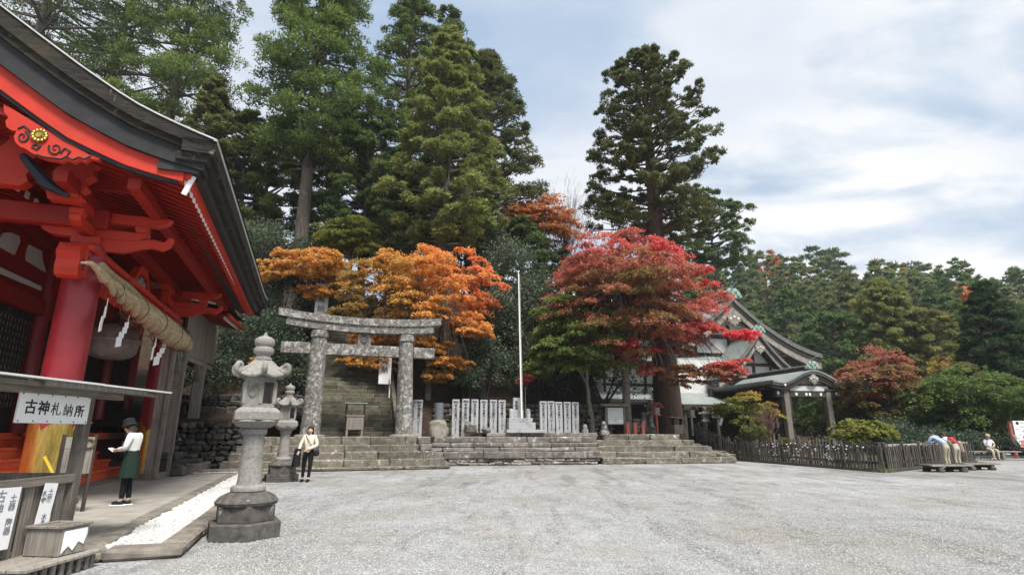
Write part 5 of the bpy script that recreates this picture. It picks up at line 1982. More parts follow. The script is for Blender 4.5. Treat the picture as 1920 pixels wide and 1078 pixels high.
LEAF = dict(
    sugi_deep=leafmat('deep_green_cedar_needles', [(.1, (.022, .036, .020)), (.5, (.045, .080, .036)), (1, (.085, .13, .055))], trans=.35),
    sugi=leafmat('cedar_needles', [(.1, (.060, .075, .026)), (.45, (.125, .175, .048)), (.75, (.19, .25, .07)), (1, (.23, .28, .085))], trans=.42),
    sugi_dark=leafmat('dark_cedar_needles', [(.1, (.042, .056, .026)), (.5, (.088, .130, .044)), (1, (.15, .195, .065))], trans=.42),
    hinoki=leafmat('cypress_sprays', [(.1, (.10, .10, .038)), (.45, (.21, .225, .07)), (.75, (.31, .325, .11)), (1, (.37, .38, .15))], trans=.42),
    olive=leafmat('olive_conifer_sprays', [(.1, (.058, .064, .028)), (.5, (.118, .130, .048)), (1, (.175, .185, .072))], trans=.42),
    far=leafmat('far_conifer_needles', [(.1, (.075, .105, .052)), (.5, (.145, .195, .095)), (1, (.24, .27, .12))], rnd=.5, trans=.42),
    shrub=leafmat('evergreen_shrub_leaves', [(.1, (.035, .050, .034)), (.5, (.08, .11, .068)), (1, (.16, .195, .125))], spec=.3),
    shrub_lite=leafmat('light_shrub_leaves', [(.1, (.06, .07, .02)), (.5, (.13, .15, .045)), (1, (.22, .22, .08))]),
    orange=leafmat('orange_maple_leaves', [(0, (.26, .20, .06)), (.25, (.52, .33, .09)), (.55, (.72, .37, .11)), (.8, (.75, .29, .12)), (1, (.74, .22, .16))], jit=.36, trans=.45),
    faded=leafmat('faded_orange_leaves', [(0, (.36, .16, .06)), (.5, (.60, .24, .10)), (1, (.66, .29, .14))], jit=.25, trans=.4),
    red=leafmat('red_maple_leaves', [(0, (.075, .10, .028)), (.22, (.21, .16, .055)), (.42, (.40, .17, .11)), (.7, (.58, .165, .14)), (1, (.76, .11, .13))], jit=.25, trans=.48),
    green=leafmat('green_maple_leaves', [(0, (.07, .11, .032)), (.5, (.15, .21, .06)), (.85, (.25, .31, .09)), (1, (.34, .30, .10))], jit=.25, trans=.45),
    yellow=leafmat('yellow_green_maple_leaves', [(0, (.15, .18, .045)), (.5, (.30, .30, .07)), (.8, (.48, .30, .08)), (1, (.55, .27, .11))], jit=.25, trans=.42),
)

# --- the tall conifers on the slope
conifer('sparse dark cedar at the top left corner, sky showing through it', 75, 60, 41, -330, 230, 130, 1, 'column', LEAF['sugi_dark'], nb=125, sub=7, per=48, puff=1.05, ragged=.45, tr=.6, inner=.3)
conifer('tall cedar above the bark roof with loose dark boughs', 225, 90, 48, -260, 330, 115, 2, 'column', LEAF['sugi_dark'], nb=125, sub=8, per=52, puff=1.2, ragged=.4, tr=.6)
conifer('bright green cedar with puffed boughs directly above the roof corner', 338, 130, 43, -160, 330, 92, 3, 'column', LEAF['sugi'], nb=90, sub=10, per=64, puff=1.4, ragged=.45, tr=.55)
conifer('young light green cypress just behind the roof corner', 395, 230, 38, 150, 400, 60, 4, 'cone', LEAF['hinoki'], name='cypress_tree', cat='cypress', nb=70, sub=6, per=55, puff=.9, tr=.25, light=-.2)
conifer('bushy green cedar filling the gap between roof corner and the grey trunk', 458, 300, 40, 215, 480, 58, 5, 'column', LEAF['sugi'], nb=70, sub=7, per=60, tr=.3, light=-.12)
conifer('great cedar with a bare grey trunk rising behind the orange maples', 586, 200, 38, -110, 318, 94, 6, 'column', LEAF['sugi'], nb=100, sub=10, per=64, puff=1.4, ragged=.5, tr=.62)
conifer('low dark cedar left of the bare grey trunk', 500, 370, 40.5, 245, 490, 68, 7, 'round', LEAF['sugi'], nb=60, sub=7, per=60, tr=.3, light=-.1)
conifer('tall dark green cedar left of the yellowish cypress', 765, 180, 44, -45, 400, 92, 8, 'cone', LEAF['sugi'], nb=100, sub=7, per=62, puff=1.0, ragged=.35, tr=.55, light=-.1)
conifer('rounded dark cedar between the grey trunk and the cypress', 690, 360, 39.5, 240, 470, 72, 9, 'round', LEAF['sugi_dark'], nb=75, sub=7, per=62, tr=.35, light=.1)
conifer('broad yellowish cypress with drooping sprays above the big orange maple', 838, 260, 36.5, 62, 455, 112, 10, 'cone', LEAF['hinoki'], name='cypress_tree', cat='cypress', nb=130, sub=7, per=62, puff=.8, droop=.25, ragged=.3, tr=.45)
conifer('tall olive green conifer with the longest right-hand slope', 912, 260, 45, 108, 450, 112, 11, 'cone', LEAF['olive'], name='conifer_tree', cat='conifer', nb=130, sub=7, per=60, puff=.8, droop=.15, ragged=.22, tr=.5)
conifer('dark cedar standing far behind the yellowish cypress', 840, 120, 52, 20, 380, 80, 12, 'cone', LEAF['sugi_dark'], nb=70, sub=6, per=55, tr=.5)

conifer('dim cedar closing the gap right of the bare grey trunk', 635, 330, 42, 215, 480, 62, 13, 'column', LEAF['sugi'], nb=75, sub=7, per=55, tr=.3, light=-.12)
conifer('low green conifer under the tall dark cedar, above the yellow-green maple', 735, 400, 38.5, 330, 500, 58, 14, 'round', LEAF['sugi_dark'], nb=60, sub=7, per=55, tr=.3)
conifer('dim cedar behind the roof tip, left of the low dark cedar', 440, 400, 43, 300, 540, 66, 15, 'round', LEAF['sugi_dark'], nb=60, sub=7, per=55, tr=.3)

conifer('dense dark evergreen standing directly behind the top of the flagpole', 975, 560, 40, 432, 740, 80, 16, 'round', LEAF['sugi_dark'], name='evergreen_tree', cat='evergreen tree', nb=80, sub=7, per=58, tr=.3, light=-.05)
conifer('dark evergreen filling behind the reddest tip of the big orange maple', 895, 500, 41.5, 412, 680, 62, 17, 'round', LEAF['sugi_dark'], name='evergreen_tree', cat='evergreen tree', nb=70, sub=7, per=58, tr=.3, light=-.05)
conifer('low dark evergreen between flagpole and the green maple', 1050, 590, 39, 486, 740, 62, 18, 'round', LEAF['sugi_dark'], name='evergreen_tree', cat='evergreen tree', nb=60, sub=7, per=58, tr=.25, light=-.05, base_z=1.0)

# the great lone cedar by the office
ref = atY(1253, 780, 36)
bz = 1.3
H = atY(1205, 112, 36).z - bz
zb = atY(1225, 440, 36).z - bz
tri, tint, limbs = conifer_data(H, zb, 4.65, 21, 'dome', nb=150, sub=5, per=42, L=.24, W=.085, puff=.55, ragged=.32, inner=.3, along=6)
sh = np.array([-.25, 0, 0])
put_tree('cedar_tree', 'lone towering cedar with a thick red-brown trunk rising beside the office', 'cedar', (ref.x, 36, bz), tri, tint, 3, LEAF['olive'],
         [(0, 0, -.3), (0, 0, .7), (0, 0, 3.5), (-.02, .05, 9), (.05, 0, 15), (-.05, 0, 21), (0, 0, H * .97)], [1.15, .92, .82, .66, .48, .3, .05], limbs, MAT['trunk_red'], limb_r=.085)
conifer('small dark spreading pine right of the lone cedar, above the red maple', 1332, 440, 56, 382, 500, 62, 22, 'round', LEAF['sugi_dark'], name='pine_tree', cat='pine', nb=48, sub=6, per=70, puff=1.0, ragged=.4, tr=.28, base_z=1.3)

# --- conifers on the right
conifer('large yellow-green cypress behind the red and green maple', 1662, 620, 60, 532, 720, 74, 31, 'cone', LEAF['hinoki'], name='cypress_tree', cat='cypress', nb=95, sub=7, per=60, L=.4, W=.15, puff=.9, tr=.45, base_z=0, light=-.05)
conifer('smaller yellow-green cypress to the right of the large cypress', 1738, 650, 58, 592, 740, 58, 32, 'round', LEAF['hinoki'], name='cypress_tree', cat='cypress', nb=70, sub=6, per=60, L=.4, W=.15, tr=.35, base_z=0, light=-.15)
conifer('narrow dark green cedar near the right edge, bare stem below', 1866, 650, 44, 536, 775, 66, 33, 'cone', LEAF['sugi_deep'], nb=130, sub=7, per=60, L=.28, W=.09, puff=.8, ragged=.35, tr=.22, base_z=0)
conifer('mid green conifer between the cypress and the narrow dark cedar', 1795, 650, 66, 560, 730, 52, 34, 'cone', LEAF['far'], name='conifer_tree', cat='conifer', nb=70, sub=6, per=55, L=.45, W=.16, tr=.35, base_z=1)
conifer('green conifer cut by the right edge of the photo', 1935, 660, 52, 590, 800, 60, 35, 'cone', LEAF['far'], name='conifer_tree', cat='conifer', nb=70, sub=6, per=55, L=.4, W=.14, tr=.3, base_z=0)
conifer('rounded green conifer behind the copper porch roof', 1572, 690, 62, 600, 760, 62, 36, 'round', LEAF['far'], name='conifer_tree', cat='conifer', nb=70, sub=6, per=55, L=.45, W=.16, tr=.35, base_z=0)


# --- maples: fans of leaves in layers
def maple(label, cx, cy, Y, hw, hh, base_px, seed, mat, npad, per, tintf, padr=.95, L=.14, W=.09, cat='maple', name='maple_tree', group=None, depth=None, stems=4,
          tr=.16, base_z=None, extra=(), tmat='trunk_grey', flat=.3, leaflimb=True, low=-.55, fill=.45, lobe=1.0):
    g = np.random.default_rng(seed)
    c0 = atY(cx, cy, Y)
    dep = Y * math.cos(PITCH) + (c0.z - CAMZ) * math.sin(PITCH)
    rx, rz_ = hw / FPX * dep, hh / FPX * dep
    ry = depth or rx * .8
    b = atY(base_px[0], base_px[1], Y)
    bz = hill(b.x, Y) - .2 if base_z is None else base_z
    base = np.array([b.x, Y, bz])
    cen = []
    u = unit(npad * 4, g)
    u = u[u[:, 2] > low][:npad]
    f = np.where(g.random(len(u)) < fill, g.uniform(.35, .85, len(u)), g.uniform(.86, 1.04, len(u)))
    # lobes so that the outline is uneven
    lob = 1 + lobe * (.16 * np.sin(3 * np.arctan2(u[:, 1], u[:, 0]) + seed) + .12 * np.sin(5 * u[:, 2] + 2 * np.arctan2(u[:, 1], u[:, 0]) + 2 * seed))
    P = np.array(c0) + u * f[:, None] * lob[:, None] * np.array([rx, ry, rz_])
    rel = u * f[:, None]
    pr = padr * g.uniform(.65, 1.25, len(P))
    T = np.array([tintf(r_, g.random()) for r_ in rel])
    for ex, ey, ehw, n_, tt in extra:
        e0 = atY(ex, ey, Y - 1.0)
        er = ehw / FPX * dep
        q = e0 + 0 * e0
        qq = np.array(e0) + unit(n_, g) * np.array([er, er * .7, er * .35]) * g.uniform(.3, 1, (n_, 1))
        P = np.concatenate([P, qq]); pr = np.concatenate([pr, padr * .6 * g.uniform(.7, 1.2, n_)]); T = np.concatenate([T, np.full(n_, tt)])
        rel = np.concatenate([rel, np.tile([[.5, 0, 0]], (n_, 1))])
    n = len(P)
    per = int(per * 1.3) if L < .15 else per
    nt = 9
    # twigs fan out from each pad centre
    ang = g.uniform(0, 2 * np.pi, (n, nt))
    tl_ = g.uniform(.55, 1.1, (n, nt))
    ti = g.integers(0, nt, (n, per))
    a = np.take_along_axis(ang, ti, 1) + g.normal(0, .16, (n, per))
    s = np.sqrt(g.uniform(.02, 1, (n, per))) * np.take_along_axis(tl_, ti, 1)
    outd = nrm(rel * np.array([1, 1, 0]) + 1e-6)
    slope = -flat * .5 * np.linalg.norm(rel[:, :2], axis=1)
    lx, ly = np.cos(a) * s * pr[:, None], np.sin(a) * s * pr[:, None]
    along = lx * outd[:, None, 0] + ly * outd[:, None, 1]
    lz = slope[:, None] * along - .22 * pr[:, None] * s ** 2 + g.normal(0, .075, (n, per)) * pr[:, None]
    pos = P[:, None, :] + np.stack([lx, ly, lz], 2)
    d = nrm(np.stack([np.cos(a), np.sin(a), -.25 + 0 * a], 2) + .45 * g.normal(size=(n, per, 3)))
    nor = nrm(np.array([0, 0, 1.0]) + .45 * g.normal(size=(n, per, 3)))
    quads = leaf_quads(pos.reshape(-1, 3), d.reshape(-1, 3), nor.reshape(-1, 3), L, W, g)
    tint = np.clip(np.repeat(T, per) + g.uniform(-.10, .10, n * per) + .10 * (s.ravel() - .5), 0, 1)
    quads = quads - base
    # trunk and limbs
    fork = np.array([(c0.x - b.x) * .25, 0, max(.8, (c0.z - rz_ * .55) - bz)])
    limbs = []
    st = []
    for k in range(stems):
        an = 2 * math.pi * k / stems + seed
        e = np.array([c0.x - b.x + rx * .42 * math.cos(an), ry * .42 * math.sin(an), c0.z - bz + rz_ * .15])
        m = fork * .9 + (e - fork) * .45 + np.array([0, 0, rz_ * .1])
        st.append((fork * .9, m, e))
        limbs.append([fork * .35 + np.array([.05 * math.cos(an), .05 * math.sin(an), 0]), fork * .9, m, e])
    sec = []
    for k in range(n):
        if (k * .618) % 1 > .62: continue
        p = P[k] - base
        j = min(range(stems), key=lambda j: np.linalg.norm(p - st[j][2]))
        a0 = st[j][1] + (st[j][2] - st[j][1]) * g.uniform(0, 1)
        md = (a0 + p) / 2 + np.array([0, 0, .12 * np.linalg.norm(p - a0)])
        sec.append([a0, md, p])
    o = thing(name, label, cat, base, 0, group)
    tm = MAT[tmat]
    MB().tube([(0, 0, -.3), (0.03, 0, fork[2] * .3), tuple(fork * .6), tuple(fork * .95)], [tr * 1.35, tr, tr * .9, tr * .75], 10).build('trunk', tm, o, smooth=60)
    mb = MB()
    for lb in limbs:
        mb.tube(lb, [tr * .62, tr * .5, tr * .34, tr * .14], 6, cap=False)
    for lb in sec:
        mb.tube(lb, [tr * .2, tr * .13, .012], 4, cap=False)
    mb.build('limbs', tm, o, smooth=60)
    link(bpy.data.objects.new('crown', np_mesh('crown', quads, 4, mat, tint)), o)
    return o


maple('big flaming orange maple spreading over the right half of the torii', 792, 565, 32.0, 132, 104, (800, 790), 41, LEAF['orange'], 190, 300,
      lambda r, x: .36 + .34 * r[0] + .20 * r[2] + .22 * (x - .5), padr=.95, stems=5, tr=.15,
      extra=((690, 680, 45, 20, .30), (850, 680, 45, 20, .4), (900, 622, 30, 12, .5), (700, 630, 50, 24, .45), (800, 650, 50, 24, .35), (815, 705, 30, 12, .3)))
maple('smaller orange maple left of the grey trunk, above the left torii pillar', 575, 510, 33.5, 82, 46, (600, 640), 42, LEAF['orange'], 90, 280,
      lambda r, x: .36 + .12 * r[2] + .25 * (x - .5), padr=.85, tr=.12, extra=((600, 545, 45, 16, .45), (645, 540, 30, 10, .2)))
maple('yellow-green maple between the two orange ones', 660, 455, 36.5, 62, 48, (650, 600), 43, LEAF['yellow'], 70, 260,
      lambda r, x: .15 + .30 * (x - .4) - .15 * r[2], padr=.9, tr=.12)
maple('faded orange tree on the slope below the olive conifer', 1005, 425, 44, 72, 58, (1000, 560), 44, LEAF['faded'], 90, 240,
      lambda r, x: .5 + .4 * (x - .5), padr=1.1, L=.2, W=.13, tr=.14, cat='tree', name='autumn_tree')
maple('wide red maple in front of the office, crimson above and greenish beneath', 1176, 562, 32.0, 146, 132, (1176, 800), 45, LEAF['red'], 380, 280,
      lambda r, x: .24 + .46 * max(0, r[2]) + .40 * max(0, r[0]) ** 1.3 + .12 * max(0, -r[0]) + .30 * (x - .5), padr=1.05, stems=6, tr=.24, base_z=1.2, depth=4.4, low=-.8, fill=.6, lobe=.4,
      extra=((1170, 652, 52, 12, .95), (1388, 625, 24, 9, 1.0), (1318, 612, 34, 14, .75), (1365, 682, 36, 14, .72), (1290, 505, 34, 14, .8), (1200, 690, 60, 14, .45), (1290, 700, 60, 16, .30), (1345, 695, 45, 10, .45)))
maple('fresh green maple with layered branches right of the flagpole', 1078, 655, 31.3, 86, 100, (1110, 800), 46, LEAF['green'], 150, 280,
      lambda r, x: .45 + .22 * r[2] + .35 * (x - .5), padr=.9, tr=.13, base_z=1.3)
maple('maple turning from green to red right of the copper porch', 1676, 738, 41.6, 98, 84, (1640, 850), 47, LEAF['red'], 170, 270,
      lambda r, x: .08 + .36 * max(0, r[2]) + .05 * r[2] - .12 * r[0] + .26 * (x - .4), padr=1.1, L=.18, W=.12, tr=.16, base_z=0, extra=((1680, 722, 34, 12, .95), (1655, 738, 22, 6, .9)))
maple('large green maple with drooping layers behind the couple', 1818, 768, 38, 104, 76, (1800, 850), 48, LEAF['green'], 190, 270,
      lambda r, x: .22 + .18 * r[2] + .35 * (x - .5), padr=1.15, L=.17, W=.11, tr=.15, base_z=0, low=-.9)
maple('green maple filling the gap behind the porch columns', 1580, 790, 47, 95, 62, (1580, 850), 49, LEAF['green'], 90, 260,
      lambda r, x: .22 + .3 * (x - .5), padr=1.3, L=.22, W=.14, tr=.13, base_z=0, low=-.9)
maple('green maple at the far right behind the seated people', 1905, 780, 48, 80, 60, (1905, 860), 50, LEAF['green'], 90, 260,
      lambda r, x: .25 + .3 * (x - .5), padr=1.2, L=.22, W=.14, tr=.13, base_z=0, low=-.9)
maple('young yellow and orange maple in front of the office awning', 1392, 768, 33.8, 52, 32, (1400, 850), 51, LEAF['yellow'], 60, 220,
      lambda r, x: .30 + .35 * r[0] + .35 * r[2] + .2 * (x - .5), padr=.6, L=.12, W=.08, tr=.06, base_z=.2, fill=.3)
maple('spreading yellow-green shrub rising over the fence below the porch', 1612, 812, 27.5, 48, 24, (1605, 860), 52, LEAF['yellow'], 50, 190,
      lambda r, x: .12 + .3 * (x - .4) + .1 * r[2], padr=.5, L=.12, W=.08, tr=.05, base_z=.1, fill=.3, name='shrub', cat='shrub')
maple('tiny sapling with scarlet leaves beside the white flagpole', 985, 712, 30.8, 12, 9, (985, 740), 53, LEAF['red'], 10, 110,
      lambda r, x: 1.0, padr=.28, L=.12, W=.09, tr=.03, stems=2, name='maple_sapling')


# --- leafless crowns
def bare_tree(label, px, py_b, Y, ytop, hw, seed, mat, bz, n=70, r0=.10, name='bare_tree', cat='bare tree'):
    g = np.random.default_rng(seed)
    b = atY(px, py_b, Y)
    H = atY(px, ytop, Y).z - bz
    Rm = hw / FPX * Y
    o = thing(name, label, cat, (b.x, Y, bz))
    MB().tube([(0, 0, -.2), (.05, 0, H * .25), (0, .05, H * .5)], [r0 * 1.3, r0, r0 * .6], 8).build('trunk', mat, o, smooth=60)
    mb = MB()
    for k in range(n):
        a = g.uniform(0, 6.28); t = g.uniform(.15, .5)
        s0 = np.array([0, 0, H * t])
        e = np.array([math.cos(a) * Rm * g.uniform(.3, 1), math.sin(a) * Rm * g.uniform(.3, 1), H * g.uniform(.6, 1.0)])
        m = (s0 + e) / 2 + g.normal(0, .06 * Rm, 3)
        mb.tube([s0, m, e], [r0 * .3, r0 * .2, r0 * .05], 4, cap=False)
        for j in range(4):
            q = m + (e - m) * g.uniform(.1, .9)
            w_ = q + (e - m) * .25 + g.normal(0, .14 * Rm, 3)
            mb.tube([q, w_], [r0 * .12, r0 * .03], 3, cap=False)
    mb.build('twigs', mat, o)
    return o


bare_tree('leafless grey tree against the sky left of the lone cedar', 1062, 480, 46, 338, 62, 61, surf('pale_bare_twigs', (.24, .2, .2), (.34, .29, .28), 3), 12.0, n=110, r0=.09)
bare_tree('dark leafless tree in front of the faded orange tree', 1010, 520, 41, 385, 42, 62, MAT['darkwood'], 9.5, n=26, r0=.11)
bare_tree('low reddish leafless shrub beside the porch column', 1440, 840, 32.0, 752, 34, 63, surf('reddish_twigs', (.12, .06, .055), (.2, .1, .09), 4), .2, n=90, r0=.05, name='bare_shrub', cat='shrub')


# --- shrubs on the slope
def bush(label, px, py, Y, hw, hh, seed, mat, per=60, npf=46, L=.16, W=.09, group=None, light=0.0, bz=None):
    g = np.random.default_rng(seed)
    c0 = atY(px, py, Y)
    dep = Y * math.cos(PITCH) + (c0.z - CAMZ) * math.sin(PITCH)
    rx, rz_ = hw * 1.25 / FPX * dep, hh * 1.25 / FPX * dep
    npf = int(npf * 1.4)
    u = unit(npf, g)
    u[:, 2] = np.where(u[:, 2] < -.5, -u[:, 2], u[:, 2])
    P = u * g.uniform(.55, 1.0, (npf, 1)) * np.array([rx, rx * .8, rz_])
    r = .34 * (rx * rz_) ** .5 * g.uniform(.7, 1.2, npf)
    v = unit(npf * per, g)
    pos = np.repeat(P, per, 0) + v * np.repeat(r, per)[:, None] * g.uniform(.4, 1.05, (npf * per, 1))
    d = nrm(v + np.array([0, 0, .1]) + .6 * g.normal(size=v.shape))
    nor = nrm(v + np.array([0, 0, .6]) + .6 * g.normal(size=v.shape))
    q = leaf_quads(pos, d, nor, L, W, g)
    tint = np.clip(.45 + light + np.repeat(g.uniform(-.2, .2, npf), per) + .12 * v[:, 2] + g.uniform(-.1, .1, npf * per), 0, 1)  # tint rises towards each clump's top, painting in light from above
    gz = (hill(c0.x, Y) if bz is None else bz) - c0.z - .2
    o = thing('shrub', label, 'shrub', (c0.x, Y, c0.z), 0, group)
    mb = MB()
    for k in range(7):
        a = k * .9
        mb.tube([(.1 * math.cos(a), .1 * math.sin(a), min(gz, -rz_ * .7)), tuple(P[k] * .8)], [.05, .02], 5, cap=False)
    mb.build('stems', MAT['darkwood'], o)
    link(bpy.data.objects.new('foliage', np_mesh('foliage', q, 4, mat, tint)), o)
    return o


SG = 'evergreen shrubs on the slope'
for i, (lb, px, py, Y, hw, hh, lt) in enumerate([
        ('grey-green evergreen shrub beside the end of the bark roof', 492, 458, 35.5, 42, 34, .25),
        ('glossy dark shrub between the roof tip and the torii lintel', 530, 560, 34, 48, 44, .05),
        ('dark shrub over the left end of the torii beam', 470, 620, 32.5, 62, 44, .0),
        ('dark evergreen behind the near lantern finial', 440, 690, 32, 60, 46, -.1),
        ('low dark shrub beside the left torii pillar', 530, 700, 31.5, 42, 50, -.05),
        ('dark shrub beneath the grey trunk', 620, 560, 36, 60, 50, -.1),
        ('bluish evergreen right of the big orange maple', 955, 520, 35.5, 52, 60, .15),
        ('tall bluish evergreen directly left of the flagpole top', 925, 480, 37.5, 40, 46, .1),
        ('dark evergreen midway left of the flagpole', 945, 620, 34, 56, 62, .05),
        ('dark evergreen between orange maple and flagpole foot', 905, 690, 32.6, 46, 42, .0),
        ('light-leaved shrub above the left steles', 882, 712, 31.6, 26, 22, .3),
        ('evergreen right behind the flagpole', 1005, 580, 35, 50, 60, .1),
        ('dark shrub under the green maple', 1010, 700, 33, 56, 50, .0),
        ('dark evergreen behind the red maple stems', 1130, 700, 34, 60, 50, -.1),
        ('dark shrub under the orange maple right of the stairway', 790, 690, 36, 52, 50, -.1),
        ('black-green foliage over the left rubble wall', 400, 715, 29.0, 60, 46, -.15),
        ('black-green foliage right behind the near lantern roof', 500, 650, 29.8, 50, 60, -.15),
        ('dark shrub hanging over the upper stone wall', 340, 720, 30, 56, 46, -.15),
        ('dark shrub low beside the left edge of the stairway', 560, 740, 29.6, 22, 40, -.1),
        ('dim shrub on the slope under the bare grey trunk', 545, 500, 37.5, 52, 50, -.05),
        ('dim shrub on the slope under the yellowish cypress', 760, 480, 38, 70, 46, -.1),
        ('dim shrub on the slope under the olive conifer', 880, 440, 40, 62, 46, -.05),
        ('dark foliage mass left of the stairway behind the pillar', 590, 640, 35, 26, 60, -.1)]):
    bush(lb, px, py, Y, hw, hh, 100 + i, LEAF['shrub'], group=SG, light=lt)
bush('small bright green clipped shrub behind the sloping fence', 1412, 815, 31.0, 24, 15, 130, LEAF['shrub_lite'], npf=24, per=50, L=.10, W=.06, bz=.1)
bush('low light shrub peeping over the fence corner', 1472, 832, 29.8, 14, 8, 131, LEAF['shrub_lite'], npf=14, per=40, L=.09, W=.05, bz=.1)
bush('dark low growth beyond the fence behind the couple', 1750, 838, 34.5, 80, 20, 132, LEAF['shrub'], npf=60, bz=0, light=-.1)
bush('dark low growth behind the bench of seated people', 1870, 838, 36, 60, 20, 133, LEAF['shrub'], npf=50, bz=0, light=-.1)
bush('dark hedge-like growth beneath the red and green maple', 1655, 825, 37, 70, 26, 134, LEAF['shrub'], npf=60, bz=0, light=-.05)
bush('yellow-leaved shrub between maple and narrow cedar', 1775, 692, 46, 26, 14, 135, LEAF['yellow'], npf=24, L=.2, W=.12, bz=0, light=.1)

# --- the far hill: individual conifers (shared shapes) and ridge pines
protos = []
for k in range(5):
    H = 13 + 1.5 * k
    tri, tint, limbs = conifer_data(H, 1.5, 3.1 + .3 * (k % 3), 200 + k, ('cone', 'cone', 'column', 'cone', 'round')[k], nb=46, sub=5, per=18, L=.75, W=.36, puff=1.05, ragged=.25)
    o = put_tree('forest_conifer', 'green conifer in the wood covering the far hill', 'conifer', (0, 0, 0), tri, tint, 3, LEAF['far'],
                 [(0, 0, -1), (0, 0, H * .5), (0, 0, H * .96)], [.35, .22, .03], None, MAT['trunk'], 'conifers of the far hill')
    protos.append(o)
fg = random.Random(77)
spots = []
tries = 0
while len(spots) < 230 and tries < 6000:
    tries += 1
    Y = 74 + 104 * fg.random() ** .8
    X = Y * fg.uniform(.32, 1.0)
    if any((X - a) ** 2 + (Y - b) ** 2 < 17 for a, b in spots): continue
    spots.append((X, Y))
for i, (X, Y) in enumerate(spots):
    if i < 5:
        o = protos[i]
    else:
        o = copy_tree(protos[i % 5])
    o.location = (X, Y, hill(X, Y) - .4)
    o.rotation_euler.z = fg.uniform(0, 6.28)
    k = i % 5
    o['label'] = ['slender pointed conifer in the wood covering the far hill', 'slender pointed conifer in the wood covering the far hill', 'blunt-topped straight conifer in the wood covering the far hill',
                  'slender pointed conifer in the wood covering the far hill', 'broad rounded conifer in the wood covering the far hill'][k]
    if i % 19 == 7:
        cr = [c for c in o.children if c.name.startswith('crown')][0]
        cr.material_slots[0].link = 'OBJECT'
        cr.material_slots[0].material = LEAF['faded'] if i % 2 else LEAF['yellow']
        o['label'] = 'rust-coloured tree among the green conifers of the far hill' if i % 2 else 'yellowing tree among the green conifers of the far hill'
        o['group'] = 'autumn-coloured trees of the far hill'
    s = fg.uniform(.75, 1.15)
    o.scale = (s, s, s * fg.uniform(.9, 1.1))


def ridge_pine(label, px, yb, ytop, Y, hw, seed):
    g = np.random.default_rng(seed)
    t_ = atY(px, ytop, Y)
    bz = atY(px, yb, Y).z - 3
    H = t_.z - bz
    dep = Y
    Rm = hw / FPX * dep
    P, pr, limbs = [], [], []
    for k in range(13):
        t = .50 + .5 * (k + .5) / 13
        a = k * 2.4 + g.uniform(-.6, .6)
        r = Rm * g.uniform(.35, 1.0) * (1.15 - .55 * (t - .5) * 2)
        e = np.array([math.cos(a) * r, math.sin(a) * r * .6, H * t + .02 * H])
        P.append(e); pr.append(Rm * g.uniform(.32, .5)); limbs.append((np.array([0, 0, H * (t - .06)]), e))
    P, pr = np.array(P), np.array(pr)
    per = 150
    v = unit(len(P) * per, g)
    pos = np.repeat(P, per, 0) + v * np.repeat(pr, per)[:, None] * np.array([1, 1, .22]) * g.uniform(.4, 1, (len(P) * per, 1))
    d = nrm(v * np.array([1, 1, .4]) + np.array([0, 0, .4]) + .4 * g.normal(size=v.shape))
    tri = spray_tris(pos, d, .9, .42, g)
    tint = np.clip(.25 + g.uniform(-.12, .12, len(tri)), 0, 1)
    return put_tree('ridge_pine', label, 'pine', (t_.x, Y, bz), tri, tint, 3, LEAF['far'],
                    [(0, 0, -1), (.3 * math.sin(seed), 0, H * .5), (0, 0, H * .98)], [.4, .3, .08], limbs, MAT['darkwood'], 'tall pines along the ridge', limb_r=.14)


for i, a in enumerate([('tall ridge pine, left one of the highest pair', 1530, 590, 468, 150, 34), ('tall ridge pine, right one of the highest pair', 1563, 590, 472, 152, 30),
                       ('short ridge pine left of the gap above the large cypress', 1460, 560, 484, 160, 26), ('small ridge pine just right of the high pair', 1603, 590, 530, 155, 20),
                       ('slim ridge pine left of the flat-topped one', 1650, 580, 506, 150, 24), ('flat-topped ridge pine behind the large cypress', 1718, 590, 500, 148, 40),
                       ('leaning ridge pine at the right end of the pine row', 1752, 600, 528, 150, 34), ('small dark ridge pine under the flat-topped one', 1690, 590, 525, 149, 26)]):
    ridge_pine(*a, 300 + i)
# ------------------------------------------------------------------ picket fence and viewing platforms
PK = [MB().box((0, 0, .47), (.085, .035, .94), bev=.008).mesh('picket', MAT['fencewood']),
      MB().box((0, 0, .45), (.075, .04, .90), bev=.008).mesh('picket', MAT['fencewood']),
      MB().box((0, 0, .49), (.095, .035, .98), bev=.01).mesh('picket', MAT['fencewood'])]
PM = MB().box((0, 0, .56), (.13, .13, 1.12), bev=.015).mesh('post', MAT['fencewood'])


def fence(a, b, step, label, sill=True, lean=.05, rails=(.28, .80)):
    a, b = Vector(a), Vector(b)
    d = b - a
    L = math.hypot(d.x, d.y)
    rz = math.atan2(d.y, d.x)
    o = thing('picket_fence', label, 'fence', a, rz)
    n = int(L / step)
    for i in range(n + 1):
        s = i * L / n
        z = d.z * s / L
        p = link(bpy.data.objects.new('picket', rnd.choice(PK)), o)
        p.location = (s + rnd.uniform(-.02, .02), -.045 + rnd.uniform(-.01, .01), z + .06 + rnd.uniform(-.03, .02))
        p.rotation_euler = (rnd.uniform(-.03, .03), rnd.uniform(-lean, lean), rnd.uniform(-.1, .1))
    for i in range(int(L / 1.9) + 1):
        s = min(i * 1.9 + .1, L - .05)
        p = link(bpy.data.objects.new('post', PM), o)
        p.location = (s, .05, d.z * s / L)
    for r in rails:
        MB().bar((0, .02, r + .06), (L, .02, d.z + r + .06), .06, .09, bev=.008).build('rail', MAT['fencewood'], o)
    if sill:
        MB().bar((-.1, -.02, .05), (L + .1, -.02, d.z + .05), .2, .14, bev=.015).build('sill', MAT['fencewood'], o)
    return o


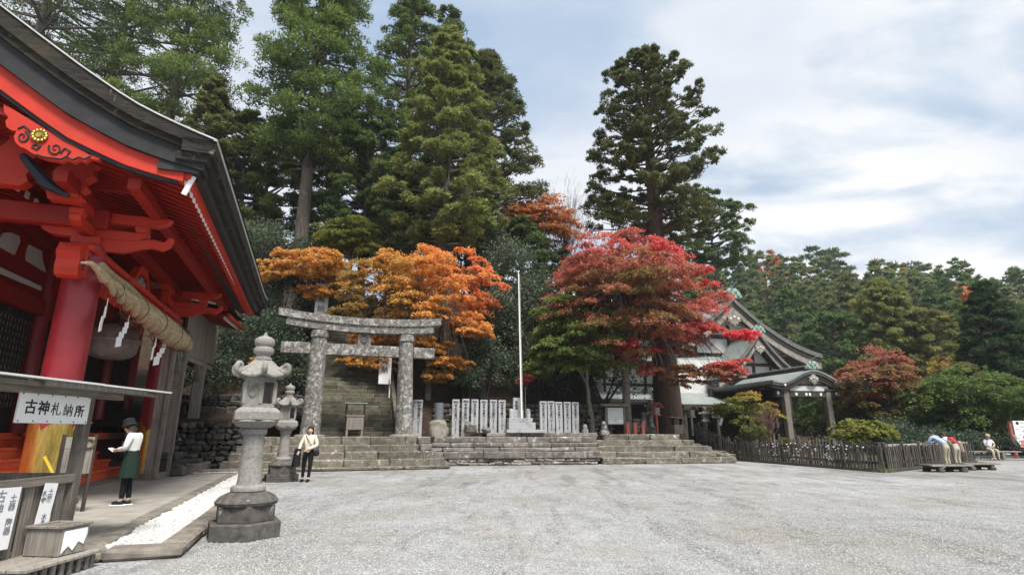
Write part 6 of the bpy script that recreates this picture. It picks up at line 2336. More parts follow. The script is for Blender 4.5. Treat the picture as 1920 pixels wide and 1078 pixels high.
FB_, FC_, FD_ = (12.25, 31.9, 0), (14.3, 22.35, 0), (23.2, 29.15, 0)
fence((10.9, 33.8, 1.0), FB_, .15, 'dense dark picket fence climbing beside the right end of the steps', sill=False)
fence(FB_, FC_, .17, 'long dark weathered picket fence facing the gravel court right of the steps')
fence((14.45, 22.45, 0), FD_, .21, 'dark weathered picket fence running back from the corner towards the bench')
fence((13.2, 33.2, .15), (19.0, 34.6, .15), .22, 'second dark picket fence across the garden before the porch', sill=False)
MB_ = MB().bar((14.6, 22.75, .98), (23.0, 29.2, .98), .16, .09, bev=.01)
o = MB_.build('fence_capping', surf('pale_capping_rail', (.24, .225, .2), (.38, .36, .33), 4, bump=.3))
o.parent = bpy.data.objects['picket_fence.002']
o.matrix_parent_inverse = (Matrix.Translation((14.45, 22.45, 0)) @ Matrix.Rotation(math.atan2(6.7, 8.75), 4, 'Z')).inverted()
# white paper fortunes knotted to the fence
pp_ = MB()
a, b = Vector(FB_), Vector(FC_)
for k in range(70):
    t = rnd.betavariate(2.4, 2.0)
    p = a.lerp(b, .15 + .8 * t)
    z = .18 + .82 * rnd.random() ** .6
    pp_.box((p.x - .07 + rnd.uniform(-.03, .03), p.y - .05, z), (rnd.uniform(.02, .05), rnd.uniform(.03, .07), rnd.uniform(.03, .05)), rz=rnd.uniform(0, 3))
tag(pp_.build('paper_fortunes', MAT['paper']), kind='stuff')
# grasses at the foot of the fence
gr_ = MB()
for k in range(170):
    t = rnd.random()
    if rnd.random() < .5:
        p = a.lerp(b, t) + Vector((.25, 0, 0))
    else:
        p = Vector((14.3, 22.35, 0)) + Vector((rnd.uniform(-.2, .3), rnd.uniform(-.1, .3), 0))
    h_ = rnd.uniform(.12, .4)
    e = Vector((rnd.uniform(-.15, .15), rnd.uniform(-.15, .15), h_))
    w_ = Vector((.012, .006, 0))
    gr_.add([p - w_, p + w_, p + e], [(0, 1, 2)])
tag(gr_.build('grass_tufts', surf('dry_grass', (.08, .1, .03), (.22, .22, .08), 8, bump=0)), kind='stuff')


def platform(c, L, W, h_, rz, label):
    o = thing('viewing_platform', label, 'wooden platform', c, rz, 'low wooden platforms at the fence')
    n = 5
    for i in range(n):
        y = -W / 2 + W * (i + .5) / n
        MB().box((0, y, h_ - .03), (L, W / n - .012, .06), bev=.008).build('plank', MAT['greywood'] if i == 0 else MAT['fencewood'], o)
    for x in (-L * .28, L * .28):
        MB().box((x, 0, h_ * .55), (.16, W * .95, .13), bev=.01).build('bearer', MAT['fencewood'], o)
        for y in (-W * .38, W * .38):
            MB().box((x, y, h_ * .22), (.22, .24, h_ * .45), bev=.03).build('foot', MAT['fencewood'], o)
    return o


platform((17.05, 22.95, 0), 1.75, .85, .27, R(6), 'low weathered plank platform in front of the couple at the fence')
platform((19.15, 24.1, 0), 1.65, .85, .27, R(8), 'second low plank platform, farther right along the fence')

# bench and map board at the right edge
bn = thing('bench', 'long pale log bench with seated visitors near the right edge', 'bench', (27.2, 32.2, 0), R(-4))
for y in (-.16, .02, .2):
    MB().box((0, y, .45), (4.6, .15, .06), bev=.015).build('seat_plank', MAT['greywood'], bn)
for x in (-1.9, 0, 1.9):
    MB().box((x, .02, .21), (.16, .5, .42), bev=.02).build('leg', MAT['greywood'], bn)
MB().bar((-2.2, .02, .2), (2.2, .02, .2), .08, .08).build('stretcher', MAT['greywood'], bn)
bn2 = thing('bench', 'short log bench at an angle left of the long one', 'bench', (24.9, 32.9, 0), R(20))
for y in (-.12, .12):
    MB().box((0, y, .45), (1.9, .2, .06), bev=.015).build('seat_plank', MAT['greywood'], bn2)
for x in (-.8, .8):
    MB().box((x, 0, .21), (.14, .42, .42), bev=.02).build('leg', MAT['greywood'], bn2)
c = atY(1938, 865, 34.0)
mp = thing('map_board', 'white map board between reddish log posts at the right edge', 'sign board', (c.x + .25, 34.0, 0), R(-6))
for x in (-1.1, 1.1):
    MB().tube([(x, 0, 0), (x, 0, 2.12)], [.10, .10], 12).build('log_post', MAT['post_red'], mp, smooth=40)
    MB().lathe([(.13, 0), (.13, .01), (.01, .012)], (x, -.02, 2.12), 12).build('log_end', MAT['bargewood'], mp)
MB().box((0, -.05, 1.42), (1.9, .08, 1.45), bev=.01).build('panel', MAT['white'], mp)
tx = MB()
for k in range(60):
    x, z = rnd.uniform(-.85, .85), rnd.uniform(.8, 2.05)
    tx.box((x, -.093, z), (rnd.uniform(.06, .25), .004, .035))
tag(tx.build('lettering', MAT['ink_faded'], mp), kind='stuff')
MB().lathe([(.09, 0), (.09, .006), (.01, .006)], (-.72, -.092, 2.02), 16, rot=Matrix.Rotation(R(90), 3, 'X')).build('emblem', MAT['ink'], mp)
# ------------------------------------------------------------------ booth for old amulets, near left (its long side runs straight away from the camera)
BX = -5.42
bo = thing('amulet_booth', 'weathered wooden booth with a white-edged roof and the white sign for old amulets', 'booth', (BX, 7.2, 0), 0)


def BB():
    return MB((BX, 7.2, 0))


# roof: sheets over rafters
for i, (y0, y1) in enumerate(((3.6, 5.4), (5.41, 7.0), (7.01, 8.42))):
    BB().bar((BX + .34, (y0 + y1) / 2, 2.075 - i * .004), (BX - 1.7, (y0 + y1) / 2, 2.305 - i * .004), y1 - y0, .022, up=(0, 0, 1)).build('roof_sheet', MAT['white'], bo)
for i, (y0, y1) in enumerate(((3.6, 6.0), (6.02, 8.36))):
    BB().bar((BX + .30, (y0 + y1) / 2, 2.058), (BX - 1.7, (y0 + y1) / 2, 2.285), y1 - y0, .018).build('roof_board', MAT['boothwood_h'], bo)
for y in np.arange(3.8, 8.4, .55):
    BB().bar((BX + .26, y, 2.03), (BX - 1.6, y, 2.235), .07, .06).build('rafter', MAT['boothwood_h'], bo)
BB().bar((BX + .22, 3.6, 2.015), (BX + .22, 8.25, 2.015), .05, .05).build('eave_batten', MAT['boothwood_h'], bo)
BB().bar((BX + .05, 3.6, 1.97), (BX + .05, 7.75, 1.97), .09, .10).build('roof_beam', MAT['boothwood_h'], bo)
BB().bar((BX + .30, 6.15, 2.03), (BX + .30, 7.9, 2.03), .02, .07).build('loose_strip', MAT['greywood'], bo)
for y in (7.22, 4.2):
    BB().bar((BX, y, 0), (BX, y, 1.98), .12, .12, bev=.008).build('post', MAT['boothwood'], bo)
    BB().bar((BX - 1.4, y, 0), (BX - 1.4, y, 2.2), .11, .11, bev=.008).build('post', MAT['boothwood'], bo)
BB().box((BX - .02, 5.3, 1.73), (.04, 1.1, .52)).build('sign_back_board', MAT['greywood'], bo)
# sign
sg = BB().box((BX + .075, 6.64, 1.765), (.025, 1.04, .335), bev=.004).build('sign', MAT['white'], bo)
fr = frame3((0, 1, 0), (0, 0, 1))
for i, ch in enumerate('古神札納所'):
    y = 6.64 - .36 + .18 * i
    text(ch, MAT['ink'], (.165, .165, .16, .155, .15)[i], (BX + .089 - BX, y - 7.2, 1.762 - i * .006), fr, sg, bold=(.003, .003, 0, 0, .003)[i], depth=.002, name='character')
nl = BB()
for y in np.linspace(6.15, 7.13, 6):
    for z in (1.62, 1.91):
        nl.lathe([(.008, 0), (.008, .006), (.002, .008)], (BX + .088, y, z), 6, rot=Matrix.Rotation(R(90), 3, 'Y'))
nl.build('nails', MAT['ink'], bo)
# slatted front
slat = MB().box((0, 0, 0), (.03, .105, .86), bev=.006)
sm = [slat.mesh('slat', MAT['boothwood']), MB().box((0, 0, 0), (.03, .085, .86), bev=.006).mesh('slat', MAT['greywood'])]
y = 4.3
while y < 7.1:
    o = link(bpy.data.objects.new('slat', rnd.choice(sm)), bo)
    o.location = (.0 + rnd.uniform(-.006, .006), y - 7.2, .50 + rnd.uniform(-.01, .01))
    o.rotation_euler = (rnd.uniform(-.012, .012), 0, rnd.uniform(-.08, .08))
    y += .152 + rnd.uniform(-.015, .015)
BB().bar((BX + .03, 4.0, .955), (BX + .03, 7.2, .955), .06, .10, bev=.008).build('top_rail', MAT['boothwood_h'], bo)
BB().bar((BX + .035, 4.0, .20), (BX + .035, 6.6, .12), .06, .08, bev=.008).build('bottom_rail', MAT['boothwood_h'], bo)
BB().bar((BX - 1.4, 4.0, .98), (BX - 1.4, 7.2, .98), .06, .09, bev=.008).build('rear_rail', MAT['boothwood_h'], bo)
BB().bar((BX - 1.4, 7.2, .97), (BX, 7.2, .97), .06, .09, bev=.008).build('side_rail', MAT['boothwood'], bo)
for x in (-1.0, -.55):
    BB().bar((BX + x, 7.2, 0), (BX + x, 7.2, .95), .05, .05).build('side_baluster', MAT['boothwood'], bo)


def notice(y, w, h_, ztop, label, lines, tilt):
    o = thing('paper_notice', label, 'notice', (BX + .075, y, ztop), 0, 'paper notices hung on the booth slats')
    MB().box((0, 0, -h_ / 2), (.006, w, h_), rot=Matrix.Rotation(tilt, 3, 'X')).build('sheet', MAT['paper'], o)
    for k, (body, s, dy, dz) in enumerate(lines):
        text(body, MAT['ink_faded'], s, (.0045, dy, -dz), frame3((0, math.cos(tilt), math.sin(tilt)), (0, -math.sin(tilt), math.cos(tilt))), o, vertical=True, depth=.001, bold=.002)
    return o


notice(6.24, .30, .62, .93, 'large white paper notice hung at the left end of the booth slats', [('古神札', .13, -.08, .22), ('土器', .085, .08, .16), ('陶器', .085, .08, .40)], -.03)
notice(6.78, .19, .60, .93, 'narrow white paper notice hung between slats left of the booth post', [('土器', .075, .03, .14), ('札守', .07, -.05, .15), ('水晶', .07, .0, .40)], -.10)

# wooden box on a little stand in front of the slats
st = thing('plank_stand', 'low grey plank stand in front of the booth slats', 'stand', (BX + .33, 6.5, 0), 0)
for x in (-.22, 0, .22):
    MB().box((x, 0, .17), (.2, 1.05, .035), bev=.006).build('top_plank', MAT['greywood'], st)
for x in (-.24, .24):
    for y in (-.46, .46):
        MB().box((x, y, .075), (.06, .06, .15)).build('leg', MAT['boothwood'], st)
for y in np.arange(-.36, .4, .12):
    MB().box((.27, y, .08), (.02, .06, .14)).build('front_slat', MAT['boothwood'], st)
bx = thing('wooden_box', 'battered grey wooden offering box with a slatted lid on the plank stand', 'wooden box', (BX + .31, 6.74, .19), R(-6))
bx.scale = (1, .62, .95)
for nm, c, s in (('side_board', (.20, 0, .15), (.025, .58, .29)), ('side_board', (-.20, 0, .15), (.025, .58, .29)), ('end_board', (0, -.28, .15), (.38, .025, .29)), ('end_board', (0, .28, .15), (.38, .025, .29))):
    MB().box(c, s, bev=.005).build(nm, MAT['greywood'], bx)
for c, s in (((.20, 0, .315), (.06, .66, .03)), ((-.20, 0, .315), (.06, .66, .03)), ((0, -.30, .315), (.34, .06, .03)), ((0, .30, .315), (.34, .06, .03))):
    MB().box(c, s, bev=.005).build('lid_frame', MAT['greywood'], bx)
for k in range(4):
    MB().box((-.12 + .08 * k, 0, .308), (.06, .54, .014)).build('lid_slat', MAT['boothwood'], bx)
MB().prism([(-.25, .03), (-.12, .10), (-.02, .04), (.08, .13), (.2, .09), (.25, .2), (.24, .27), (-.24, .27)], .215, .221, lambda u, v, w: (w, u, v)).build('torn_paper', MAT['paper'], bx)
MB().box((0, 0, .012), (.38, .56, .02)).build('floor_board', MAT['boothwood'], bx)

# sign stand behind the booth post
c = atY(136, 905, 10.6)
ss = thing('grey_sign_stand', 'grey board stand with two blank panels and a small wreath behind the booth', 'sign stand', (c.x, 10.6, .1), R(60))
MB().box((0, 0, .88), (.46, .03, .44), bev=.006).build('lower_board', MAT['greywood'], ss)
MB().box((.0, 0, 1.21), (.46, .03, .20), bev=.006).build('upper_board', MAT['greywood'], ss)
for x in (-.25, .25):
    MB().box((x, .03, .68), (.05, .05, 1.36)).build('leg', MAT['darkwood'], ss)
MB().tube([(.13 + .08 * math.cos(a), -.03, 1.2 + .08 * math.sin(a)) for a in np.linspace(0, 6.283, 17)], .018, 6).build('wreath', MAT['ropedark'], ss, smooth=50)
MB().tube([(-.12, -.06, .2), (-.10, -.05, 1.0)], .016, 6).lathe([(.01, -.06), (.04, -.03), (.045, .03), (.01, .07)], (-.1, -.05, 1.02), 8).build('stick', MAT['ink'], ss)
# striped barrier pole
p1 = Vector((-7.78, 10.6, .03)); p0 = Vector((-8.35, 10.35, 1.08))
ba = thing('barrier_pole', 'slanting barrier pole, yellow above and white and red below, beside the booth', 'barrier pole', p1, 0)
dv = p0 - p1
for f0, f1, mt in ((0, .24, 'crimson'), (.24, .52, 'white'), (.52, 1.0, 'yellow')):
    MB().bar(dv * f0, dv * f1, .05, .035).build('stripe', MAT[mt], ba)
MB().bar(dv * .98, (-.15, .35, 0), .035, .03).build('prop_leg', MAT['greywood'], ba)
# ------------------------------------------------------------------ people
def skin_mesh(name, verts, edges, radii, mat, root=0, sub=2):
    me = bpy.data.meshes.new(name)
    me.from_pydata([tuple(v) for v in verts], edges, [])
    o = bpy.data.objects.new(name, me)
    col.objects.link(o)
    sk = o.modifiers.new('skin', 'SKIN')
    sk.use_smooth_shade = True
    for i, sv in enumerate(me.skin_vertices[0].data):
        r = radii[i]
        sv.radius = (r, r) if not hasattr(r, '__len__') else r
        sv.use_root = (i == root)
    ss_ = o.modifiers.new('sub', 'SUBSURF')
    ss_.levels = ss_.render_levels = sub
    dg = bpy.context.evaluated_depsgraph_get()
    m2 = bpy.data.meshes.new_from_object(o.evaluated_get(dg))
    bpy.data.objects.remove(o)
    bpy.data.meshes.remove(me)
    m2.name = name
    m2.materials.clear()
    m2.materials.append(mat)
    m2.polygons.foreach_set('use_smooth', [True] * len(m2.polygons))
    return m2


class Rig:
    """joints of one figure, local coordinates: +y is the way it faces, z up, x to its right"""

    def __init__(s, J, k=1.0):
        s.J = {a: Vector(b) * k for a, b in J.items()}
        s.k = k

    def chain(s, specs):
        """specs: list of chains [(joint or Vector, radius), ...]; first element may be an existing key"""
        V, E_, Rr, idx = [], [], [], {}
        for ch in specs:
            prev = None
            for key, r in ch:
                kk = key if isinstance(key, str) else tuple(round(c, 4) for c in key)
                if kk not in idx:
                    idx[kk] = len(V)
                    V.append(s.J[key] if isinstance(key, str) else Vector(key))
                    Rr.append(r * s.k if not hasattr(r, '__len__') else tuple(x * s.k for x in r))
                i = idx[kk]
                if prev is not None and prev != i:
                    E_.append((prev, i))
                prev = i
        return V, E_, Rr


STAND = dict(pelvis=(0, 0, .90), waist=(0, .0, 1.06), chest=(0, .0, 1.24), neck0=(0, -.01, 1.40), neck=(0, 0, 1.455), jaw=(0, .03, 1.50), head=(0, .01, 1.565), crown=(0, -.005, 1.625),
             shL=(-.165, -.01, 1.355), elL=(-.235, -.02, 1.09), wrL=(-.22, .10, .87), shR=(.165, -.01, 1.355), elR=(.235, -.02, 1.09), wrR=(.22, .10, .87),
             hipL=(-.085, 0, .86), knL=(-.09, .015, .48), anL=(-.09, -.02, .09), hipR=(.085, 0, .86), knR=(.09, .015, .48), anR=(.09, -.02, .09))


def person(label, loc, rz, joints, k, top, top_c, legs_c, shoe_c, hair='short', hat=None, group=None, skirt=None, sleeve=1.0, extras=None):
    J = dict(STAND)
    J.update(joints)
    rg = Rig(J, k)
    g = rg.J
    o = thing('person', label, 'person', loc, rz, group)
    hd_dir = (g['crown'] - g['neck']).normalized()
    fwd = (g['jaw'] - g['neck']); fwd = (fwd - hd_dir * fwd.dot(hd_dir)); fwd.normalize()
    rgt = fwd.cross(hd_dir)
    specs = [[('pelvis', .105), ('waist', .095), ('chest', .118), ('neck0', .06), ('neck', .05), ('jaw', .062), ('head', (.078, .092)), ('crown', (.06, .07))]]
    for s in 'LR':
        specs.append([('chest', .118), ('sh' + s, .055), ('el' + s, .040), ('wr' + s, .027)])
        w, e = g['wr' + s], g['el' + s]
        d = (w - e).normalized()
        side = d.cross(Vector((0, 0, 1)))
        side = side.normalized() if side.length > .1 else Vector((1, 0, 0))
        palm = w + d * .065 * k
        specs.append([('wr' + s, .027), (palm, (.036, .018))])
        dn = side.cross(d)
        for fi, (off_, ln) in enumerate(((-.028, .066), (-.010, .075), (.009, .07), (.027, .055))):
            b0 = palm + side * off_ * k + d * .02 * k
            m_ = b0 + d * ln * .55 * k
            t_ = m_ + (d * .6 - dn * .75) * ln * .45 * k
            specs.append([(palm, (.036, .018)), (b0, .0105), (m_, .0092), (t_, .0075)])
        th = w + d * .03 * k + side * (-.04 if s == 'R' else .04) * k
        specs.append([(palm, (.036, .018)), (th, .012), (th + (d * .8 + side * (-.3 if s == 'R' else .3)) * .045 * k, .009)])
        specs.append([('pelvis', .105), ('hip' + s, .085), ('kn' + s, .052), ('an' + s, .036)])
        a = g['an' + s]
        sh = (g['kn' + s] - a)
        fd = Vector((0, 1, 0)) if 'toe' + s not in joints else (Vector(joints['toe' + s]) * k - a).normalized()
        specs.append([('an' + s, .036), (a + fd * .09 * k - Vector((0, 0, .05)) * k, .034), (a + fd * .155 * k - Vector((0, 0, .06)) * k, .026)])
    nose = g['head'] - hd_dir * .022 * k + fwd * .098 * k
    specs.append([('head', (.078, .092)), (nose, .016)])
    for sx in (-1, 1):
        specs.append([('head', (.078, .092)), (g['head'] - hd_dir * .02 * k + rgt * sx * .088 * k, .018)])
    V, E_, Rr = rg.chain(specs)
    link(bpy.data.objects.new('body', skin_mesh('body', V, E_, Rr, MAT['skin'])), o)
    # face
    for sx in (-1, 1):
        MB().lathe([(.001, -.010), (.010, -.004), (.011, .003), (.001, .010)], g['head'] + hd_dir * .008 * k + fwd * .080 * k + rgt * sx * .033 * k, 8).build('eye', MAT['hair'], o)
    MB().bar(g['jaw'] + fwd * .066 * k - rgt * .022 * k, g['jaw'] + fwd * .066 * k + rgt * .022 * k, .008, .008).build('mouth', cloth('lips', (.35, .14, .12)), o)
    # shirt: shell over torso and arms
    m = cloth(label[:18].replace(' ', '_') + '_top', top_c)
    hem = g['waist'].lerp(g['pelvis'], {'short': .95, 'long': 1.5}.get(top, .8))
    sp = [[(hem, .150), ('waist', .130), ('chest', .140), ('neck0', .072)]]
    for s in 'LR':
        w = g['el' + s].lerp(g['wr' + s], .92 if sleeve >= 1 else 0) if sleeve >= 1 else g['sh' + s].lerp(g['el' + s], .75)
        if sleeve >= 1:
            sp.append([('chest', .140), ('sh' + s, .076), ('el' + s, .058), (w, .042)])
        else:
            sp.append([('chest', .140), ('sh' + s, .076), (w, .064)])
    V, E_, Rr = rg.chain(sp)
    link(bpy.data.objects.new('shirt', skin_mesh('shirt', V, E_, Rr, m)), o)
    # trousers
    m = cloth(label[:18].replace(' ', '_') + '_trousers', legs_c)
    sp = [[(g['pelvis'] + (g['waist'] - g['pelvis']) * .95, .112), ('pelvis', .124)]]
    for s in 'LR':
        an = g['an' + s].lerp(g['kn' + s], .06)
        sp.append([('pelvis', .122), ('hip' + s, .098), ('kn' + s, .066), (an, .050)])
    V, E_, Rr = rg.chain(sp)
    link(bpy.data.objects.new('trousers', skin_mesh('trousers', V, E_, Rr, m, root=1)), o)
    # shoes
    ms = cloth(label[:18].replace(' ', '_') + '_shoes', shoe_c, .5)
    for s in 'LR':
        a = g['an' + s]
        fd = Vector((0, 1, 0)) if 'toe' + s not in joints else (Vector(joints['toe' + s]) * k - a).normalized()
        V = [a - Vector((0, 0, .045)) * k - fd * .05 * k, a - Vector((0, 0, .04)) * k + fd * .05 * k, a - Vector((0, 0, .055)) * k + fd * .17 * k]
        so = link(bpy.data.objects.new('shoe', skin_mesh('shoe', V, [(0, 1), (1, 2)], [.046 * k, .05 * k, .038 * k], ms)), o)
        if shoe_c[0] < .1 and hat == 'bucket':
            b = MB().bar(a - Vector((0, 0, .085)) * k - fd * .085 * k, a - Vector((0, 0, .085)) * k + fd * .195 * k, .09 * k, .022, bev=.008)
            b.build('sole', MAT['white'], so)
    # hair
    mh = MAT['hair'] if hair != 'grey' else surf('grey_hair', (.2, .19, .18), (.34, .33, .32), 12)
    c = g['head'] + hd_dir * .018 * k - fwd * .014 * k
    rot = Matrix((rgt, fwd, hd_dir)).transposed()
    hb = MB()
    n, mrings = 20, 9
    vs, fs = [], []
    low = {'short': -.10, 'bob': -.16, 'grey': -.08}.get(hair, -.10)
    for i in range(mrings + 1):
        ph = i / mrings
        for j in range(n):
            a = 2 * math.pi * j / n
            fr_ = (math.sin(a) + 1) / 2
            lowz = low * (1 - fr_ ** 1.5) + .055 * fr_ ** 1.5
            z = .105 * math.cos(ph * math.pi / 2) + lowz * (ph ** 2)
            rr = math.sin(min(ph * 1.25, 1) * math.pi / 2)
            wob = 1 + .03 * math.sin(7 * a + i)
            vs.append(c + rot @ Vector((.098 * rr * math.cos(a) * wob, .106 * rr * math.sin(a) * wob, z)) * k)
    for i in range(mrings):
        for j in range(n):
            j2 = (j + 1) % n
            fs.append((i * n + j, (i + 1) * n + j, (i + 1) * n + j2, i * n + j2))
    hb.add(vs, fs)
    hb.build('hair', mh, o, smooth=60)
    if hat:
        hm = {'bucket': cloth('black_hat_felt', (.02, .02, .022)), 'cap': cloth('tan_cap', (.50, .38, .24)), 'navy': cloth('dark_cap', (.03, .04, .04))}[hat]
        hc = g['head'] + hd_dir * .055 * k - fwd * .008 * k
        if hat == 'bucket':
            MB().lathe([(.138, -.045), (.146, -.04), (.116, .008), (.112, .06), (.10, .10), (.06, .122), (.005, .128)], hc, 24, rot=rot @ Matrix.Scale(k, 3)).build('hat', hm, o, smooth=50)
        else:
            b = MB().lathe([(.107, -.02), (.110, .0), (.104, .05), (.075, .085), (.005, .098)], hc, 20, rot=rot @ Matrix.Scale(k, 3))
            b.prism([(-.075, .08), (-.06, .16), (0, .185), (.06, .16), (.075, .08)], -.018, -.008, lambda u, v, w: hc + rot @ Vector((u, v, w)) * k)
            b.build('cap', hm, o, smooth=50)
    if skirt:
        zt, zb, rt, rb, cc = skirt
        pc = g['pelvis']
        MB().lathe([(rt * .98, zt - .01), (rt, zt), (rt * 1.04, zt - .12), ((rt + rb) / 2, (zt + zb) / 2), (rb, zb), (rb * .95, zb + .01)], (pc.x, pc.y, 0), 40,
                   mod=lambda i, a: (1 + .05 * math.sin(7 * a + .6 * i) * min(i, 4) / 4) * (1 - .16 * abs(math.sin(a)))).build('apron_skirt', cloth('dark_green_apron', cc), o, smooth=60)
    if extras:
        extras(o, g, k)
    return o


# woman in a black hat reading something on the path
def ex1(o, g, k):
    h = (g['wrL'] + g['wrR']) / 2 + Vector((0, .12, .0))
    MB().box(h + Vector((0, .02, .0)), (.16, .12, .012), rot=Matrix.Rotation(R(35), 3, 'X')).build('booklet', MAT['paper'], o)
    MB().tube([g['shL'] + Vector((0, .10, .02)), g['chest'] + Vector((.02, .15, -.05)), g['waist'] + Vector((.14, .10, .0))], .012, 6).build('bag_strap', MAT['ink'], o)
    MB().box(g['waist'] + Vector((.06, .17, .06)), (.20, .10, .24), bev=.03).build('bag', cloth('dark_brown_bag', (.06, .03, .03)), o)
    MB().lathe([(.118, 0), (.124, .03), (.118, .06)], (g['waist'].x, g['waist'].y, g['waist'].z - .05), 24).build('apron_band', cloth('dark_green_band', (.018, .034, .026)), o, smooth=50)


c = atY(240, 957, 11.75)
person('woman in black hat, white shirt and dark green apron, reading on the path', (-7.72, 11.75, .1), R(96), dict(
    chest=(0, .015, 1.24), neck0=(0, .04, 1.385), neck=(0, .07, 1.44), jaw=(0, .135, 1.465), head=(0, .13, 1.53), crown=(0, .125, 1.59),
    elL=(-.22, .03, 1.10), wrL=(-.09, .24, 1.08), elR=(.22, .03, 1.10), wrR=(.09, .24, 1.06), knL=(-.06, .02, .48), anL=(-.06, .03, .09), knR=(.06, .0, .48), anR=(.06, -.05, .09)),
    .985, 'long', (.72, .72, .70), (.012, .012, .014), (.02, .02, .025), hair='bob', hat='bucket', skirt=(1.04, .52, .148, .195, (.016, .032, .024)), extras=ex1)


# woman in a cream sweater beside the second lantern
def ex2(o, g, k):
    MB().tube([g['shR'] + Vector((-.05, .06, .05)), g['chest'] + Vector((-.03, .155, -.02)), g['waist'] + Vector((-.16, .10, -.05)), g['pelvis'] + Vector((-.2, .04, .0))], .011, 6).build('bag_strap', MAT['ink'], o)
    MB().box(g['pelvis'] + Vector((-.25, .05, -.03)), (.15, .24, .18), bev=.04).build('shoulder_bag', cloth('black_bag', (.02, .02, .028)), o)
    n = 18
    vs, fs = [], []
    for i in range(9):
        t = i / 8
        for j in range(n):
            a = 2 * math.pi * j / n
            vs.append((g['wrR'].x + .03 + .03 * t + (.085 + .04 * t + .015 * math.sin(4 * a + 2 * t)) * math.cos(a), g['wrR'].y - .02 + (.06 + .04 * t) * math.sin(a), g['wrR'].z + .06 - .50 * t + .04 * math.sin(a * 2) * t))
    for i in range(8):
        for j in range(n):
            fs.append((i * n + j, i * n + (j + 1) % n, (i + 1) * n + (j + 1) % n, (i + 1) * n + j))
    fs.append(tuple(range(n))); fs.append(tuple(range(8 * n, 9 * n)))
    MB().add(vs, fs).build('jacket_over_arm', cloth('black_jacket', (.015, .015, .024)), o, smooth=60)
    for s in 'LR':
        a = g['an' + s]
        MB().tube([a + Vector((0, -.045, -.02)), a + Vector((0, -.05, -.09))], [.022, .016], 8).build('heel', MAT['ink'], o)


person('woman in cream sweater and black leggings standing beside the second lantern', (-6.42, 18.25, 0), R(184), dict(
    head=(-.01, .0, 1.565), crown=(-.015, -.02, 1.62), elR=(.25, .05, 1.12), wrR=(.26, .16, .94), elL=(-.25, .0, 1.10), wrL=(-.03, .21, .98),
    knL=(-.09, .03, .48), anL=(-.07, .04, .10), knR=(.11, .01, .48), anR=(.13, -.03, .10)),
    1.0, 'long', (.74, .68, .54), (.014, .014, .016), (.012, .012, .014), hair='bob', extras=ex2)

# visitor almost hidden behind the near lantern: only a raised dark elbow shows
c = atY(464, 880, 14.6)
person('visitor hidden behind the near lantern, only a dark sleeved elbow showing', (c.x, 14.6, 0), R(-10), dict(
    elL=(-.44, .10, 1.49), wrL=(-.20, .30, 1.53), elR=(.20, .22, 1.20), wrR=(.06, .32, 1.46)),
    1.03, 'long', (.03, .035, .06), (.05, .05, .06), (.03, .03, .03), hair='short')


# couple leaning over the fence
def ex4(o, g, k):
    MB().tube([g['shL'] + Vector((0, .06, .08)), g['chest'] + Vector((.02, -.16, .05)), g['waist'] + Vector((.15, -.08, .02))], .013, 6).build('bag_strap', MAT['ink'], o)
    MB().box(g['waist'] + Vector((.20, -.10, -.02)), (.16, .22, .20), bev=.04).build('shoulder_bag', cloth('olive_bag', (.20, .22, .12)), o)


LEAN = dict(pelvis=(0, -.06, .89), waist=(0, .06, 1.03), chest=(0, .22, 1.15), neck0=(0, .34, 1.26), neck=(0, .38, 1.31), jaw=(0, .44, 1.34), head=(0, .44, 1.40), crown=(0, .43, 1.46),
            shL=(-.165, .31, 1.24), elL=(-.24, .42, 1.02), wrL=(-.16, .62, .98), shR=(.165, .31, 1.24), elR=(.24, .42, 1.02), wrR=(.16, .62, .98),
            hipL=(-.085, -.05, .85), hipR=(.085, -.05, .85))
person('person in pale blue patterned shirt and beige trousers leaning over the fence', (18.0, 24.0, 0), R(22), LEAN,
       1.06, 'short', (.38, .47, .68), (.42, .37, .27), (.12, .09, .07), hair='short', extras=ex4)


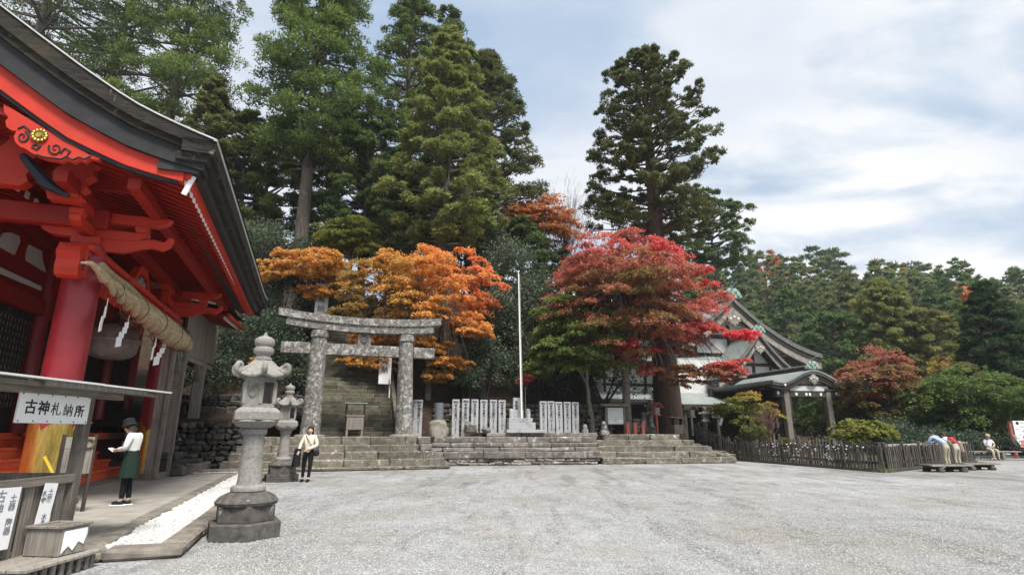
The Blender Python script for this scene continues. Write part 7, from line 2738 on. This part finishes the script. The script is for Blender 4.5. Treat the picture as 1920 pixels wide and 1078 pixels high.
def ex5(o, g, k):
    MB().box(g['chest'] + Vector((0, -.17, .02)), (.26, .13, .36), bev=.05, rot=Matrix.Rotation(R(-48), 3, 'X')).build('backpack', cloth('dark_red_bag', (.38, .04, .06)), o)
    MB().box(g['pelvis'] + Vector((.24, .0, .02)), (.10, .16, .46), bev=.04, rot=Matrix.Rotation(R(-14), 3, 'Y')).build('folded_coat', cloth('pale_tan_coat', (.62, .45, .34)), o)


person('person in white shirt with a red bag leaning beside the blue-shirted visitor', (18.62, 24.25, 0), R(12), LEAN,
       1.0, 'short', (.70, .66, .62), (.46, .42, .33), (.1, .08, .07), hair='short', extras=ex5)

# seated visitors on the long bench (facing the court)
SIT = dict(pelvis=(0, 0, .58), waist=(0, -.02, .72), chest=(0, .0, .90), neck0=(0, .02, 1.06), neck=(0, .04, 1.11), jaw=(0, .075, 1.155), head=(0, .06, 1.22), crown=(0, .045, 1.28),
           shL=(-.165, .0, 1.02), elL=(-.24, .08, .80), wrL=(-.07, .28, .74), shR=(.165, .0, 1.02), elR=(.24, .08, .80), wrR=(.07, .28, .72),
           hipL=(-.09, .04, .56), knL=(-.12, .44, .52), anL=(-.12, .42, .10), hipR=(.09, .04, .56), knR=(.12, .44, .52), anR=(.12, .46, .10))
person('seated person in white shirt and tan cap on the bench', (26.55, 32.1, 0), R(170), SIT, 1.02, 'short', (.66, .70, .78), (.50, .44, .34), (.3, .26, .22), hat='cap', hair='grey', sleeve=.5)
person('seated person in dark olive jacket between the other two', (28.15, 32.25, 0), R(205), SIT, 1.0, 'short', (.05, .055, .045), (.04, .04, .045), (.04, .04, .04), hair='grey')
person('seated person in coral pink top and blue jeans at the far right of the bench', (28.72, 32.15, 0), R(165), SIT, 1.0, 'short', (.70, .20, .20), (.06, .09, .17), (.12, .1, .1), hair='short')
# ------------------------------------------------------------------ thin air over the whole valley
hz = MB().box((70, 133, 34.5), (470, 350, 71))
hm = bpy.data.materials.new('thin_haze')
hm.use_nodes = True
ht = hm.node_tree
for n in list(ht.nodes):
    if n.type != 'OUTPUT_MATERIAL':
        ht.nodes.remove(n)
pv = ht.nodes.new('ShaderNodeVolumePrincipled')
pv.inputs['Color'].default_value = (.86, .92, 1.0, 1)
pv.inputs['Density'].default_value = .0003
ht.links.new(pv.outputs[0], [n for n in ht.nodes if n.type == 'OUTPUT_MATERIAL'][0].inputs['Volume'])
tag(hz.build('haze', hm), kind='stuff')
